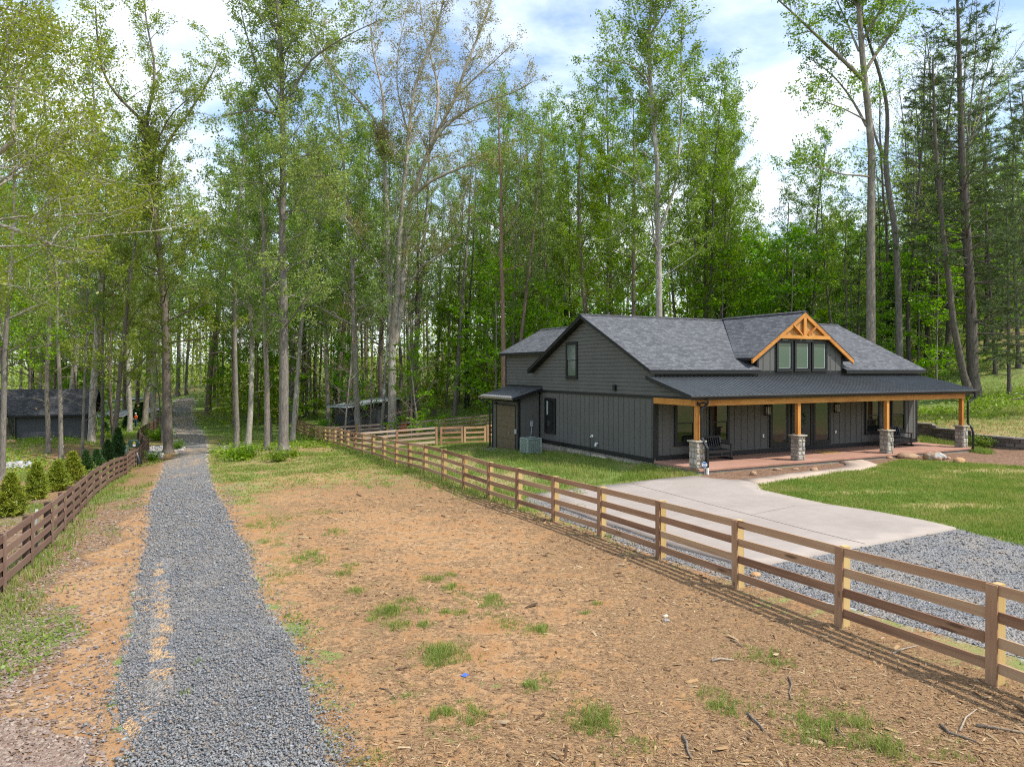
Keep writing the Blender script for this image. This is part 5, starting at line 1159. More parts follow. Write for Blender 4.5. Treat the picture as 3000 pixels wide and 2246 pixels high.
def tree_meshes(seed, name, bark, leaf, stems=None, **kw):
    """meshes of one tree at the origin: (wood, leaves). stems = [(points, r_start, r_end, dressed)] replaces the grown trunk"""
    o = dict(BASE); o.update(kw); rng = np.random.default_rng(seed); W = Wood(); LP = []
    H = o['H']
    if stems is None:
        n = 14; P = [np.array([0, 0, -.4])]; d = np.array([rng.normal(0, o['lean']), rng.normal(0, o['lean']), 1.0])
        for i in range(n):
            d = d + np.append(rng.normal(0, o['trunkwob'], 2), 0); d[:2] *= .93; d /= np.linalg.norm(d); P.append(P[-1] + d * (H + .4)/n)
        P = np.array(P); Rr = trunk_radii(P, o['r0'], .02, o['flare']); 
        Pf = np.concatenate([P[:1], [P[0]*.75+P[1]*.25], [P[0]*.45+P[1]*.55], P[1:]]); Rf = np.concatenate([Rr[:1], [np.interp(.25, [0,1], [o['r0']*(1+o['flare']*.55), o['r0']])], [o['r0']*1.06], Rr[1:]])
        W.tube(Pf, Rf, o['sides'])
        for i in range(o['nprim']):
            x = (i + rng.uniform(0, .9)) / o['nprim']; t = o['first'] + (1 - o['first']) * x
            p, d, _ = lerp_path(P, min(t, .995)); az = i * 2.4 + rng.normal(0, .5); el = R(o['ang0'] + (o['ang1'] - o['ang0']) * x + rng.normal(0, 8))
            L = o['plen'] * (max(1 - x, .05) ** o['shape'] * .85 + .15) * (.55 + .45 * min(1, x * 5 + .4)) * rng.uniform(.7, 1.2)
            B = walk(rng, p, [math.cos(az)*math.cos(el), math.sin(az)*math.cos(el), math.sin(el)], L, 6, o['wob']*.7, o['up1'])
            r = max(.018, o['r0'] * (1 - t) ** .9 * .42 * rng.uniform(.8, 1.2)); W.tube(B, np.linspace(r, .010, 7), 5)
            clothe(rng, W, LP, B, r, .01, o)
        for i in range(o['stubs']):
            t = rng.uniform(.12, o['first']); p, d, _ = lerp_path(P, t); az = rng.uniform(0, 6.28)
            B = walk(rng, p, [math.cos(az), math.sin(az), rng.uniform(-.1, .5)], rng.uniform(.6, 2.2), 4, .25, .0); W.tube(B, np.linspace(.03, .008, 5), 4)
    else:
        for k, (P, ra, rb, dress) in enumerate(stems):
            P = np.asarray(P, float)
            # resample smoothly
            s = np.concatenate([[0], np.cumsum(np.linalg.norm(np.diff(P, axis=0), axis=1))]); m = max(6, int(s[-1] / .8)); tt = np.linspace(0, s[-1], m)
            Pn = np.stack([np.interp(tt, s, P[:, j]) for j in range(3)], 1)
            for _ in range(2): Pn[1:-1] = (Pn[:-2] + 2*Pn[1:-1] + Pn[2:]) / 4
            t = np.linspace(0, 1, m); rr_ = ra*(1-t) + rb*t
            if k == 0 and o['flare']:
                e = Pn[1] - Pn[0]; add = np.array([Pn[0]-e*.5, Pn[0], Pn[0]+e*.22, Pn[0]+e*.5]); Pn = np.concatenate([add, Pn[1:]]); rr_ = np.concatenate([[ra*(1+o['flare']*1.3), ra*(1+o['flare']*.8), ra*(1+o['flare']*.38), ra*(1+o['flare']*.12)], rr_[1:]])
            W.tube(Pn, rr_, o['sides'] if ra > .12 else 6)
            if dress: clothe(rng, W, LP, Pn, ra, rb, o, dress if isinstance(dress, float) else .2)
            if k == 0 or o.get('fill'):
                nf = o['nprim'] if k == 0 else int(o['fill'] * s[-1])
                for i in range(nf):
                    x = (i + rng.uniform(0, .9)) / max(nf, 1); t = (o['first'] if k == 0 else .15) + (1 - (o['first'] if k == 0 else .15)) * x
                    p, d, _ = lerp_path(Pn, min(t, .99)); az = i * 2.4 + rng.normal(0, .6); el = R(o['ang0'] + (o['ang1'] - o['ang0']) * x + rng.normal(0, 10))
                    L = o['plen'] * (.45 + .55*(1-x)) * rng.uniform(.6, 1.15) * (1 if k == 0 else .6)
                    B = walk(rng, p, [math.cos(az)*math.cos(el), math.sin(az)*math.cos(el), math.sin(el)], L, 6, o['wob']*.8, o['up1'])
                    r = max(.016, .4*(ra*(1-t)+rb*t)*rng.uniform(.5, .9)); W.tube(B, np.linspace(r, .009, 7), 5); clothe(rng, W, LP, B, r, .01, o)
    wood = W.mesh(name + '_wood', BARK[bark]); lv = None
    if LP and leaf:
        P = np.concatenate(LP); V, Q = leafquads(rng, P, o['lsize'], aspect=o.get('asp', .55)); lv = npmesh(name + '_leaves', V, Q, None, [LEAF[leaf]])
    return wood, lv
def pine_meshes(seed, name, H=24, r0=.3, first=.15, blen=4.2, nwh=30, dens=1.0, bark='dark', stem=None, needle=.17, dead=.25, nb=4):
    rng = np.random.default_rng(seed); W = Wood(); LA, LB = [], []
    if stem is None:
        P = walk(rng, [0,0,-.3], [rng.normal(0,.02), rng.normal(0,.02), 1], H, 14, .012, .02); W.tube(P, trunk_radii(P, r0, .03, .5), 10)
    else:
        P = stem; W.tube(P, trunk_radii(P, r0, .05, .5), 10)
    for w in range(nwh):
        x = (w + rng.uniform(0, .8)) / nwh; t = first + (1 - first) * x; p, d, _ = lerp_path(P, min(t, .995))
        isdead = x < dead
        for b in range(nb if not isdead else 2):
            az = rng.uniform(0, 6.28); el = rng.normal(.12 + .35*x, .16); L = blen * (1 - .75*x) * rng.uniform(.55, 1.15) * (.75 if isdead else 1)
            B = walk(rng, p, [math.cos(az)*math.cos(el), math.sin(az)*math.cos(el), math.sin(el)], L, 6, .10, -.025 + .03*x); r = max(.014, r0*(1-t)*.22); W.tube(B, np.linspace(r, .006, 7), 5)
            m = max(3, int(L * 2.6))
            for j in range(m):
                tt = .25 + .75*(j + rng.uniform(0, 1))/m; q, e, _ = lerp_path(B, min(tt, 1)); side = np.cross(e, [0,0,1]); side /= np.linalg.norm(side)+1e-6
                f = e*.75 + side*rng.choice([-1, 1])*rng.uniform(.4, .9); f[2] += rng.normal(-.02, .12); S2 = walk(rng, q, f, .75*(1.2-.5*tt)*rng.uniform(.6, 1.3), 3, .12, -.01); W.tube(S2, [.008, .006, .005, .003], 3)
                if not isdead:
                    k = rng.poisson(15*dens); a = rng.uniform(.15, 1.05, k)[:, None]; base = S2[0] + (S2[-1]-S2[0])*a + rng.normal(0, .03, (k,3)); dirn = (S2[-1]-S2[0]); dirn /= np.linalg.norm(dirn)+1e-6
                    v = dirn + rng.normal(0, .75, (k,3)); v /= np.linalg.norm(v, axis=1, keepdims=True); LA.append(base); LB.append(v)
    wood = W.mesh(name + '_wood', BARK[bark]); lv = None
    if LA:
        A = np.concatenate(LA); D = np.concatenate(LB) * needle * rng.uniform(.7, 1.3, (sum(map(len, LA)), 1)); sd = np.cross(D, rng.normal(size=D.shape)); sd /= np.linalg.norm(sd, axis=1, keepdims=True)+1e-9; sd *= .02
        V = np.stack([A - sd, A + sd, A + D + sd*.4, A + D - sd*.4], 1).reshape(-1, 3); lv = npmesh(name + '_needles', V, np.arange(len(V)).reshape(-1, 4), None, [LEAF['pine']])
    return wood, lv
def ivy_mesh(seed, H, r, z0=.0, dens=220):
    rng = np.random.default_rng(seed); n = int(H*dens); z = z0 + H*rng.random(n)**1.1; a = rng.uniform(0, 6.28, n); q = r*(1-z/(H*2.6)) + np.abs(rng.normal(0.05, .07, n)) * (1.3 - .8*z/H)
    P = np.stack([np.cos(a)*q, np.sin(a)*q, z], 1); V, Q = leafquads(rng, P, .13, .1, .8); return npmesh('ivy', V, Q, None, [LEAF['ivy']])
def plant(name, meshes, loc, label, cat='tree', group=None, rz=0.0, s=1.0, ivy=None, sz=None):
    e = empty(name, loc, rz); e.scale = (s, s, sz or s); tag(e, label, cat, group)
    w = bpy.data.objects.new('trunk', meshes[0]); link(w, e)
    if meshes[1] is not None: link(bpy.data.objects.new('crown', meshes[1]), e)
    if ivy: link(bpy.data.objects.new('ivy', ivy), e)
    return e

# prototypes: name -> list of (wood, leaves, trunk radius, height)
PROTO = {}
def proto(key, bark, leaf, seeds, **k):
    PROTO[key] = [(*tree_meshes(sd, key, bark, leaf, **k), k.get('r0', BASE['r0']), k.get('H', BASE['H'])) for sd in seeds]
proto('poplar', 'grey', 'green', (11, 12), H=29, r0=.27, first=.30, nprim=27, plen=6.3, nleaf=28, lsize=.165, slen=2.1)
proto('poplar_pale', 'pale', 'sage', (21, 22), H=28, r0=.25, first=.28, nprim=27, plen=6.2, nleaf=28, lsize=.165, slen=2.1)
proto('poplar_deep', 'brown', 'deep', (31, 32), H=29, r0=.25, first=.30, nprim=28, plen=6.0, nleaf=29, lsize=.165, slen=2.1)
proto('thin', 'grey', 'sage', (41, 42), H=27, r0=.16, first=.36, nprim=23, plen=4.2, nleaf=25, slen=1.8, lsize=.16)
proto('thin_dark', 'dark', 'green', (51,), H=27, r0=.15, first=.36, nprim=23, plen=4.2, nleaf=26, slen=1.8, lsize=.16)
proto('light', 'grey', 'sage', (57, 58), H=29, r0=.25, first=.48, nprim=20, plen=4.6, nleaf=12, lsize=.16, slen=1.9)
proto('sparse', 'dark', 'green', (55, 56), H=25, r0=.15, first=.34, nprim=22, plen=4.0, nleaf=5, slen=1.8, lsize=.15)
proto('yellow', 'brown', 'yellow', (61, 62), H=25, r0=.24, first=.22, nprim=25, plen=6.3, nleaf=31, lsize=.165, ang0=15, ang1=60, sup=.08)
proto('under', 'grey', 'bright', (71, 72, 73), H=9.5, r0=.07, first=.16, nprim=17, plen=2.9, ang0=5, ang1=50, nsec=1.6, slen=1.2, nter=4, tlen=.6, nleaf=19, lsize=.18, lspr=.16, lflat=.35, sup=.02, up1=.02, up3=.02, flare=.3, stubs=0)
proto('bare', 'grey', 'rust', (81,), H=9, r0=.07, first=.15, nprim=15, plen=2.6, ang0=10, ang1=50, nleaf=3, lsize=.10, flare=.3, stubs=0)
proto('maple', 'brown', 'bright', (64, 65), H=16, r0=.14, first=.36, nprim=18, plen=4.8, nleaf=26, lsize=.155, ang0=5, ang1=60, sup=.05, up1=.02)
proto('maple_yellow', 'brown', 'yellow', (66,), H=19, r0=.16, first=.30, nprim=20, plen=5.4, nleaf=26, lsize=.155, ang0=5, ang1=60, sup=.05, up1=.03)
PROTO['pine'] = [(*pine_meshes(sd, 'pine', 25, .22, .07, 4.4, 34, 1.9, nb=4, dead=.10, needle=.24), .22, 25) for sd in (91, 92)]
def stand(kind, px, py, dpx, label, bark=None, group=None, seed=0, Y=None, ivy=False, name=None, hs=1.0):
    """a tree whose foot is at a photo pixel; dpx = its trunk width in photo pixels"""
    if Y is None: p = at(px, py)
    else: x = (px-CX)/F0*Y; p = Vector((x, Y, z1(x, Y)))
    w, l, r0, H = PROTO[kind][seed % len(PROTO[kind])]
    r = dpx * p.y / F0 / 2; s = min(max(r / r0, .45), 1.6); sz = min(max(s, .8), 1.15) * hs
    iv = ivy_mesh(seed+5, 11/sz, r0*1.0) if ivy else None
    nm = name or {'pine': 'pine_tree', 'under': 'understory_tree', 'bare': 'budding_sapling', 'thin': 'slender_tree', 'thin_dark': 'slender_tree'}.get(kind, 'forest_tree')
    e = plant(nm, (w, l), p, label, 'tree', group, seed * 1.7, max(s, .62 if kind not in ('under','bare') else s), iv, sz)
    if max(s, .62) != s and kind not in ('under', 'bare'): pass
    return e

# --- hero trees whose limbs are traced from the photo
def W3(pts, Y, drift=0.0, o=None):
    n = len(pts); P = np.array([px2w(a, b, Y + drift*i/max(n-1, 1)) for i, (a, b) in enumerate(pts)]); return P - o if o is not None else P
def hero(name, label, base, Y, dpx, bark, leaf, stems, seed, group=None, Z=None, ivy=None, **kw):
    b = at(*base) if Y is None else Vector(((base[0]-CX)/F0*Y, Y, z1((base[0]-CX)/F0*Y, Y)))
    Y = b.y; o = np.array(b); L = []
    for i, (pts, ra, rb, drift, dress) in enumerate(stems):
        pts = [(base[0], HZ + (CAMZ - b.z + (.0))*F0/Y)] + pts if i == 0 else pts
        L.append((W3(pts, Y, drift, o), ra*Y/F0/2, rb*Y/F0/2, dress))
    m = tree_meshes(seed, name, bark, leaf, L, **kw)
    return plant(name, m, b, label, 'tree', group, ivy=ivy)
hero('oak_tree', 'big dark trunked oak standing right beside the gravel track with forked crown', (493,1327), None, 27, 'brown', 'yellow',
 [([(487,1100),(485,953),(475,815),(464,717),(453,627),(449,600),(435,471),(425,362)], 27, 13, 0, .75),
  ([(425,362),(391,326),(348,290),(320,255),(300,225),(285,120),(280,20)], 10, 3, -3, .2), ([(425,362),(431,344),(453,254),(453,174),(435,101),(424,30),(420,-60)], 10, 3, 2, .2),
  ([(456,640),(447,625),(420,600),(399,583),(362,547),(315,531),(250,525),(180,540)], 9, 3, -4, .3), ([(460,580),(471,453),(507,391),(543,348),(616,232),(650,150)], 11, 3, 3, .25),
  ([(480,785),(500,765),(536,754),(548,720),(560,690)], 4, 1.5, 1.5, .3), ([(465,803),(430,800),(391,815),(355,860),(335,900)], 4, 1.5, -2, .3), ([(440,500),(452,430),(500,330),(590,260)], 6, 2, -4, .2)],
 201, nprim=30, first=.34, plen=5.6, nleaf=32, lsize=.15, nsec=1.2, slen=2.1, fill=.6)
hero('poplar_tree', 'tallest pale trunk left of the pasture fence, straight with many dark arching limbs', (830,1320), None, 34, 'grey', 'sage',
 [([(831,1200),(832,1100),(831,950),(830,862),(827,681),(829,500),(827,435),(827,326),(825,217),(820,109),(812,0),(808,-120)], 30, 8, 0, .7),
  ([(822,345),(809,337),(790,315),(743,319),(700,330),(660,338)], 9, 3, -2, .3), ([(812,320),(794,297),(770,250),(754,203),(718,90),(700,0)], 8, 2.5, 3, .25), ([(822,547),(805,540),(787,533),(740,529),(700,540)], 6, 2, -2.5, .3),
  ([(835,470),(850,458),(863,457),(888,467),(925,455),(954,435),(1022,395)], 8, 2, 2, .25), ([(832,304),(850,280),(874,250),(888,188),(920,165),(961,138),(1026,98),(1117,58)], 9, 2, -2, .3), ([(822,109),(805,85),(792,72),(780,40),(775,0)], 8, 3, 2, .3),
  ([(830,520),(850,508),(875,508),(900,520),(922,530),(950,510),(990,510)], 7, 2, -3, .3), ([(833,620),(880,610),(905,620),(925,625),(960,628)], 5, 1.5, -2.5, .3), ([(826,150),(840,80),(870,0),(900,-60)], 8, 3, 2, .25)],
 202, nprim=36, first=.24, plen=6.0, nleaf=31, lsize=.15, slen=2.2, fill=.7)
hero('budding_oak', 'broad pale multi stemmed oak with mostly bare budding branches in the centre', (1149,1280), None, 29, 'pale', 'bud',
 [([(1149,1180),(1149,1100),(1149,971),(1140,826),(1135,681),(1131,536),(1127,507),(1120,398)], 27, 10, 0, .9),
  ([(1120,398),(1105,350),(1077,319),(1030,275),(983,217),(950,181),(920,100)], 8, 2.5, -3, .25), ([(1120,398),(1127,308),(1115,240),(1098,181),(1085,110),(1090,30)], 9, 3, 2, .2),
  ([(1150,1000),(1156,917),(1167,826),(1167,717),(1178,609),(1185,500),(1189,507),(1200,362),(1214,254),(1250,160),(1290,50),(1310,-60)], 19, 4, -3, .45),
  ([(1155,1010),(1170,930),(1182,826),(1189,681),(1207,572),(1236,500),(1243,471),(1287,380),(1310,330),(1338,283),(1362,200),(1400,110),(1440,0)], 23, 5, 3, .5),
  ([(1262,425),(1298,370),(1340,340),(1388,312),(1430,290),(1497,279),(1560,240)], 11, 2.5, -2, .25), ([(1262,425),(1280,344),(1287,254),(1270,200),(1265,170),(1240,90),(1230,0),(1225,-60)], 11, 3, 4, .2),
  ([(1215,575),(1225,554),(1250,535),(1280,522),(1352,489),(1400,472),(1461,460),(1510,475)], 11, 2, -4, .3), ([(1197,840),(1211,815),(1236,768),(1270,765),(1298,750),(1338,703),(1352,670),(1345,645),(1360,560),(1385,510)], 7, 2, -4, .35),
  ([(1185,500),(1205,420),(1180,330),(1160,260),(1165,150),(1190,40)], 7, 2, -3, .2), ([(1338,283),(1380,235),(1440,190),(1500,130)], 6, 2, -2, .15), ([(1300,370),(1350,370),(1420,340),(1500,340)], 5, 1.5, 3, .2), ([(1140,826),(1100,760),(1060,700),(990,610),(950,590)], 5, 1.5, -3, .3)],
 203, nprim=4, first=.75, plen=3.0, nleaf=27, lsize=.125, nsec=1.5, slen=2.3, nter=4, tlen=.9, fill=.4, ang0=30, ang1=70, flare=.35)
hero('poplar_tree', 'tall grey poplar behind the main roof with a side stem rising on its right', (1931,0), 50, 22, 'pale', 'green',
 [([(1931,925),(1929,726),(1927,635),(1922,581),(1929,509),(1922,436),(1914,344),(1907,254),(1900,163),(1907,0),(1910,-80)], 23, 7, 0, .6),
  ([(1930,680),(1940,643),(1972,581),(1983,509),(1990,453),(1998,290),(1994,145),(2000,30)], 9, 3, 2, .35), ([(1925,575),(1896,558),(1860,525),(1835,507),(1792,485)], 7, 2, -2, .3), ([(1915,320),(1889,301),(1860,285),(1827,279),(1780,290)], 5, 2, 2, .3),
  ([(1906,260),(1904,232),(1871,192),(1840,178),(1817,174),(1745,181)], 6, 2, -2, .25), ([(1920,350),(1918,337),(1940,290),(1960,270),(1990,262)], 5, 1.5, -2, .3), ([(1926,645),(1880,640),(1850,655),(1800,690)], 4, 1.5, -2, .3), ([(1900,150),(1870,90),(1850,0)], 6, 2, 2, .2), ([(1905,100),(1940,50),(1980,-20)], 6, 2, -2, .2)],
 204, nprim=32, first=.34, plen=5.6, nleaf=30, lsize=.155, fill=.6)
hero('poplar_tree', 'thick straight grey trunk rising behind the right roof slope with spreading leafy limbs', (2551,0), 52, 27, 'grey', 'green',
 [([(2551,1000),(2551,754),(2553,500),(2555,471),(2544,326),(2531,217),(2522,109),(2515,0),(2510,-100)], 29, 13, 0, .9),
  ([(2528,235),(2519,221),(2490,195),(2454,163),(2420,130),(2388,101),(2345,58),(2280,0)], 13, 4, -2, .25), ([(2538,370),(2530,348),(2497,290),(2470,255),(2454,232),(2410,190),(2363,167)], 9, 2.5, 1, .25), ([(2540,355),(2500,330),(2446,308),(2400,292),(2356,279)], 5, 2, -2, .4),
  ([(2553,520),(2540,513),(2490,512),(2461,518),(2435,500),(2414,485),(2370,488),(2310,495)], 6, 1.5, -3, .35), ([(2535,210),(2545,192),(2570,150),(2591,127),(2620,90),(2635,62),(2668,0)], 11, 4, 2, .3), ([(2525,120),(2545,90),(2570,50),(2590,0)], 8, 3, -2, .3), ([(2516,150),(2480,60),(2450,0)], 7, 3, 2, .2)],
 205, nprim=5, first=.8, plen=3.0, nleaf=22, nsec=1.5, slen=1.9, nter=5, fill=.35)
hero('poplar_tree', 'leaning forked trunk close right of the thick grey trunk behind the house', (2637,0), 55, 20, 'grey', 'green',
 [([(2635,1043),(2631,826),(2624,681),(2609,591),(2595,507),(2595,471)], 21, 15, 0, False), ([(2595,471),(2573,435),(2562,390),(2550,340)], 9, 5, 1, False), ([(2595,471),(2598,417),(2602,326),(2591,261),(2577,217),(2562,170),(2537,100),(2520,0)], 13, 5, -2, .7), ([(2605,560),(2580,530),(2567,515)], 5, 3, 0, False)],
 206, nprim=0, nleaf=14)
# twin pine at the right
pb = at(2858, 1166); Yp = pb.y; o_ = np.array(pb)
pw = W3([(2858,1190),(2850,1098),(2848,971),(2841,826),(2834,717),(2827,609),(2820,500),(2816,398),(2812,254),(2809,109),(2805,0),(2803,-90)], Yp, 0, o_)
pm = pine_meshes(301, 'white_pine', r0=33*Yp/F0/2, first=.16, blen=6.5, nwh=40, dens=1.8, bark='dark', stem=pw, dead=.18, needle=.24, nb=5)
plant('pine_tree', pm, pb, 'big dark twin pine on the right bank, second stem splitting from its base', 'tree')
W2_ = W3([(2842,1160),(2823,1098),(2794,953),(2776,790),(2762,681),(2751,536),(2740,398),(2734,235),(2733,170)], Yp-.3, -1.0, o_)
pm2 = pine_meshes(302, 'pine_stem', r0=20*Yp/F0/2, first=.30, blen=4.2, nwh=22, dens=.8, bark='dark', stem=W2_, dead=.8, needle=.2)
pe = [o for o in bpy.data.objects if o.name.startswith('pine_tree') and o.parent is None][-1]
link(bpy.data.objects.new('leaning_stem', pm2[0]), pe)
if pm2[1] is not None: link(bpy.data.objects.new('leaning_stem_needles', pm2[1]), pe)
hero('fan_tree', 'bare grey fan of upright branches behind the big right hand pine', (2836,0), 62, 12, 'grey', 'green',
 [([(2838,900),(2836,600),(2838,435)], 12, 9, 0, False), ([(2838,435),(2845,290),(2855,217),(2860,100),(2862,0)], 6, 2, 0, .3), ([(2838,435),(2860,370),(2888,290),(2930,220),(2961,181),(3000,120)], 6, 2, 2, .3), ([(2838,435),(2880,360),(2940,300),(3000,240)], 5, 1.5, -2, .3), ([(2838,450),(2850,380),(2880,250),(2910,120),(2930,0)], 6, 2, 1, .3), ([(2838,420),(2822,300),(2830,150),(2850,0)], 5, 2, -1, .3)],
 207, nprim=0, nleaf=1.0, lsize=.12, nsec=.9)
# overhanging limbs of a tree just outside the left edge
hero('maple_tree', 'maple just off the left edge whose pale crooked limbs hang into the picture', (-120,0), 21, 34, 'pale', 'yellow',
 [([(-115,1000),(-110,750),(-100,560),(-90,400),(-85,200),(-80,0)], 36, 20, 0, False), ([(-95,520),(-50,480),(0,449),(25,425),(42,410)], 20, 15, 0, False), ([(42,410),(28,370),(25,344),(33,290),(54,203),(75,165),(98,134),(130,110),(170,118)], 12, 4, 2, .3),
  ([(-105,640),(-50,645),(0,659),(40,668),(72,677),(110,695),(152,717)], 13, 9, 0, .6), ([(150,715),(149,703),(160,680),(174,667),(205,653),(283,645)], 6, 2, 1.5, .3), ([(72,677),(90,650),(110,615),(150,590),(187,560)], 6, 2, -1, .3), ([(-90,60),(-40,20),(0,5),(60,25),(120,54),(200,100)], 10, 3, 2, .2), ([(-98,300),(-40,250),(40,240),(120,270),(200,310)], 7, 2, -2, .2), ([(-100,560),(-50,520),(20,500),(90,520),(170,560)], 5, 2, 3, .2)],
 208, nprim=34, first=.46, plen=6.5, ang0=-5, ang1=50, nleaf=30, lsize=.095, nsec=1.7, slen=1.7, tlen=.6, nter=5, lspr=.2, fill=.3)
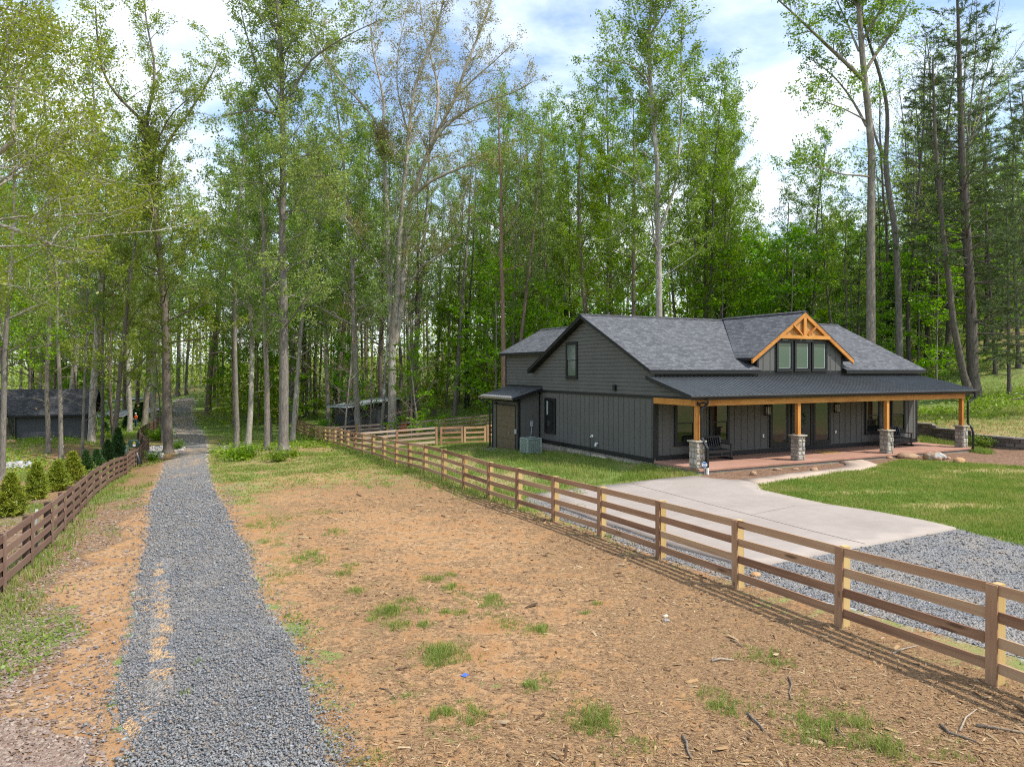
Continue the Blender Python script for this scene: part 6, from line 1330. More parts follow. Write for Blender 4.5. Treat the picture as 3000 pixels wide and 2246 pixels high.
# ------------------------------------------------------------------ trees one can tell apart, left to right: (kind, px, py, width px, label, options)
T = [
 ('poplar', 5, 1405, 13, 'grey trunk cut by the left edge above the young conifers', {}),
 ('thin', 143, 1329, 14, 'first slim trunk before the barn wall, with a pale ring near its foot', {'ring': 1}),
 ('thin', 179, 1347, 13, 'second slim trunk before the barn wall, slightly bent, with a white ring', {'ring': 1, 'seed': 1}),
 ('bare', 243, 1336, 9, 'thin sapling with bare side branches in front of the barn', {'hs': 1.6, 'bark': 1}),
 ('poplar_pale', 268, 1296, 20, 'thick tan trunk standing against the right end of the barn', {}),
 ('thin_dark', 299, 1309, 10, 'narrow dark trunk just right of the barn', {}),
 ('yellow', 335, 1343, 16, 'grey leafy tree rising from behind the brown fence among conifers', {'seed': 1}),
 ('poplar_pale', 379, 1265, 14, 'pale trunk beside the person in orange', {'seed': 1}),
 ('poplar', 424, 1246, 17, 'grey trunk on the fence corner right of the person in orange', {'seed': 1}),
 ('poplar_pale', 453, 1253, 18, 'pale double looking trunk close left of the big roadside oak', {}),
 ('bare', 473, 1298, 5, 'crooked thin sapling left of the big roadside oak', {'hs': 1.3}),
 ('poplar_deep', 609, 1213, 20, 'dark flared trunk on the grass right of the far road bend', {}),
 ('thin_dark', 628, 1168, 11, 'dark trunk at the top of the road, right side', {}),
 ('poplar', 520, 1160, 13, 'brown trunk at the top of the road, left side', {}),
 ('thin', 546, 1157, 9, 'thin trunk beyond the end of the road', {'seed': 1}),
 ('poplar_deep', 685, 1249, 11, 'dark slim trunk behind the pale trunks right of the road', {'seed': 1}),
 ('thin', 692, 1311, 15, 'left pale trunk of the three nearest right of the gravel road', {'seed': 1}),
 ('poplar_pale', 725, 1303, 17, 'middle pale trunk of the three nearest right of the gravel road', {'seed': 1}),
 ('poplar', 781, 1317, 17, 'brownish trunk immediately left of the tallest pale poplar', {}),
 ('thin', 793, 1294, 11, 'narrow trunk squeezed behind the brownish one left of the tallest poplar', {}),
 ('poplar_pale', 856, 1294, 15, 'slim straight trunk touching the right side of the tallest poplar', {}),
 ('poplar', 881, 1222, 13, 'grey trunk on the grass left of the metal shed', {'seed': 1}),
 ('thin', 924, 1212, 11, 'left trunk of a close pair left of the metal shed', {}),
 ('thin_dark', 936, 1197, 8, 'right trunk of a close pair left of the metal shed', {}),
 ('poplar_deep', 985, 1244, 18, 'mossy ivy covered trunk at the left end of the metal shed', {'ivy': True}),
 ('thin', 1001, 1222, 9, 'reddish thin trunk behind the ivy covered one', {'seed': 1}),
 ('thin', 1030, 1176, 9, 'far dark trunk over the middle of the shed roof', {}),
 ('thin_dark', 1064, 1172, 8, 'far dark trunk over the right part of the shed roof', {}),
 ('thin', 1117, 1287, 10, 'white lichen covered thin trunk left of the budding oak foot', {'bark': 'lichen'}),
 ('sparse', 1131, 1266, 12, 'smooth trunk behind the budding oak on its left', {'seed': 1}),
 ('sparse', 1172, 1256, 12, 'leaning pale trunk just right of the budding oak', {}),
 ('light', 1203, 1226, 19, 'straight pale trunk right of the metal shed', {}),
 ('sparse', 1219, 1226, 11, 'dark trunk touching the straight pale one right of the shed', {}),
 ('light', 1331, 1217, 14, 'lone dark trunk behind the pasture fence above the double gate', {'seed': 1}),
 ('sparse', 1368, 1196, 9, 'thin ivied trunk left of the lean to roof', {'ivy': True}),
 ('thin', 1281, 1158, 8, 'far slim trunk above the bucket and cart', {'seed': 1}),
 ('thin_dark', 1392, 1160, 8, 'far slim dark trunk left of the lean to roof', {}),
 ('light', 1471, 0, 18, 'left of two reddish trunks behind the garage lean to', {'Y': 54, 'bark': 'red'}),
 ('light', 1500, 0, 15, 'right of two reddish trunks behind the back wing roof', {'Y': 57, 'seed': 1, 'bark': 'red'}),
 ('thin_dark', 1581, 0, 10, 'slim trunk above the ridge of the back wing', {'Y': 66}),
 ('thin', 1612, 0, 9, 'slim brown trunk between back wing and gable peak', {'Y': 63}),
 ('thin', 1659, 0, 11, 'ivy wrapped trunk left of the gable peak', {'Y': 72, 'ivy': True, 'seed': 1}),
 ('thin_dark', 1682, 0, 9, 'ivy wrapped dark trunk behind the gable peak', {'Y': 76, 'ivy': True}),
 ('poplar_deep', 1728, 0, 17, 'stout brown trunk above the left end of the main ridge', {'Y': 58}),
 ('thin_dark', 1770, 0, 10, 'slim dark curved trunk right of the stout one above the ridge', {'Y': 68}),
 ('thin', 1810, 0, 9, 'ivied slim trunk above the main ridge', {'Y': 74, 'ivy': True}),
 ('poplar_deep', 1857, 0, 17, 'rough brown trunk left of the tall grey poplar behind the roof', {'Y': 56, 'seed': 1}),
 ('thin', 1989, 0, 10, 'slim trunk right of the tall grey poplar behind the roof', {'Y': 68}),
 ('poplar_deep', 2039, 0, 13, 'leafy grey trunk above the middle of the main ridge', {'Y': 60}),
 ('thin_dark', 2066, 0, 11, 'dark double stemmed trunk above the dormer valley', {'Y': 60}),
 ('poplar', 2099, 0, 10, 'ivied trunk left of the dormer ridge start', {'Y': 66, 'ivy': True}),
 ('poplar_deep', 2121, 0, 12, 'second ivied trunk at the dormer ridge start', {'Y': 62, 'ivy': True, 'seed': 1}),
 ('thin', 2318, 0, 10, 'ivied crooked tree left of the dormer peak', {'Y': 62, 'ivy': True, 'hs': .72}),
 ('thin', 2350, 0, 8, 'slender leafy tree just left of the dormer peak', {'Y': 70, 'seed': 1, 'hs': .75}),
 ('thin_dark', 2368, 0, 10, 'tree wrapped in dark ivy directly above the dormer peak', {'Y': 60, 'ivy': True, 'hs': .85}),
 ('thin', 2454, 0, 10, 'slim grey trunk above the right end of the ridge', {'Y': 60, 'hs': .8}),
 ('thin_dark', 2477, 0, 9, 'curved dark trunk at the end of the ridge', {'Y': 58, 'hs': .7}),
 ('pine', 2513, 0, 11, 'dark slim pine left of the thick grey trunk', {'Y': 58, 'hs': .7}),
 ('pine', 2580, 0, 8, 'thin pine between the thick grey trunk and the leaning fork', {'Y': 68, 'hs': .8, 'seed': 1}),
 ('sparse', 2608, 0, 12, 'ivied trunk behind the leaning forked trunk', {'Y': 66, 'ivy': True}),
 ('sparse', 2664, 0, 14, 'brown trunk right of the leaning forked trunk', {'Y': 60}),
 ('sparse', 2690, 0, 6, 'very thin black trunk over the right roof end', {'Y': 60}),
 ('sparse', 2714, 0, 13, 'brown trunk above the right eave corner', {'Y': 66, 'seed': 1}),
 ('pine', 2752, 0, 12, 'pine trunk left of the twin pine', {'Y': 66}),
 ('sparse', 2776, 0, 20, 'thick dark trunk close behind the leaning pine stem', {'Y': 62}),
 ('pine', 2917, 0, 10, 'slim pine on the bank right of the twin pine', {'Y': 58, 'seed': 1, 'hs': .9}),
 ('pine', 2957, 0, 10, 'pine with low feathery branches near the right edge', {'Y': 52, 'hs': .8}),
 ('pine', 2690, 0, 13, 'feathery pine behind the right eave corner', {'Y': 72, 'seed': 1}),
 ('pine', 2830, 0, 12, 'pine high on the slope behind the twin pine', {'Y': 76}),
 ('pine', 2890, 0, 13, 'feathery pine just right of the twin pine', {'Y': 64}),
 ('pine', 2985, 0, 13, 'tall pine second from the right edge', {'Y': 58, 'seed': 1}),
 ('pine', 3025, 0, 16, 'pine at the right edge whose sprays hang into the picture', {'Y': 44, 'seed': 1}),
 ('thin', 122, 0, 14, 'reddish trunk rising behind the barn roof, left', {'Y': 82}),
 ('poplar_pale', 195, 0, 22, 'broad smooth grey trunk rising behind the barn roof', {'Y': 80}),
 ('poplar', 82, 0, 16, 'brown trunk behind the left end of the barn roof', {'Y': 86, 'seed': 1}),
 ('poplar', 18, 0, 14, 'trunk between the far outbuilding and the barn', {'Y': 74}),
 ('poplar_deep', 365, 0, 11, 'dark trunk far behind the person in orange', {'Y': 104}),
 ('thin_dark', 300, 0, 8, 'thin dark trunk far beyond the barn corner', {'Y': 110}),
]
m_ring = plain('white_ring', (.68,.68,.66), .6)
for i, (kind, px, py, w, lab, op) in enumerate(T):
    op = dict(op); Y = op.get('Y'); sd = op.get('seed', 0)
    e = stand(kind, px, py, w, lab, seed=sd, Y=Y, ivy=op.get('ivy', False), hs=op.get('hs', 1.0))
    e.rotation_euler.z = i * 2.39
    if isinstance(op.get('bark'), str):
        for ch in e.children:
            if ch.name.startswith('trunk'): ch.data = ch.data.copy(); ch.data.materials[0] = BARK[op['bark']]
    if op.get('ring'):
        r0 = PROTO[kind][sd % len(PROTO[kind])][2]; m = MB(); m.tube([(0,0,.95),(0,0,1.02)], r0*1.12, 14, False); m.build('pale_ring', m_ring, e)
# --- taller wood behind, individually placed; nothing singles them out in the photo
rng = np.random.default_rng(77)
def clear_of(x, y):
    if y < 58 and -18 < x < 26: return False
    if -3 < x < 24 and y < 56: return False
    if abs(np.interp(y, [40, 67, 84, 97, 125], [-18, -28.7, -38, -44.6, -58]) - x) < 4.5 and y < 125: return False
    px = CX + F0*x/y
    if px < 290 and y < 78: return False
    if 325 < px < 475 and y < 101: return False
    if -62 < x < -30 and 55 < y < 72: return False
    return True
spots = []
tries = 0
while len(spots) < 76 and tries < 20000:
    tries += 1
    y = 60 + 62*rng.random()**1.15; px = rng.uniform(-120, 3120); x = (px-CX)/F0*y
    if not clear_of(x, y): continue
    if 1120 < px < 1460 and y < 84: continue
    if px < 700 and y < 84 and rng.random() < .75: continue
    if px > 2250 and rng.random() < .35: continue
    if 2150 < px < 2560 and y > 80 and rng.random() < .8: continue
    if min([(x-a)**2+(y-b)**2 for a, b in spots] + [99]) < 13: continue
    spots.append((x, y))
FIL = {}
for i, (x, y) in enumerate(spots):
    px = CX + F0*x/y
    r = rng.random()
    if px < 620: kind = 'yellow' if r < .3 else 'poplar_pale' if r < .65 else 'thin'
    elif px < 1350: kind = 'poplar_pale' if r < .4 else 'thin' if r < .6 else 'poplar' if r < .85 else 'poplar_deep'
    elif px < 2200: kind = 'poplar_deep' if r < .5 else 'poplar' if r < .75 else 'thin_dark' if r < .88 else 'thin'
    else: kind = 'sparse' if r < .45 else 'pine' if r < .85 else 'thin_dark'
    sd = int(rng.integers(0, 9)); w, l, r0, H = PROTO[kind][sd % len(PROTO[kind])]; s = rng.uniform(.92, 1.22) * (.60 if 2150 < px < 2600 else 1)
    zone = 'left of the road bend' if px < 520 else 'behind the pasture' if px < 1450 else 'behind the house' if px < 2250 else 'on the far right slope'
    plant('forest_tree', (w, l), (x, y, z1(x, y)-.05), 'one of the tall leafy trees deep in the wood ' + zone, 'tree', 'deep wood trees ' + zone, rng.uniform(0, 6.28), s)
# --- bright understory
UN = []
tries = 0
while len(UN) < 84 and tries < 9000:
    tries += 1
    y = rng.uniform(57, 96); px = rng.uniform(60, 3080); x = (px-CX)/F0*y
    if not clear_of(x, y): continue
    if 560 < px < 1440 and (y < 80 or rng.random() < .45): continue
    if px < 560 and y < 76: continue
    if min([(x-a)**2+(y-b)**2 for a, b in UN] + [99]) < 9: continue
    UN.append((x, y))
for i, (x, y) in enumerate(UN):
    px = CX + F0*x/y; w, l, r0, H = PROTO['under'][i % 3]
    zone = 'left of the road' if px < 560 else 'beyond the pasture' if px < 1420 else 'behind the house' if px < 2300 else 'on the right bank'
    plant('understory_tree', (w, l), (x, y, z1(x, y)-.05), 'one of the low bright green understory trees ' + zone, 'small tree', 'understory trees ' + zone, rng.uniform(0, 6.28), rng.uniform(.8, 1.45))
for k, (px, Y, s, lab) in enumerate([(1205,56,.8,'small bright green tree in front of the metal shed roof'), (1010,64,.9,'airy light green small tree over the metal shed'), (1560,58,1.0,'bright small tree behind the back wing'), (2230,60,.9,'light green small tree behind the dormer ridge')]):
    w, l, r0, H = PROTO['under'][k % 3]; x = (px-CX)/F0*Y; plant('understory_tree', (w, l), (x, Y, z1(x, Y)-.05), lab, 'small tree', None, k*1.3, s)
for k, (px, Y, s, lab) in enumerate([(1010,57,1.15,'rusty budding small tree left of the budding oak'), (1225,55,1.1,'rusty budding small tree right of the budding oak'), (1085,62,1.2,'brownish budding small tree behind the metal shed')]):
    w, l, r0, H = PROTO['bare'][0]; x = (px-CX)/F0*Y; plant('budding_sapling', (w, l), (x, Y, z1(x, Y)-.05), lab, 'small tree', None, k*2.1, s)

for k, (kind, px, Y, s, lab) in enumerate([('maple',470,66,.6,'low layered bright dogwood behind the big roadside oak'), ('maple',-60,46,1.05,'bright maple at the left edge whose low sprays hang over the barn'), ('maple',90,72,1.1,'bright leafy maple behind the barn roof'), ('maple_yellow',215,70,1.0,'yellow green maple behind the right end of the barn'), ('maple_yellow',20,64,1.05,'yellow green maple between outbuilding and barn'),
  ('maple_yellow',330,72,1.0,'yellow green maple behind the grey leafy tree'), ('maple',440,104,1.0,'bright maple far behind the brown fence corner'), ('maple_yellow',150,84,1.15,'tallest yellow green maple far behind the barn'), ('maple_yellow',640,98,1.0,'yellow green maple right of the top of the road'), ('maple',760,82,.95,'bright maple behind the three pale trunks'), ('maple',900,86,1.0,'bright maple behind the left end of the metal shed'),
  ('maple',1400,88,1.1,'bright maple far behind the double gate'), ('maple',2930,68,1.0,'bright maple behind the pines near the right edge'), ('maple',2780,74,1.0,'bright maple on the slope behind the twin pine'), ('maple',2860,84,1.15,'larger bright maple high on the right slope')]):
    w, l, r0, H = PROTO[kind][k % len(PROTO[kind])]; x = (px-CX)/F0*Y; plant('maple_tree', (w, l), (x, Y, z1(x, Y)-.05), lab, 'tree', None, k*1.3, s)
# --- the far wood, one mass: trunks and loose crowns to the horizon, and the wood behind the viewer that the windows mirror
WV, WQ, LV, n_ = [], [], [], 0
Wf = Wood(); LP = []; LS = []
def far_tree(x, y, H, r, nl, ls, cols=None):
    z = z1(x, y); P = np.array([[x, y, z-.5], [x+rng.normal(0,.3), y, z+H*.5], [x+rng.normal(0,.6), y, z+H]]); Wf.tube(P, [r*1.25, r*.8, r*.15], 5)
    for k in range(5):
        t = rng.uniform(.4, .85); a = rng.uniform(0, 6.28); b = P[0] + (P[2]-P[0])*t; e = b + np.array([math.cos(a)*H*.13, math.sin(a)*H*.13, H*.12]); Wf.tube(np.array([b, (b+e)/2+[0,0,-.2], e]), [r*.35, r*.2, .02], 3)
    nc = 16; c = np.stack([rng.normal(0, H*.10, nc), rng.normal(0, H*.10, nc), H*rng.uniform(.32, 1.02, nc)], 1); idx = rng.integers(0, nc, nl)
    LP.append(np.array([x, y, z]) + c[idx] + rng.normal(0, H*.05, (nl, 3))); LS.append(np.full((nl,1), ls))
cnt = 0
while cnt < 210:
    y = 95 + 95*rng.random(); px = rng.uniform(-160, 3160); x = (px-CX)/F0*y
    if px < 620 and y < 112: continue
    if abs(x+52) < 4 and y < 120: continue
    if 1950 < px < 2650 and rng.random() < .5: continue
    cnt += 1; far_tree(x, y, rng.uniform(17, 27)*(.62 if 2150 < px < 2650 else 1), rng.uniform(.12, .26), 800, .40)
for k in range(380):
    y = rng.uniform(80, 185); px = rng.uniform(-140, 3140); x = (px-CX)/F0*y
    if not clear_of(x, y) or (px < 620 and y < 118): continue
    h = rng.uniform(3, 9); nl = 420; LP.append(np.array([x, y, z1(x, y)]) + np.stack([rng.normal(0, h*.3, nl), rng.normal(0, h*.3, nl), h*rng.random(nl)], 1)); LS.append(np.full((nl,1), .36))
for k in range(60):
    a = R(rng.uniform(195, 345)); d = rng.uniform(48, 95); far_tree(d*math.cos(a), d*math.sin(a), rng.uniform(14, 22), .25, 420, .55)
P = np.concatenate(LP); S_ = np.concatenate(LS); V, Qd = leafquads(rng, P, S_, .3, .6)
me = npmesh('far_woods', np.concatenate([V] + Wf.V), np.concatenate([Qd] + [q + len(V) for q in Wf.Q]), None, [leafmat('far_leaves', [(.14,.19,.035), (.20,.26,.05), (.26,.32,.07), (.30,.34,.10)], .4), BARK['grey']])
mi = np.zeros(len(me.polygons), np.int32); mi[len(Qd):] = 1; me.polygons.foreach_set('material_index', mi)
tag(link(bpy.data.objects.new('far_woods', me)), 'unbroken mass of far trunks and light green crowns behind everything', 'wood', kind='stuff')

# ------------------------------------------------------------------ young conifers along the brown fence
def conifer_mesh(seed, H, Rb):
    rng = np.random.default_rng(seed); W = Wood(); W.tube(np.array([[0,0,-.1],[0,0,H*.5],[0,0,H]]), [.04,.03,.008], 6); A, D = [], []
    n = 300
    for i in range(n):
        t = rng.random()**1.1; z = .04*H + .93*H*t; rad = Rb*(1-t)**.75*rng.uniform(.5, 1.3); az = rng.uniform(0, 6.28); tip = np.array([math.cos(az)*rad, math.sin(az)*rad, z + rad*.25]); b = np.array([0,0,z-.08*H*(1-t)]); k = 40
        d = tip - b; x = rng.uniform(.35, 1.08, k)[:, None]; u = d/np.linalg.norm(d); p = b + d*x + rng.normal(0, .035, (k,3)); v = u*.6 + rng.normal(0,.55,(k,3)); v[:,2] += .25; A.append(p); D.append(v/np.linalg.norm(v,axis=1,keepdims=True))
        if i % 3 == 0: W.tube(np.array([b, tip]), [.008,.003], 3)
    A = np.concatenate(A); D = np.concatenate(D)*.12*rng.uniform(.7,1.3,(len(A),1)); sd = np.cross(D, rng.normal(size=D.shape)); sd /= np.linalg.norm(sd,axis=1,keepdims=True); sd *= .015
    V = np.stack([A-sd, A+sd, A+D+sd*.6, A+D-sd*.6],1).reshape(-1,3)
    return W.mesh('conifer_stem', BARK['brown']), npmesh('conifer_sprays', V, np.arange(len(V)).reshape(-1,4), None, [LEAF['conifer']])
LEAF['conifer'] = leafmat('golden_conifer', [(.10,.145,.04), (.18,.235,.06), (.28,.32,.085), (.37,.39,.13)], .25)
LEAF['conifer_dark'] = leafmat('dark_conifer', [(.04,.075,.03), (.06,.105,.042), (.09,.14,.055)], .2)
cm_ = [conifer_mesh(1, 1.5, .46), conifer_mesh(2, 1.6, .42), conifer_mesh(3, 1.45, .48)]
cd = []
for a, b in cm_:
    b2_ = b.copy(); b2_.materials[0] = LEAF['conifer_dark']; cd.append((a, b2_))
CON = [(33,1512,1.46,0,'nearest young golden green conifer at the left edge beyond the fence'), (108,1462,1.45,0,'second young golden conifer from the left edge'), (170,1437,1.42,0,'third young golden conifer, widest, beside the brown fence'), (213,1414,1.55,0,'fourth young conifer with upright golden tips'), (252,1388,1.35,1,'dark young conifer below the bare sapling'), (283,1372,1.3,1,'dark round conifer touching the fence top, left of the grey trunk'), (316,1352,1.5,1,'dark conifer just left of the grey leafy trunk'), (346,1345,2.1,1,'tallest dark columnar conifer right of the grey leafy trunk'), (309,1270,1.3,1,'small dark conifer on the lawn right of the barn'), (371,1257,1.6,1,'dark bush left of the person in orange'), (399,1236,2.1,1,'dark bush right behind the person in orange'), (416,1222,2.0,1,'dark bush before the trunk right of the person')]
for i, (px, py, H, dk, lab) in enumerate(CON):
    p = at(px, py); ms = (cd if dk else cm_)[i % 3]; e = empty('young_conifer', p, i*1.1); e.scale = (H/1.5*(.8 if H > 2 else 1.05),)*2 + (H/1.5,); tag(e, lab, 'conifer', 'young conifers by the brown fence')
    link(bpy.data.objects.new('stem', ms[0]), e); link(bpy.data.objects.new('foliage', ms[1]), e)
# low bushes at tree feet
def bush_mesh(seed, H, Rb, leaf, n=1500, ls=.10):
    rng = np.random.default_rng(seed); W = Wood(); LPb = []
    for i in range(26):
        az = rng.uniform(0, 6.28); S2 = walk(rng, [0,0,-.05], [math.cos(az)*.8, math.sin(az)*.8, 1], H*rng.uniform(.7,1.3), 4, .2, 0); W.tube(S2, [.012,.010,.008,.006,.003], 3); k = n//26; x = rng.uniform(.25,1,k); LPb.append(np.stack([np.interp(x, np.linspace(0,1,5), S2[:,j]) for j in range(3)],1)*[1.15*Rb/H,1.15*Rb/H,1] + rng.normal(0,.10,(k,3)))
    V, Q = leafquads(rng, np.concatenate(LPb), ls, .4, .55); V[:,2] = np.maximum(V[:,2], .02); return W.mesh('bush_stems', BARK['brown']), npmesh('bush_leaves', V, Q, None, [LEAF[leaf]])
bm1 = [bush_mesh(5, .9, .9, 'green'), bush_mesh(6, .7, .8, 'deep'), bush_mesh(7, 1.1, .9, 'bright')]
for i, (px, py, s, k, lab) in enumerate([(815,1352,1.0,0,'leafy bush at the foot of the tallest poplar'), (712,1346,1.2,1,'dark leafy bush at the feet of the three pale trunks'), (735,1340,.9,0,'smaller bush right of the dark one below the pale trunks'), (463,1290,1.3,2,'light green bush left of the big roadside oak'), (517,1315,.9,0,'small bush hugging the right side of the roadside oak'), (445,1352,.8,2,'bright low weed clump before the roadside rocks'), (850,1338,.7,1,'low bush between tallest poplar and the plank fence'), (88,1291,.45,1,'tiny shrub at the barn foot, left'), (192,1287,.5,1,'tiny shrub at the barn foot, right of the middle'), (2870,1310,.8,0,'weedy clump at the right end of the retaining wall')]):
    p = at(px, py); e = empty('bush', p, i*1.9); e.scale = (s,)*3; tag(e, lab, 'bush', 'low bushes'); link(bpy.data.objects.new('stems', bm1[k][0]), e); link(bpy.data.objects.new('leaves', bm1[k][1]), e)
for i, (px, py, lab) in enumerate([(1269,1218,'grey tree stump on the grass above the double gate'), (1301,1166,'small far stump in the clearing behind the pasture fence')]):
    p = at(px, py); m = MB(); m.tube([(0,0,-.1),(0,0,.05),(.02,0,.35),(.0,.02,.62)], [.42,.32,.27,.26], 12); thing_mb('tree_stump', m, BARK['dark'], p, lab, 'stump', i, 0, None, True)
stick([(2885,1178),(2930,1176),(2965,1170),(3020,1170)], .10, 'fallen branch lying on the bank below the twin pine', None, 'fallen_branch')
# ------------------------------------------------------------------ ground cover nobody could count
rng = np.random.default_rng(99)
def blades(rng, X, Y, Z, H, wd, lean=.45, k=6, spread=.06):
    n = len(X); P = np.repeat(np.stack([X, Y, Z], 1), k, 0); Hh = np.repeat(H, k)*rng.uniform(.5, 1.25, n*k); m = n*k
    P[:, :2] += rng.normal(0, 1, (m, 2)) * np.repeat(np.broadcast_to(spread, n), k)[:, None]
    a = rng.uniform(0, 6.28, m); b = rng.uniform(0, 6.28, m); L = np.abs(rng.normal(0, lean, m))*Hh
    side = np.stack([np.cos(a), np.sin(a), np.zeros(m)], 1)*(np.repeat(np.broadcast_to(wd, n), k)[:, None]*.5)
    tip = P + np.stack([np.cos(b)*L, np.sin(b)*L, Hh], 1); mid = P + np.stack([np.cos(b)*L*.35, np.sin(b)*L*.35, Hh*.6], 1)
    V = np.stack([P-side, P+side, mid+side*.75, tip, mid-side*.75], 1)
    i = np.arange(m)[:, None]*5
    return V.reshape(-1, 3), i + np.array([[0,1,2,4]]), i + np.array([[4,2,3]])
def rand_in(rng, poly, n):
    P = np.array([p[:2] for p in poly]); lo, hi = P.min(0), P.max(0); X, Y = [], []
    while sum(map(len, X)) < n:
        x = rng.uniform(lo[0], hi[0], n*2); y = rng.uniform(lo[1], hi[1], n*2); k = inpoly(x, y, poly); X.append(x[k]); Y.append(y[k])
    return np.concatenate(X)[:n], np.concatenate(Y)[:n]
def grass_obj(name, mat, label, parts):
    V, Q, T, b = [], [], [], 0
    for v, q, t in parts: V.append(v); Q.append(q+b); T.append(t+b); b += len(v)
    o = npobj(name, np.concatenate(V), np.concatenate(Q), np.concatenate(T), mat); tag(o, label, 'grass', kind='stuff'); return o
M_LAWN = grassmat('lawn_blades', [(.40,.34,.17), (.33,.32,.11), (.22,.29,.065), (.15,.235,.045), (.19,.27,.06)])
M_WILD = grassmat('wild_blades', [(.36,.31,.15), (.26,.30,.09), (.19,.275,.06), (.24,.34,.08)])
def hard(x, y): return np.maximum.reduce([sdf(x, y, DRIVE), sdf(x, y, WALK), sdf(x, y, LOT), sdf(x, y, ROAD), sdf(x, y, PORCH)])
# lawns
parts = []
x, y = rand_in(rng, LAWN, 17000); n = vnoise(x, y, 2.6); nb = vnoise(x+31, y+7, 9.0)
worn = np.clip((x-16.5)/5, 0, 1)*np.clip((31-y)/5, 0, 1); keep = (rng.random(len(x)) > .8*np.clip((vnoise(x+3, y*1.6, 1.9) - .5) * 3, 0, 1)) & (rng.random(len(x)) > .75*worn*np.clip((n-.2)*2.2, 0, 1)) & (hard(x, y) < -.06); x, y, n = x[keep], y[keep], n[keep]
parts.append(blades(rng, x, y, zt(x, y), .07+.06*n, .016, .5, 6, .10))
x, y = rand_in(rng, SIDELAWN, 15000); n = vnoise(x, y, 2.6); k = (hard(x, y) < -.05) & (rng.random(len(x)) < .35 + .9*np.clip((n-.3)*2, 0, 1)); x, y, n = x[k], y[k], n[k]
parts.append(blades(rng, x, y, zt(x, y), .06+.16*n**1.5, .018, .5, 6, .12))
for poly_px, cnt_, h in (([(1900,1352),(2030,1385),(2040,1400),(1930,1405),(1800,1412)], 900, .16),):
    x, y = rand_in(rng, gp(poly_px), cnt_); k = hard(x, y) < -.03; x, y = x[k], y[k]; parts.append(blades(rng, x, y, zt(x, y), np.full(len(x), h), .017, .5, 6, .08))
grass_obj('lawn_grass', M_LAWN, 'green lawn grass in front of and beside the house', parts)
# wild grass: tufts on the clay, verge weeds, forest floor
parts = []
TUFT = [(1136,1794,.20,42,.22),(1163,1835,.12,20,.18),(1249,1694,.08,10,.15),(1281,1699,.11,14,.16),(1321,1722,.13,16,.15),(1317,1685,.08,10,.15),(1194,1760,.11,12,.15),(1045,1733,.1,14,.16),(1348,1796,.09,8,.08),(1312,1793,.09,8,.08),(1246,1830,.08,12,.12),(1275,1915,.17,34,.28),(1290,1930,.15,26,.25),(1339,1916,.11,26,.35),(1438,1755,.13,16,.16),(1448,1771,.08,14,.2),(1583,1849,.11,20,.2),(1559,2012,.10,12,.12),(1290,2096,.12,14,.16),(1375,2105,.09,24,.3),(1746,2112,.14,40,.28),(1720,2100,.08,22,.35),(1027,1659,.08,14,.2),(1004,1682,.10,18,.2),(1750,1770,.06,6,.07),(1720,1798,.05,6,.08),(2230,1930,.10,26,.35),(2085,2050,.12,16,.25),(2130,2080,.10,14,.2),(2395,2150,.16,34,.30),(2580,2190,.17,26,.22),(2510,2140,.13,24,.35),(2300,2080,.07,20,.5),(2480,2100,.07,16,.45),(2820,2230,.09,14,.3),(1075,2230,.07,10,.2),(1885,2190,.06,8,.12),(1830,2170,.05,10,.3),(1180,2030,.04,8,.2),(1510,1830,.05,12,.3),(1420,1790,.06,14,.4),(1480,1830,.05,10,.25),(1600,1990,.05,10,.3),(1100,1810,.06,14,.25),(1220,1790,.05,14,.3),(1380,1740,.05,16,.4),(830,1680,.09,22,.4),(870,1640,.09,24,.4),(905,1625,.09,24,.4),(980,1560,.10,22,.4),(790,1590,.10,26,.5),(930,1640,.07,20,.4),(760,1540,.10,30,.5),(820,1520,.10,30,.6),(950,1500,.09,18,.4),(545,2030,.05,4,.06),(580,1940,.05,4,.05)]
for px, py, h, c, sp in TUFT:
    p = at(px, py); m = max(3, int(c*1.5)); x = p.x + rng.normal(0, sp*.6, m); y = p.y + rng.normal(0, sp*.8, m); parts.append(blades(rng, x, y, zt(x, y)-.005, np.full(m, h*.72)*np.exp(-((x-p.x)**2+(y-p.y)**2)/(sp*sp*1.6+.001))+.03, .009, .75, 9, .035))
# everywhere the mask says grass, thinning with distance
def masked(n, y0, y1, x0, x1, pw=1.0):
    y = y0 + (y1-y0)*rng.random(n)**pw; x = rng.uniform(x0, x1, n)*y; return x, y
x, y = masked(60000, 9, 46, -.80, .1, 1.1)
g, l, m_, lu, gv = covers(x, y); n = vnoise(x, y, 1.3)
k = (rng.random(len(x)) < np.clip((g-.24)*1.9, 0, 1)*(.25+1.1*n)) & (gv < .35) & (sdf(x, y, SIDELAWN) < 0) & (sdf(x, y, ROAD) < -.15); x, y, n = x[k], y[k], n[k]
parts.append(blades(rng, x, y, zt(x, y)-.01, (.045+.12*n**2)*np.clip(y/22, .6, 1.2), .011+.0006*y, .6, 5, .10))
x, y = masked(52000, 44, 100, -.80, .80, 1.35)
k = np.array([True]*len(x)); g, l, m_, lu, gv = covers(x, y); n = vnoise(x, y, 4.0)
k = (gv < .35) & (rng.random(len(x)) < np.clip(g*1.2-.1, 0, 1)*(.2+1.3*n)) & (sdf(x, y, SIDELAWN) < 0) & (sdf(x, y, ROAD) < -.3); x, y, n = x[k], y[k], n[k]
parts.append(blades(rng, x, y, zt(x, y)-.02, .10+.20*n**2, .035, .7, 5, .22))
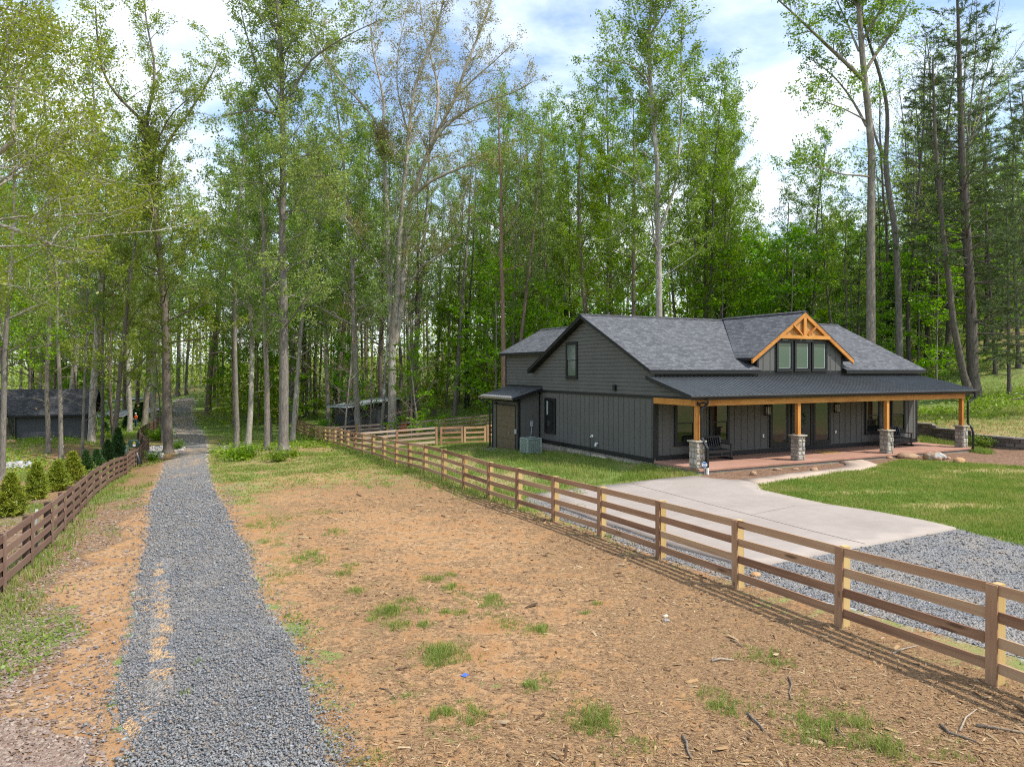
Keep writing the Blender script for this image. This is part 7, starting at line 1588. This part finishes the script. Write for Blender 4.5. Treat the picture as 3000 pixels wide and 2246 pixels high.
# greener weeds along fences and the retaining wall
for line, cnt_, wdt, h in ((FENCE_R[6:10], 1400, .5, .22), (FENCE_L[2:9], 1000, .35, .16)):
    L = np.array(line); t = rng.random(cnt_)*(len(L)-1); i = t.astype(int); f = (t-i)[:, None]; p = L[i]*(1-f)+L[np.minimum(i+1,len(L)-1)]*f; x = p[:,0]+rng.normal(0,wdt,cnt_); y = p[:,1]+rng.normal(0,wdt,cnt_); parts.append(blades(rng, x, y, zt(x,y), np.full(cnt_, h)*rng.uniform(.4,1.2,cnt_), .02, .5, 6, .08))
pp_ = gp([(2695,1296),(2800,1318),(2905,1332),(2900,1322),(2800,1302),(2700,1280)]); x, y = rand_in(rng, pp_, 700); parts.append(blades(rng, x, y, zt(x,y), np.full(700,.20), .022, .5, 6, .1))
x, y = rand_in(rng, [(23,41.5),(25.6,36),(32,33),(40,38),(36,50),(26,50)], 5000); parts.append(blades(rng, x, y, zt(x,y), np.full(len(x),.09), .022, .6, 6, .16))
grass_obj('wild_grass', M_WILD, 'rough grass and weeds tufting the clay, verges and forest floor', parts)
# broad leaved undergrowth on the forest floor and bank
x, y = masked(24000, 42, 95, -.8, .82, 1.2); n = vnoise(x+5, y, 3.2); g, l, m_, lu, gv = covers(x, y)
bank = (x > 27) & (y > 42) & (y < 75)
k = (gv < .3) & (sdf(x, y, SIDELAWN) < -.5) & (sdf(x, y, ROAD) < -.6) & (rng.random(len(x)) < np.where(bank & (y > 46), .9, .38)*np.clip((n-.25)*2, 0, 1)) & ~((x > -2) & (x < 25) & (y < 50)); x, y, n = x[k], y[k], n[k]
P = np.repeat(np.stack([x, y, zt(x, y)], 1), 12, 0) + np.abs(rng.normal(0, 1, (len(x)*12, 3)))*[0, 0, .22] + rng.normal(0, 1, (len(x)*12, 3))*[.25, .25, 0]
V, Q = leafquads(rng, P, .15, 1.0, .7); o = npobj('undergrowth', V, Q, None, leafmat('undergrowth_leaves', [(.11,.18,.035), (.17,.26,.05), (.23,.32,.07), (.27,.29,.11)], .35)); tag(o, 'leafy green undergrowth across the forest floor and bank', 'undergrowth', kind='stuff')
# verge weeds left of the road: little broad leaves
x, y = masked(5200, 8, 40, -.8, -.2, 1.3); n = vnoise(x, y, 1.1); g, l, m_, lu, gv = covers(x, y); k = (g > .36) & (gv < .2) & (rng.random(len(x)) < np.clip((n-.5)*2.4, 0, .8)); x, y = x[k], y[k]
P = np.repeat(np.stack([x, y, zt(x, y)], 1), 9, 0) + np.abs(rng.normal(0, 1, (len(x)*9, 3)))*[0, 0, .06] + rng.normal(0, 1, (len(x)*9, 3))*[.09, .09, 0]
V, Q = leafquads(rng, P, .055, 1.0, .7); o = npobj('verge_weeds', V, Q, None, LEAF['green']); tag(o, 'small leafy weeds on the verge left of the gravel road', 'weeds', kind='stuff')
# dead leaves and wood chips
def chips(rng, X, Y, L, W, Hh):
    n = len(X); a = rng.uniform(0, 6.28, n); d = np.stack([np.cos(a), np.sin(a), rng.normal(0, .18, n)], 1)*L[:, None]*.5; s = np.stack([-np.sin(a), np.cos(a), rng.normal(0, .25, n)], 1)*W[:, None]*.5
    c = np.stack([X, Y, zt(X, Y) + .004 + Hh*.4], 1); u = np.stack([np.zeros(n), np.zeros(n), Hh], 1)
    V = np.stack([c-d-s, c+d-s*.5, c+d*.8+s, c-d*.9+s, c-d*.8+u, c+d*.7+u*.8], 1).reshape(-1, 3); i = np.arange(n)[:, None]*6
    return V, np.concatenate([i+np.array([[0,1,5,4]]), i+np.array([[2,3,4,5]])]), np.concatenate([i+np.array([[1,2,5]]), i+np.array([[3,0,4]])])
x, y = masked(130000, 6.6, 27, -.3, .74, 1.9); g, l, m_, lu, gv = covers(x, y)
k = (sdf(x, y, field) > -.3) & (sdf(x, y, ROAD) < .05) & (sdf(x, y, LOT) < .1) & (rng.random(len(x)) < np.clip((l-.25)*1.25, .1, 1)*(.35+.9*vnoise(x, y, .8))); x, y = x[k], y[k]; n = len(x)
L = np.exp(rng.normal(-3.3, .55, n))*np.clip(y/13, .8, 1.6); V, Q, T_ = chips(rng, x, y, L, L*rng.uniform(.10, .32, n), L*.10)
o = npobj('wood_chips', V, Q, T_, islandmat('chips', [(.07,.04,.022), (.14,.08,.038), (.29,.175,.08), (.40,.26,.13), (.21,.12,.055), (.46,.34,.20), (.10,.055,.03)], .9, 30, .3, .004)); tag(o, 'brown wood chips, bark bits and twigs strewn over the clay', 'wood chips', kind='stuff')
x, y = masked(52000, 7.5, 30, -.80, -.2, 1.7); g, l, m_, lu, gv = covers(x, y); k = (l > .2 + .4*rng.random(len(x))) & (sdf(x, y, field) < .2) & (sdf(x, y, ROAD) < -.2) & (rng.random(len(x)) < .75); x, y = x[k], y[k]; n = len(x); L = rng.uniform(.035, .075, n); V, Q, T_ = chips(rng, x, y, L, L*.6, L*.18)
o = npobj('fallen_leaves', V, Q, T_, islandmat('dead_leaves', [(.13,.085,.065), (.22,.155,.12), (.30,.225,.18), (.18,.12,.09), (.38,.31,.25)], .85, 30, .3, .004)); tag(o, 'brown fallen leaves on the verge left of the road', 'leaf litter', kind='stuff')
# loose gravel stones
def pebbles(rng, X, Y, S, lift=.02):
    n = len(X); base = np.array([[1,0,0],[-.3,.95,.1],[-.8,-.5,0],[.35,-.85,-.05],[.1,.15,.75],[0,0,-.5]]); J = rng.normal(0, .16, (n,6,3)); a = rng.uniform(0, 6.28, n); c, s = np.cos(a), np.sin(a)
    P = (base[None]+J)*S[:, None, None]; P[:,:,2] *= .7; X2 = P[:,:,0]*c[:,None]-P[:,:,1]*s[:,None]; Y2 = P[:,:,0]*s[:,None]+P[:,:,1]*c[:,None]
    V = np.stack([X2+X[:,None], Y2+Y[:,None], P[:,:,2]+(zt(X,Y)+lift)[:,None]+S[:,None]*.25], 2).reshape(-1,3)
    f = np.array([[0,1,4],[1,2,4],[2,3,4],[3,0,4],[1,0,5],[2,1,5],[3,2,5],[0,3,5]]); return V, (np.arange(n)[:,None,None]*6+f[None]).reshape(-1,3)
x, y = masked(120000, 6.6, 46, -.60, -.20, 2.1); s = sdf(x, y, ROAD); tk = dseg(x, y, track)
k = (s > -.55) & (rng.random(len(x)) < np.where(s > .08, .85, np.exp(s/.17)*.62)*np.clip((46-y)/20, 0, 1)) & ((tk > .16) | (rng.random(len(x)) < .25)); x, y = x[k], y[k]; V, T_ = pebbles(rng, x, y, np.exp(rng.normal(-4.2, .34, len(x)))*np.clip(y/13, .9, 1.9))
x2, y2 = masked(26000, 8.5, 26, .05, .76, 1.4); s = sdf(x2, y2, LOT); k = (s > -.25) & (rng.random(len(x2)) < np.where(s > 0, .8, np.exp(s/.10)*.7)) & (sdf(x2, y2, DRIVE) < -.02); x2, y2 = x2[k], y2[k]; V2, T2 = pebbles(rng, x2, y2, np.exp(rng.normal(-4.15, .3, len(x2)))*np.clip(y2/12, .9, 1.7), .014)
m_gr = islandmat('loose_stones', [(.095,.098,.104), (.14,.145,.152), (.185,.19,.197), (.23,.235,.24), (.31,.31,.31), (.16,.165,.17), (.26,.20,.145), (.205,.21,.215)], .8, 40, .3, .004)
o = npobj('loose_gravel', np.concatenate([V, V2]), None, np.concatenate([T_, T2+len(V)]), m_gr); tag(o, 'loose grey crushed stones over the track and the gravel apron', 'gravel', kind='stuff')
# creek stones beyond the fence and rocks in the roadside ditch
pts_ = []
for poly, c, s0 in ((gp([(-20,1362),(60,1352),(110,1357),(105,1368),(50,1372),(-20,1376)]), 420, .16), (gp([(430,1345),(475,1342),(480,1308),(438,1308)]), 420, .15), (gp([(520,1322),(540,1322),(545,1312),(525,1312)]), 60, .12), (gp([(640,1302),(682,1312),(680,1322),(650,1312)]), 90, .10)):
    x, y = rand_in(rng, poly, c); pts_.append((x, y, s0*rng.uniform(.5, 1.2, c)))
x = np.concatenate([p[0] for p in pts_]); y = np.concatenate([p[1] for p in pts_]); V, T_ = pebbles(rng, x, y, np.concatenate([p[2] for p in pts_]), .0)
o = npobj('ditch_stones', V, None, T_, islandmat('pale_stones', [(.22,.22,.225), (.34,.34,.345), (.46,.46,.46), (.40,.33,.27)], .9, 6, .5, .03)); tag(o, 'grey rocks lining the roadside ditch and creek bed', 'rocks', kind='stuff')

# ------------------------------------------------------------------ the person in orange
def skinned(name, verts, edges, radii, mat, parent=None, sub=2):
    me = bpy.data.meshes.new(name); me.from_pydata(verts, edges, []); o = link(bpy.data.objects.new(name, me), parent); sk = o.modifiers.new('skin', 'SKIN')
    for i, r in enumerate(radii): d = me.skin_vertices[0].data[i]; d.radius = r if isinstance(r, tuple) else (r, r); d.use_root = (i == 0)
    s = o.modifiers.new('sub', 'SUBSURF'); s.levels = s.render_levels = sub; me.materials.append(mat)
    sk.use_smooth_shade = True; return o
pp = at(398, 1252)
skin = plain('skin', (.42,.24,.17), .6); pr_ = empty('person', pp, R(-20)); k = 1.0
bv = [(0,0,.95),(0,0,1.15),(0,.02,1.32),(0,.03,1.44),(0,.01,1.53),(0,-.01,1.62),(0,-.02,1.72),
      (-.17,.02,1.40),(-.24,-.05,1.14),(-.14,-.24,1.02),(-.10,-.30,1.0), (.17,.02,1.40),(.25,-.04,1.14),(.16,-.23,1.0),(.12,-.29,.98), (-.09,0,.90),(-.10,-.02,.50),(-.11,.02,.08),(-.12,-.14,.04), (.09,0,.90),(.11,-.05,.50),(.12,.0,.08),(.13,-.15,.04)]
be = [(0,1),(1,2),(2,3),(3,4),(4,5),(5,6),(3,7),(7,8),(8,9),(9,10),(3,11),(11,12),(12,13),(13,14),(0,15),(15,16),(16,17),(17,18),(0,19),(19,20),(20,21),(21,22)]
br = [(.14,.10),(.135,.10),(.15,.105),(.11,.08),.055,.088,.085,.06,.045,.036,.04,.06,.045,.036,.04,.088,.062,.045,.045,.088,.062,.045,.045]
tag(pr_, 'person in orange shirt and blue jeans standing among dark bushes by a pale trunk', 'person')
skinned('body', bv, be, br, skin, pr_)
skinned('shirt', [bv[i] for i in (0,1,2,3,7,8,11,12)], [(0,1),(1,2),(2,3),(3,4),(4,5),(3,6),(6,7)], [(.165,.13),(.165,.13),(.175,.13),(.12,.09),.082,.065,.082,.065], plain('orange_cloth', (.80,.12,.02), .85), pr_)
skinned('jeans', [(0,0,.96),(-.09,0,.88),(-.10,-.02,.50),(-.11,.02,.10),(.09,0,.88),(.11,-.05,.50),(.12,0,.10)], [(0,1),(1,2),(2,3),(0,4),(4,5),(5,6)], [(.165,.13),.105,.078,.065,.105,.078,.065], plain('blue_denim', (.06,.11,.22), .9), pr_)
m = MB(); m.tube([(0,-.015,1.70),(0,-.015,1.76),(0,-.012,1.81),(0,-.01,1.825)], [.100,.098,.07,.02], 12); m.box(-.075,.075,-.2,-.08,1.70,1.715); m.build('cap', M_WHITE, pr_, 0, True)
m = MB(); m.tube([(-.035,-.098,1.645),(-.035,-.108,1.645)], .010, 6); m.tube([(.035,-.098,1.645),(.035,-.108,1.645)], .010, 6); m.build('eyes', M_BLACK, pr_)
m = MB(); m.tube([(0,-.095,1.64),(0,-.125,1.605),(0,-.10,1.595)], [.010,.016,.010], 6); m.build('nose', skin, pr_)

# ------------------------------------------------------------------ light, sky, camera
to_sun = Vector((.93, -.37, 0)).normalized() * math.cos(R(52)) + Vector((0, 0, math.sin(R(52))))
sun = bpy.data.lights.new('sun', 'SUN'); sun.energy = SUN_E; sun.angle = R(SUN_A); sun.color = (1.0, .955, .88)
so = link(bpy.data.objects.new('sun', sun)); so.rotation_euler = (-to_sun).to_track_quat('-Z', 'Y').to_euler()
w = bpy.data.worlds.new('World'); S.world = w; w.use_nodes = True; nt = w.node_tree; nt.nodes.clear()
sky = nd(nt, 'TexSky', out=0, sky_type='NISHITA', sun_disc=False, sun_elevation=R(52), sun_rotation=math.atan2(to_sun.x, to_sun.y), air_density=1.0, dust_density=1.2, ozone_density=1.0)
tc = nd(nt, 'TexCoord', out=0); sx = nd(nt, 'SeparateXYZ', {0: tc}, out=None)
zz = mth(nt, 'ADD', mth(nt, 'MAXIMUM', sx.outputs[2], .0), .22)
cv_ = nd(nt, 'CombineXYZ', {0: mth(nt, 'DIVIDE', sx.outputs[0], zz), 1: mth(nt, 'DIVIDE', sx.outputs[1], zz), 2: 0.0})
cn = noise(nt, nd(nt, 'Mapping', {'Vector': cv_, 'Location': (CLX, CLY, 0), 'Scale': (1, 1.25, 1)}), 1.25, 8, .58, .25)
cf = mrange(nt, cn, .42, .60); low = mrange(nt, sx.outputs[2], .0, .35, .45, 0)
cf = mth(nt, 'MAXIMUM', cf, low, clamp=True)
b1 = nd(nt, 'Background', {'Color': sky, 'Strength': SKY_S}); b2_ = nd(nt, 'Background', {'Color': (.80, .89, 1.0, 1), 'Strength': CLOUD_S})
mx = nd(nt, 'MixShader', {0: cf, 1: b1, 2: b2_}); ow_ = nt.nodes.new('ShaderNodeOutputWorld'); nt.links.new(mx, ow_.inputs[0])
cam = bpy.data.cameras.new('camera'); cam.sensor_width = 36; cam.lens = 36*F0/3000; cam.shift_y = -(2246/2 - HZ)/3000; cam.clip_end = 2000; cam.clip_start = .1
co = link(bpy.data.objects.new('camera', cam)); co.location = (0, 0, CAMZ); co.rotation_euler = (R(90), 0, 0); S.camera = co
S.view_settings.view_transform = 'Standard'; S.view_settings.look = 'None'; S.view_settings.exposure = EXPO; S.view_settings.gamma = 1
S.render.engine = 'CYCLES'; c = S.cycles
c.filter_width = 1.15
c.max_bounces = 7; c.diffuse_bounces = 4; c.glossy_bounces = 3; c.transmission_bounces = 6; c.transparent_max_bounces = 4; c.use_denoising = DENOISE
c.sample_clamp_indirect = 6; c.caustics_reflective = False; c.caustics_refractive = False
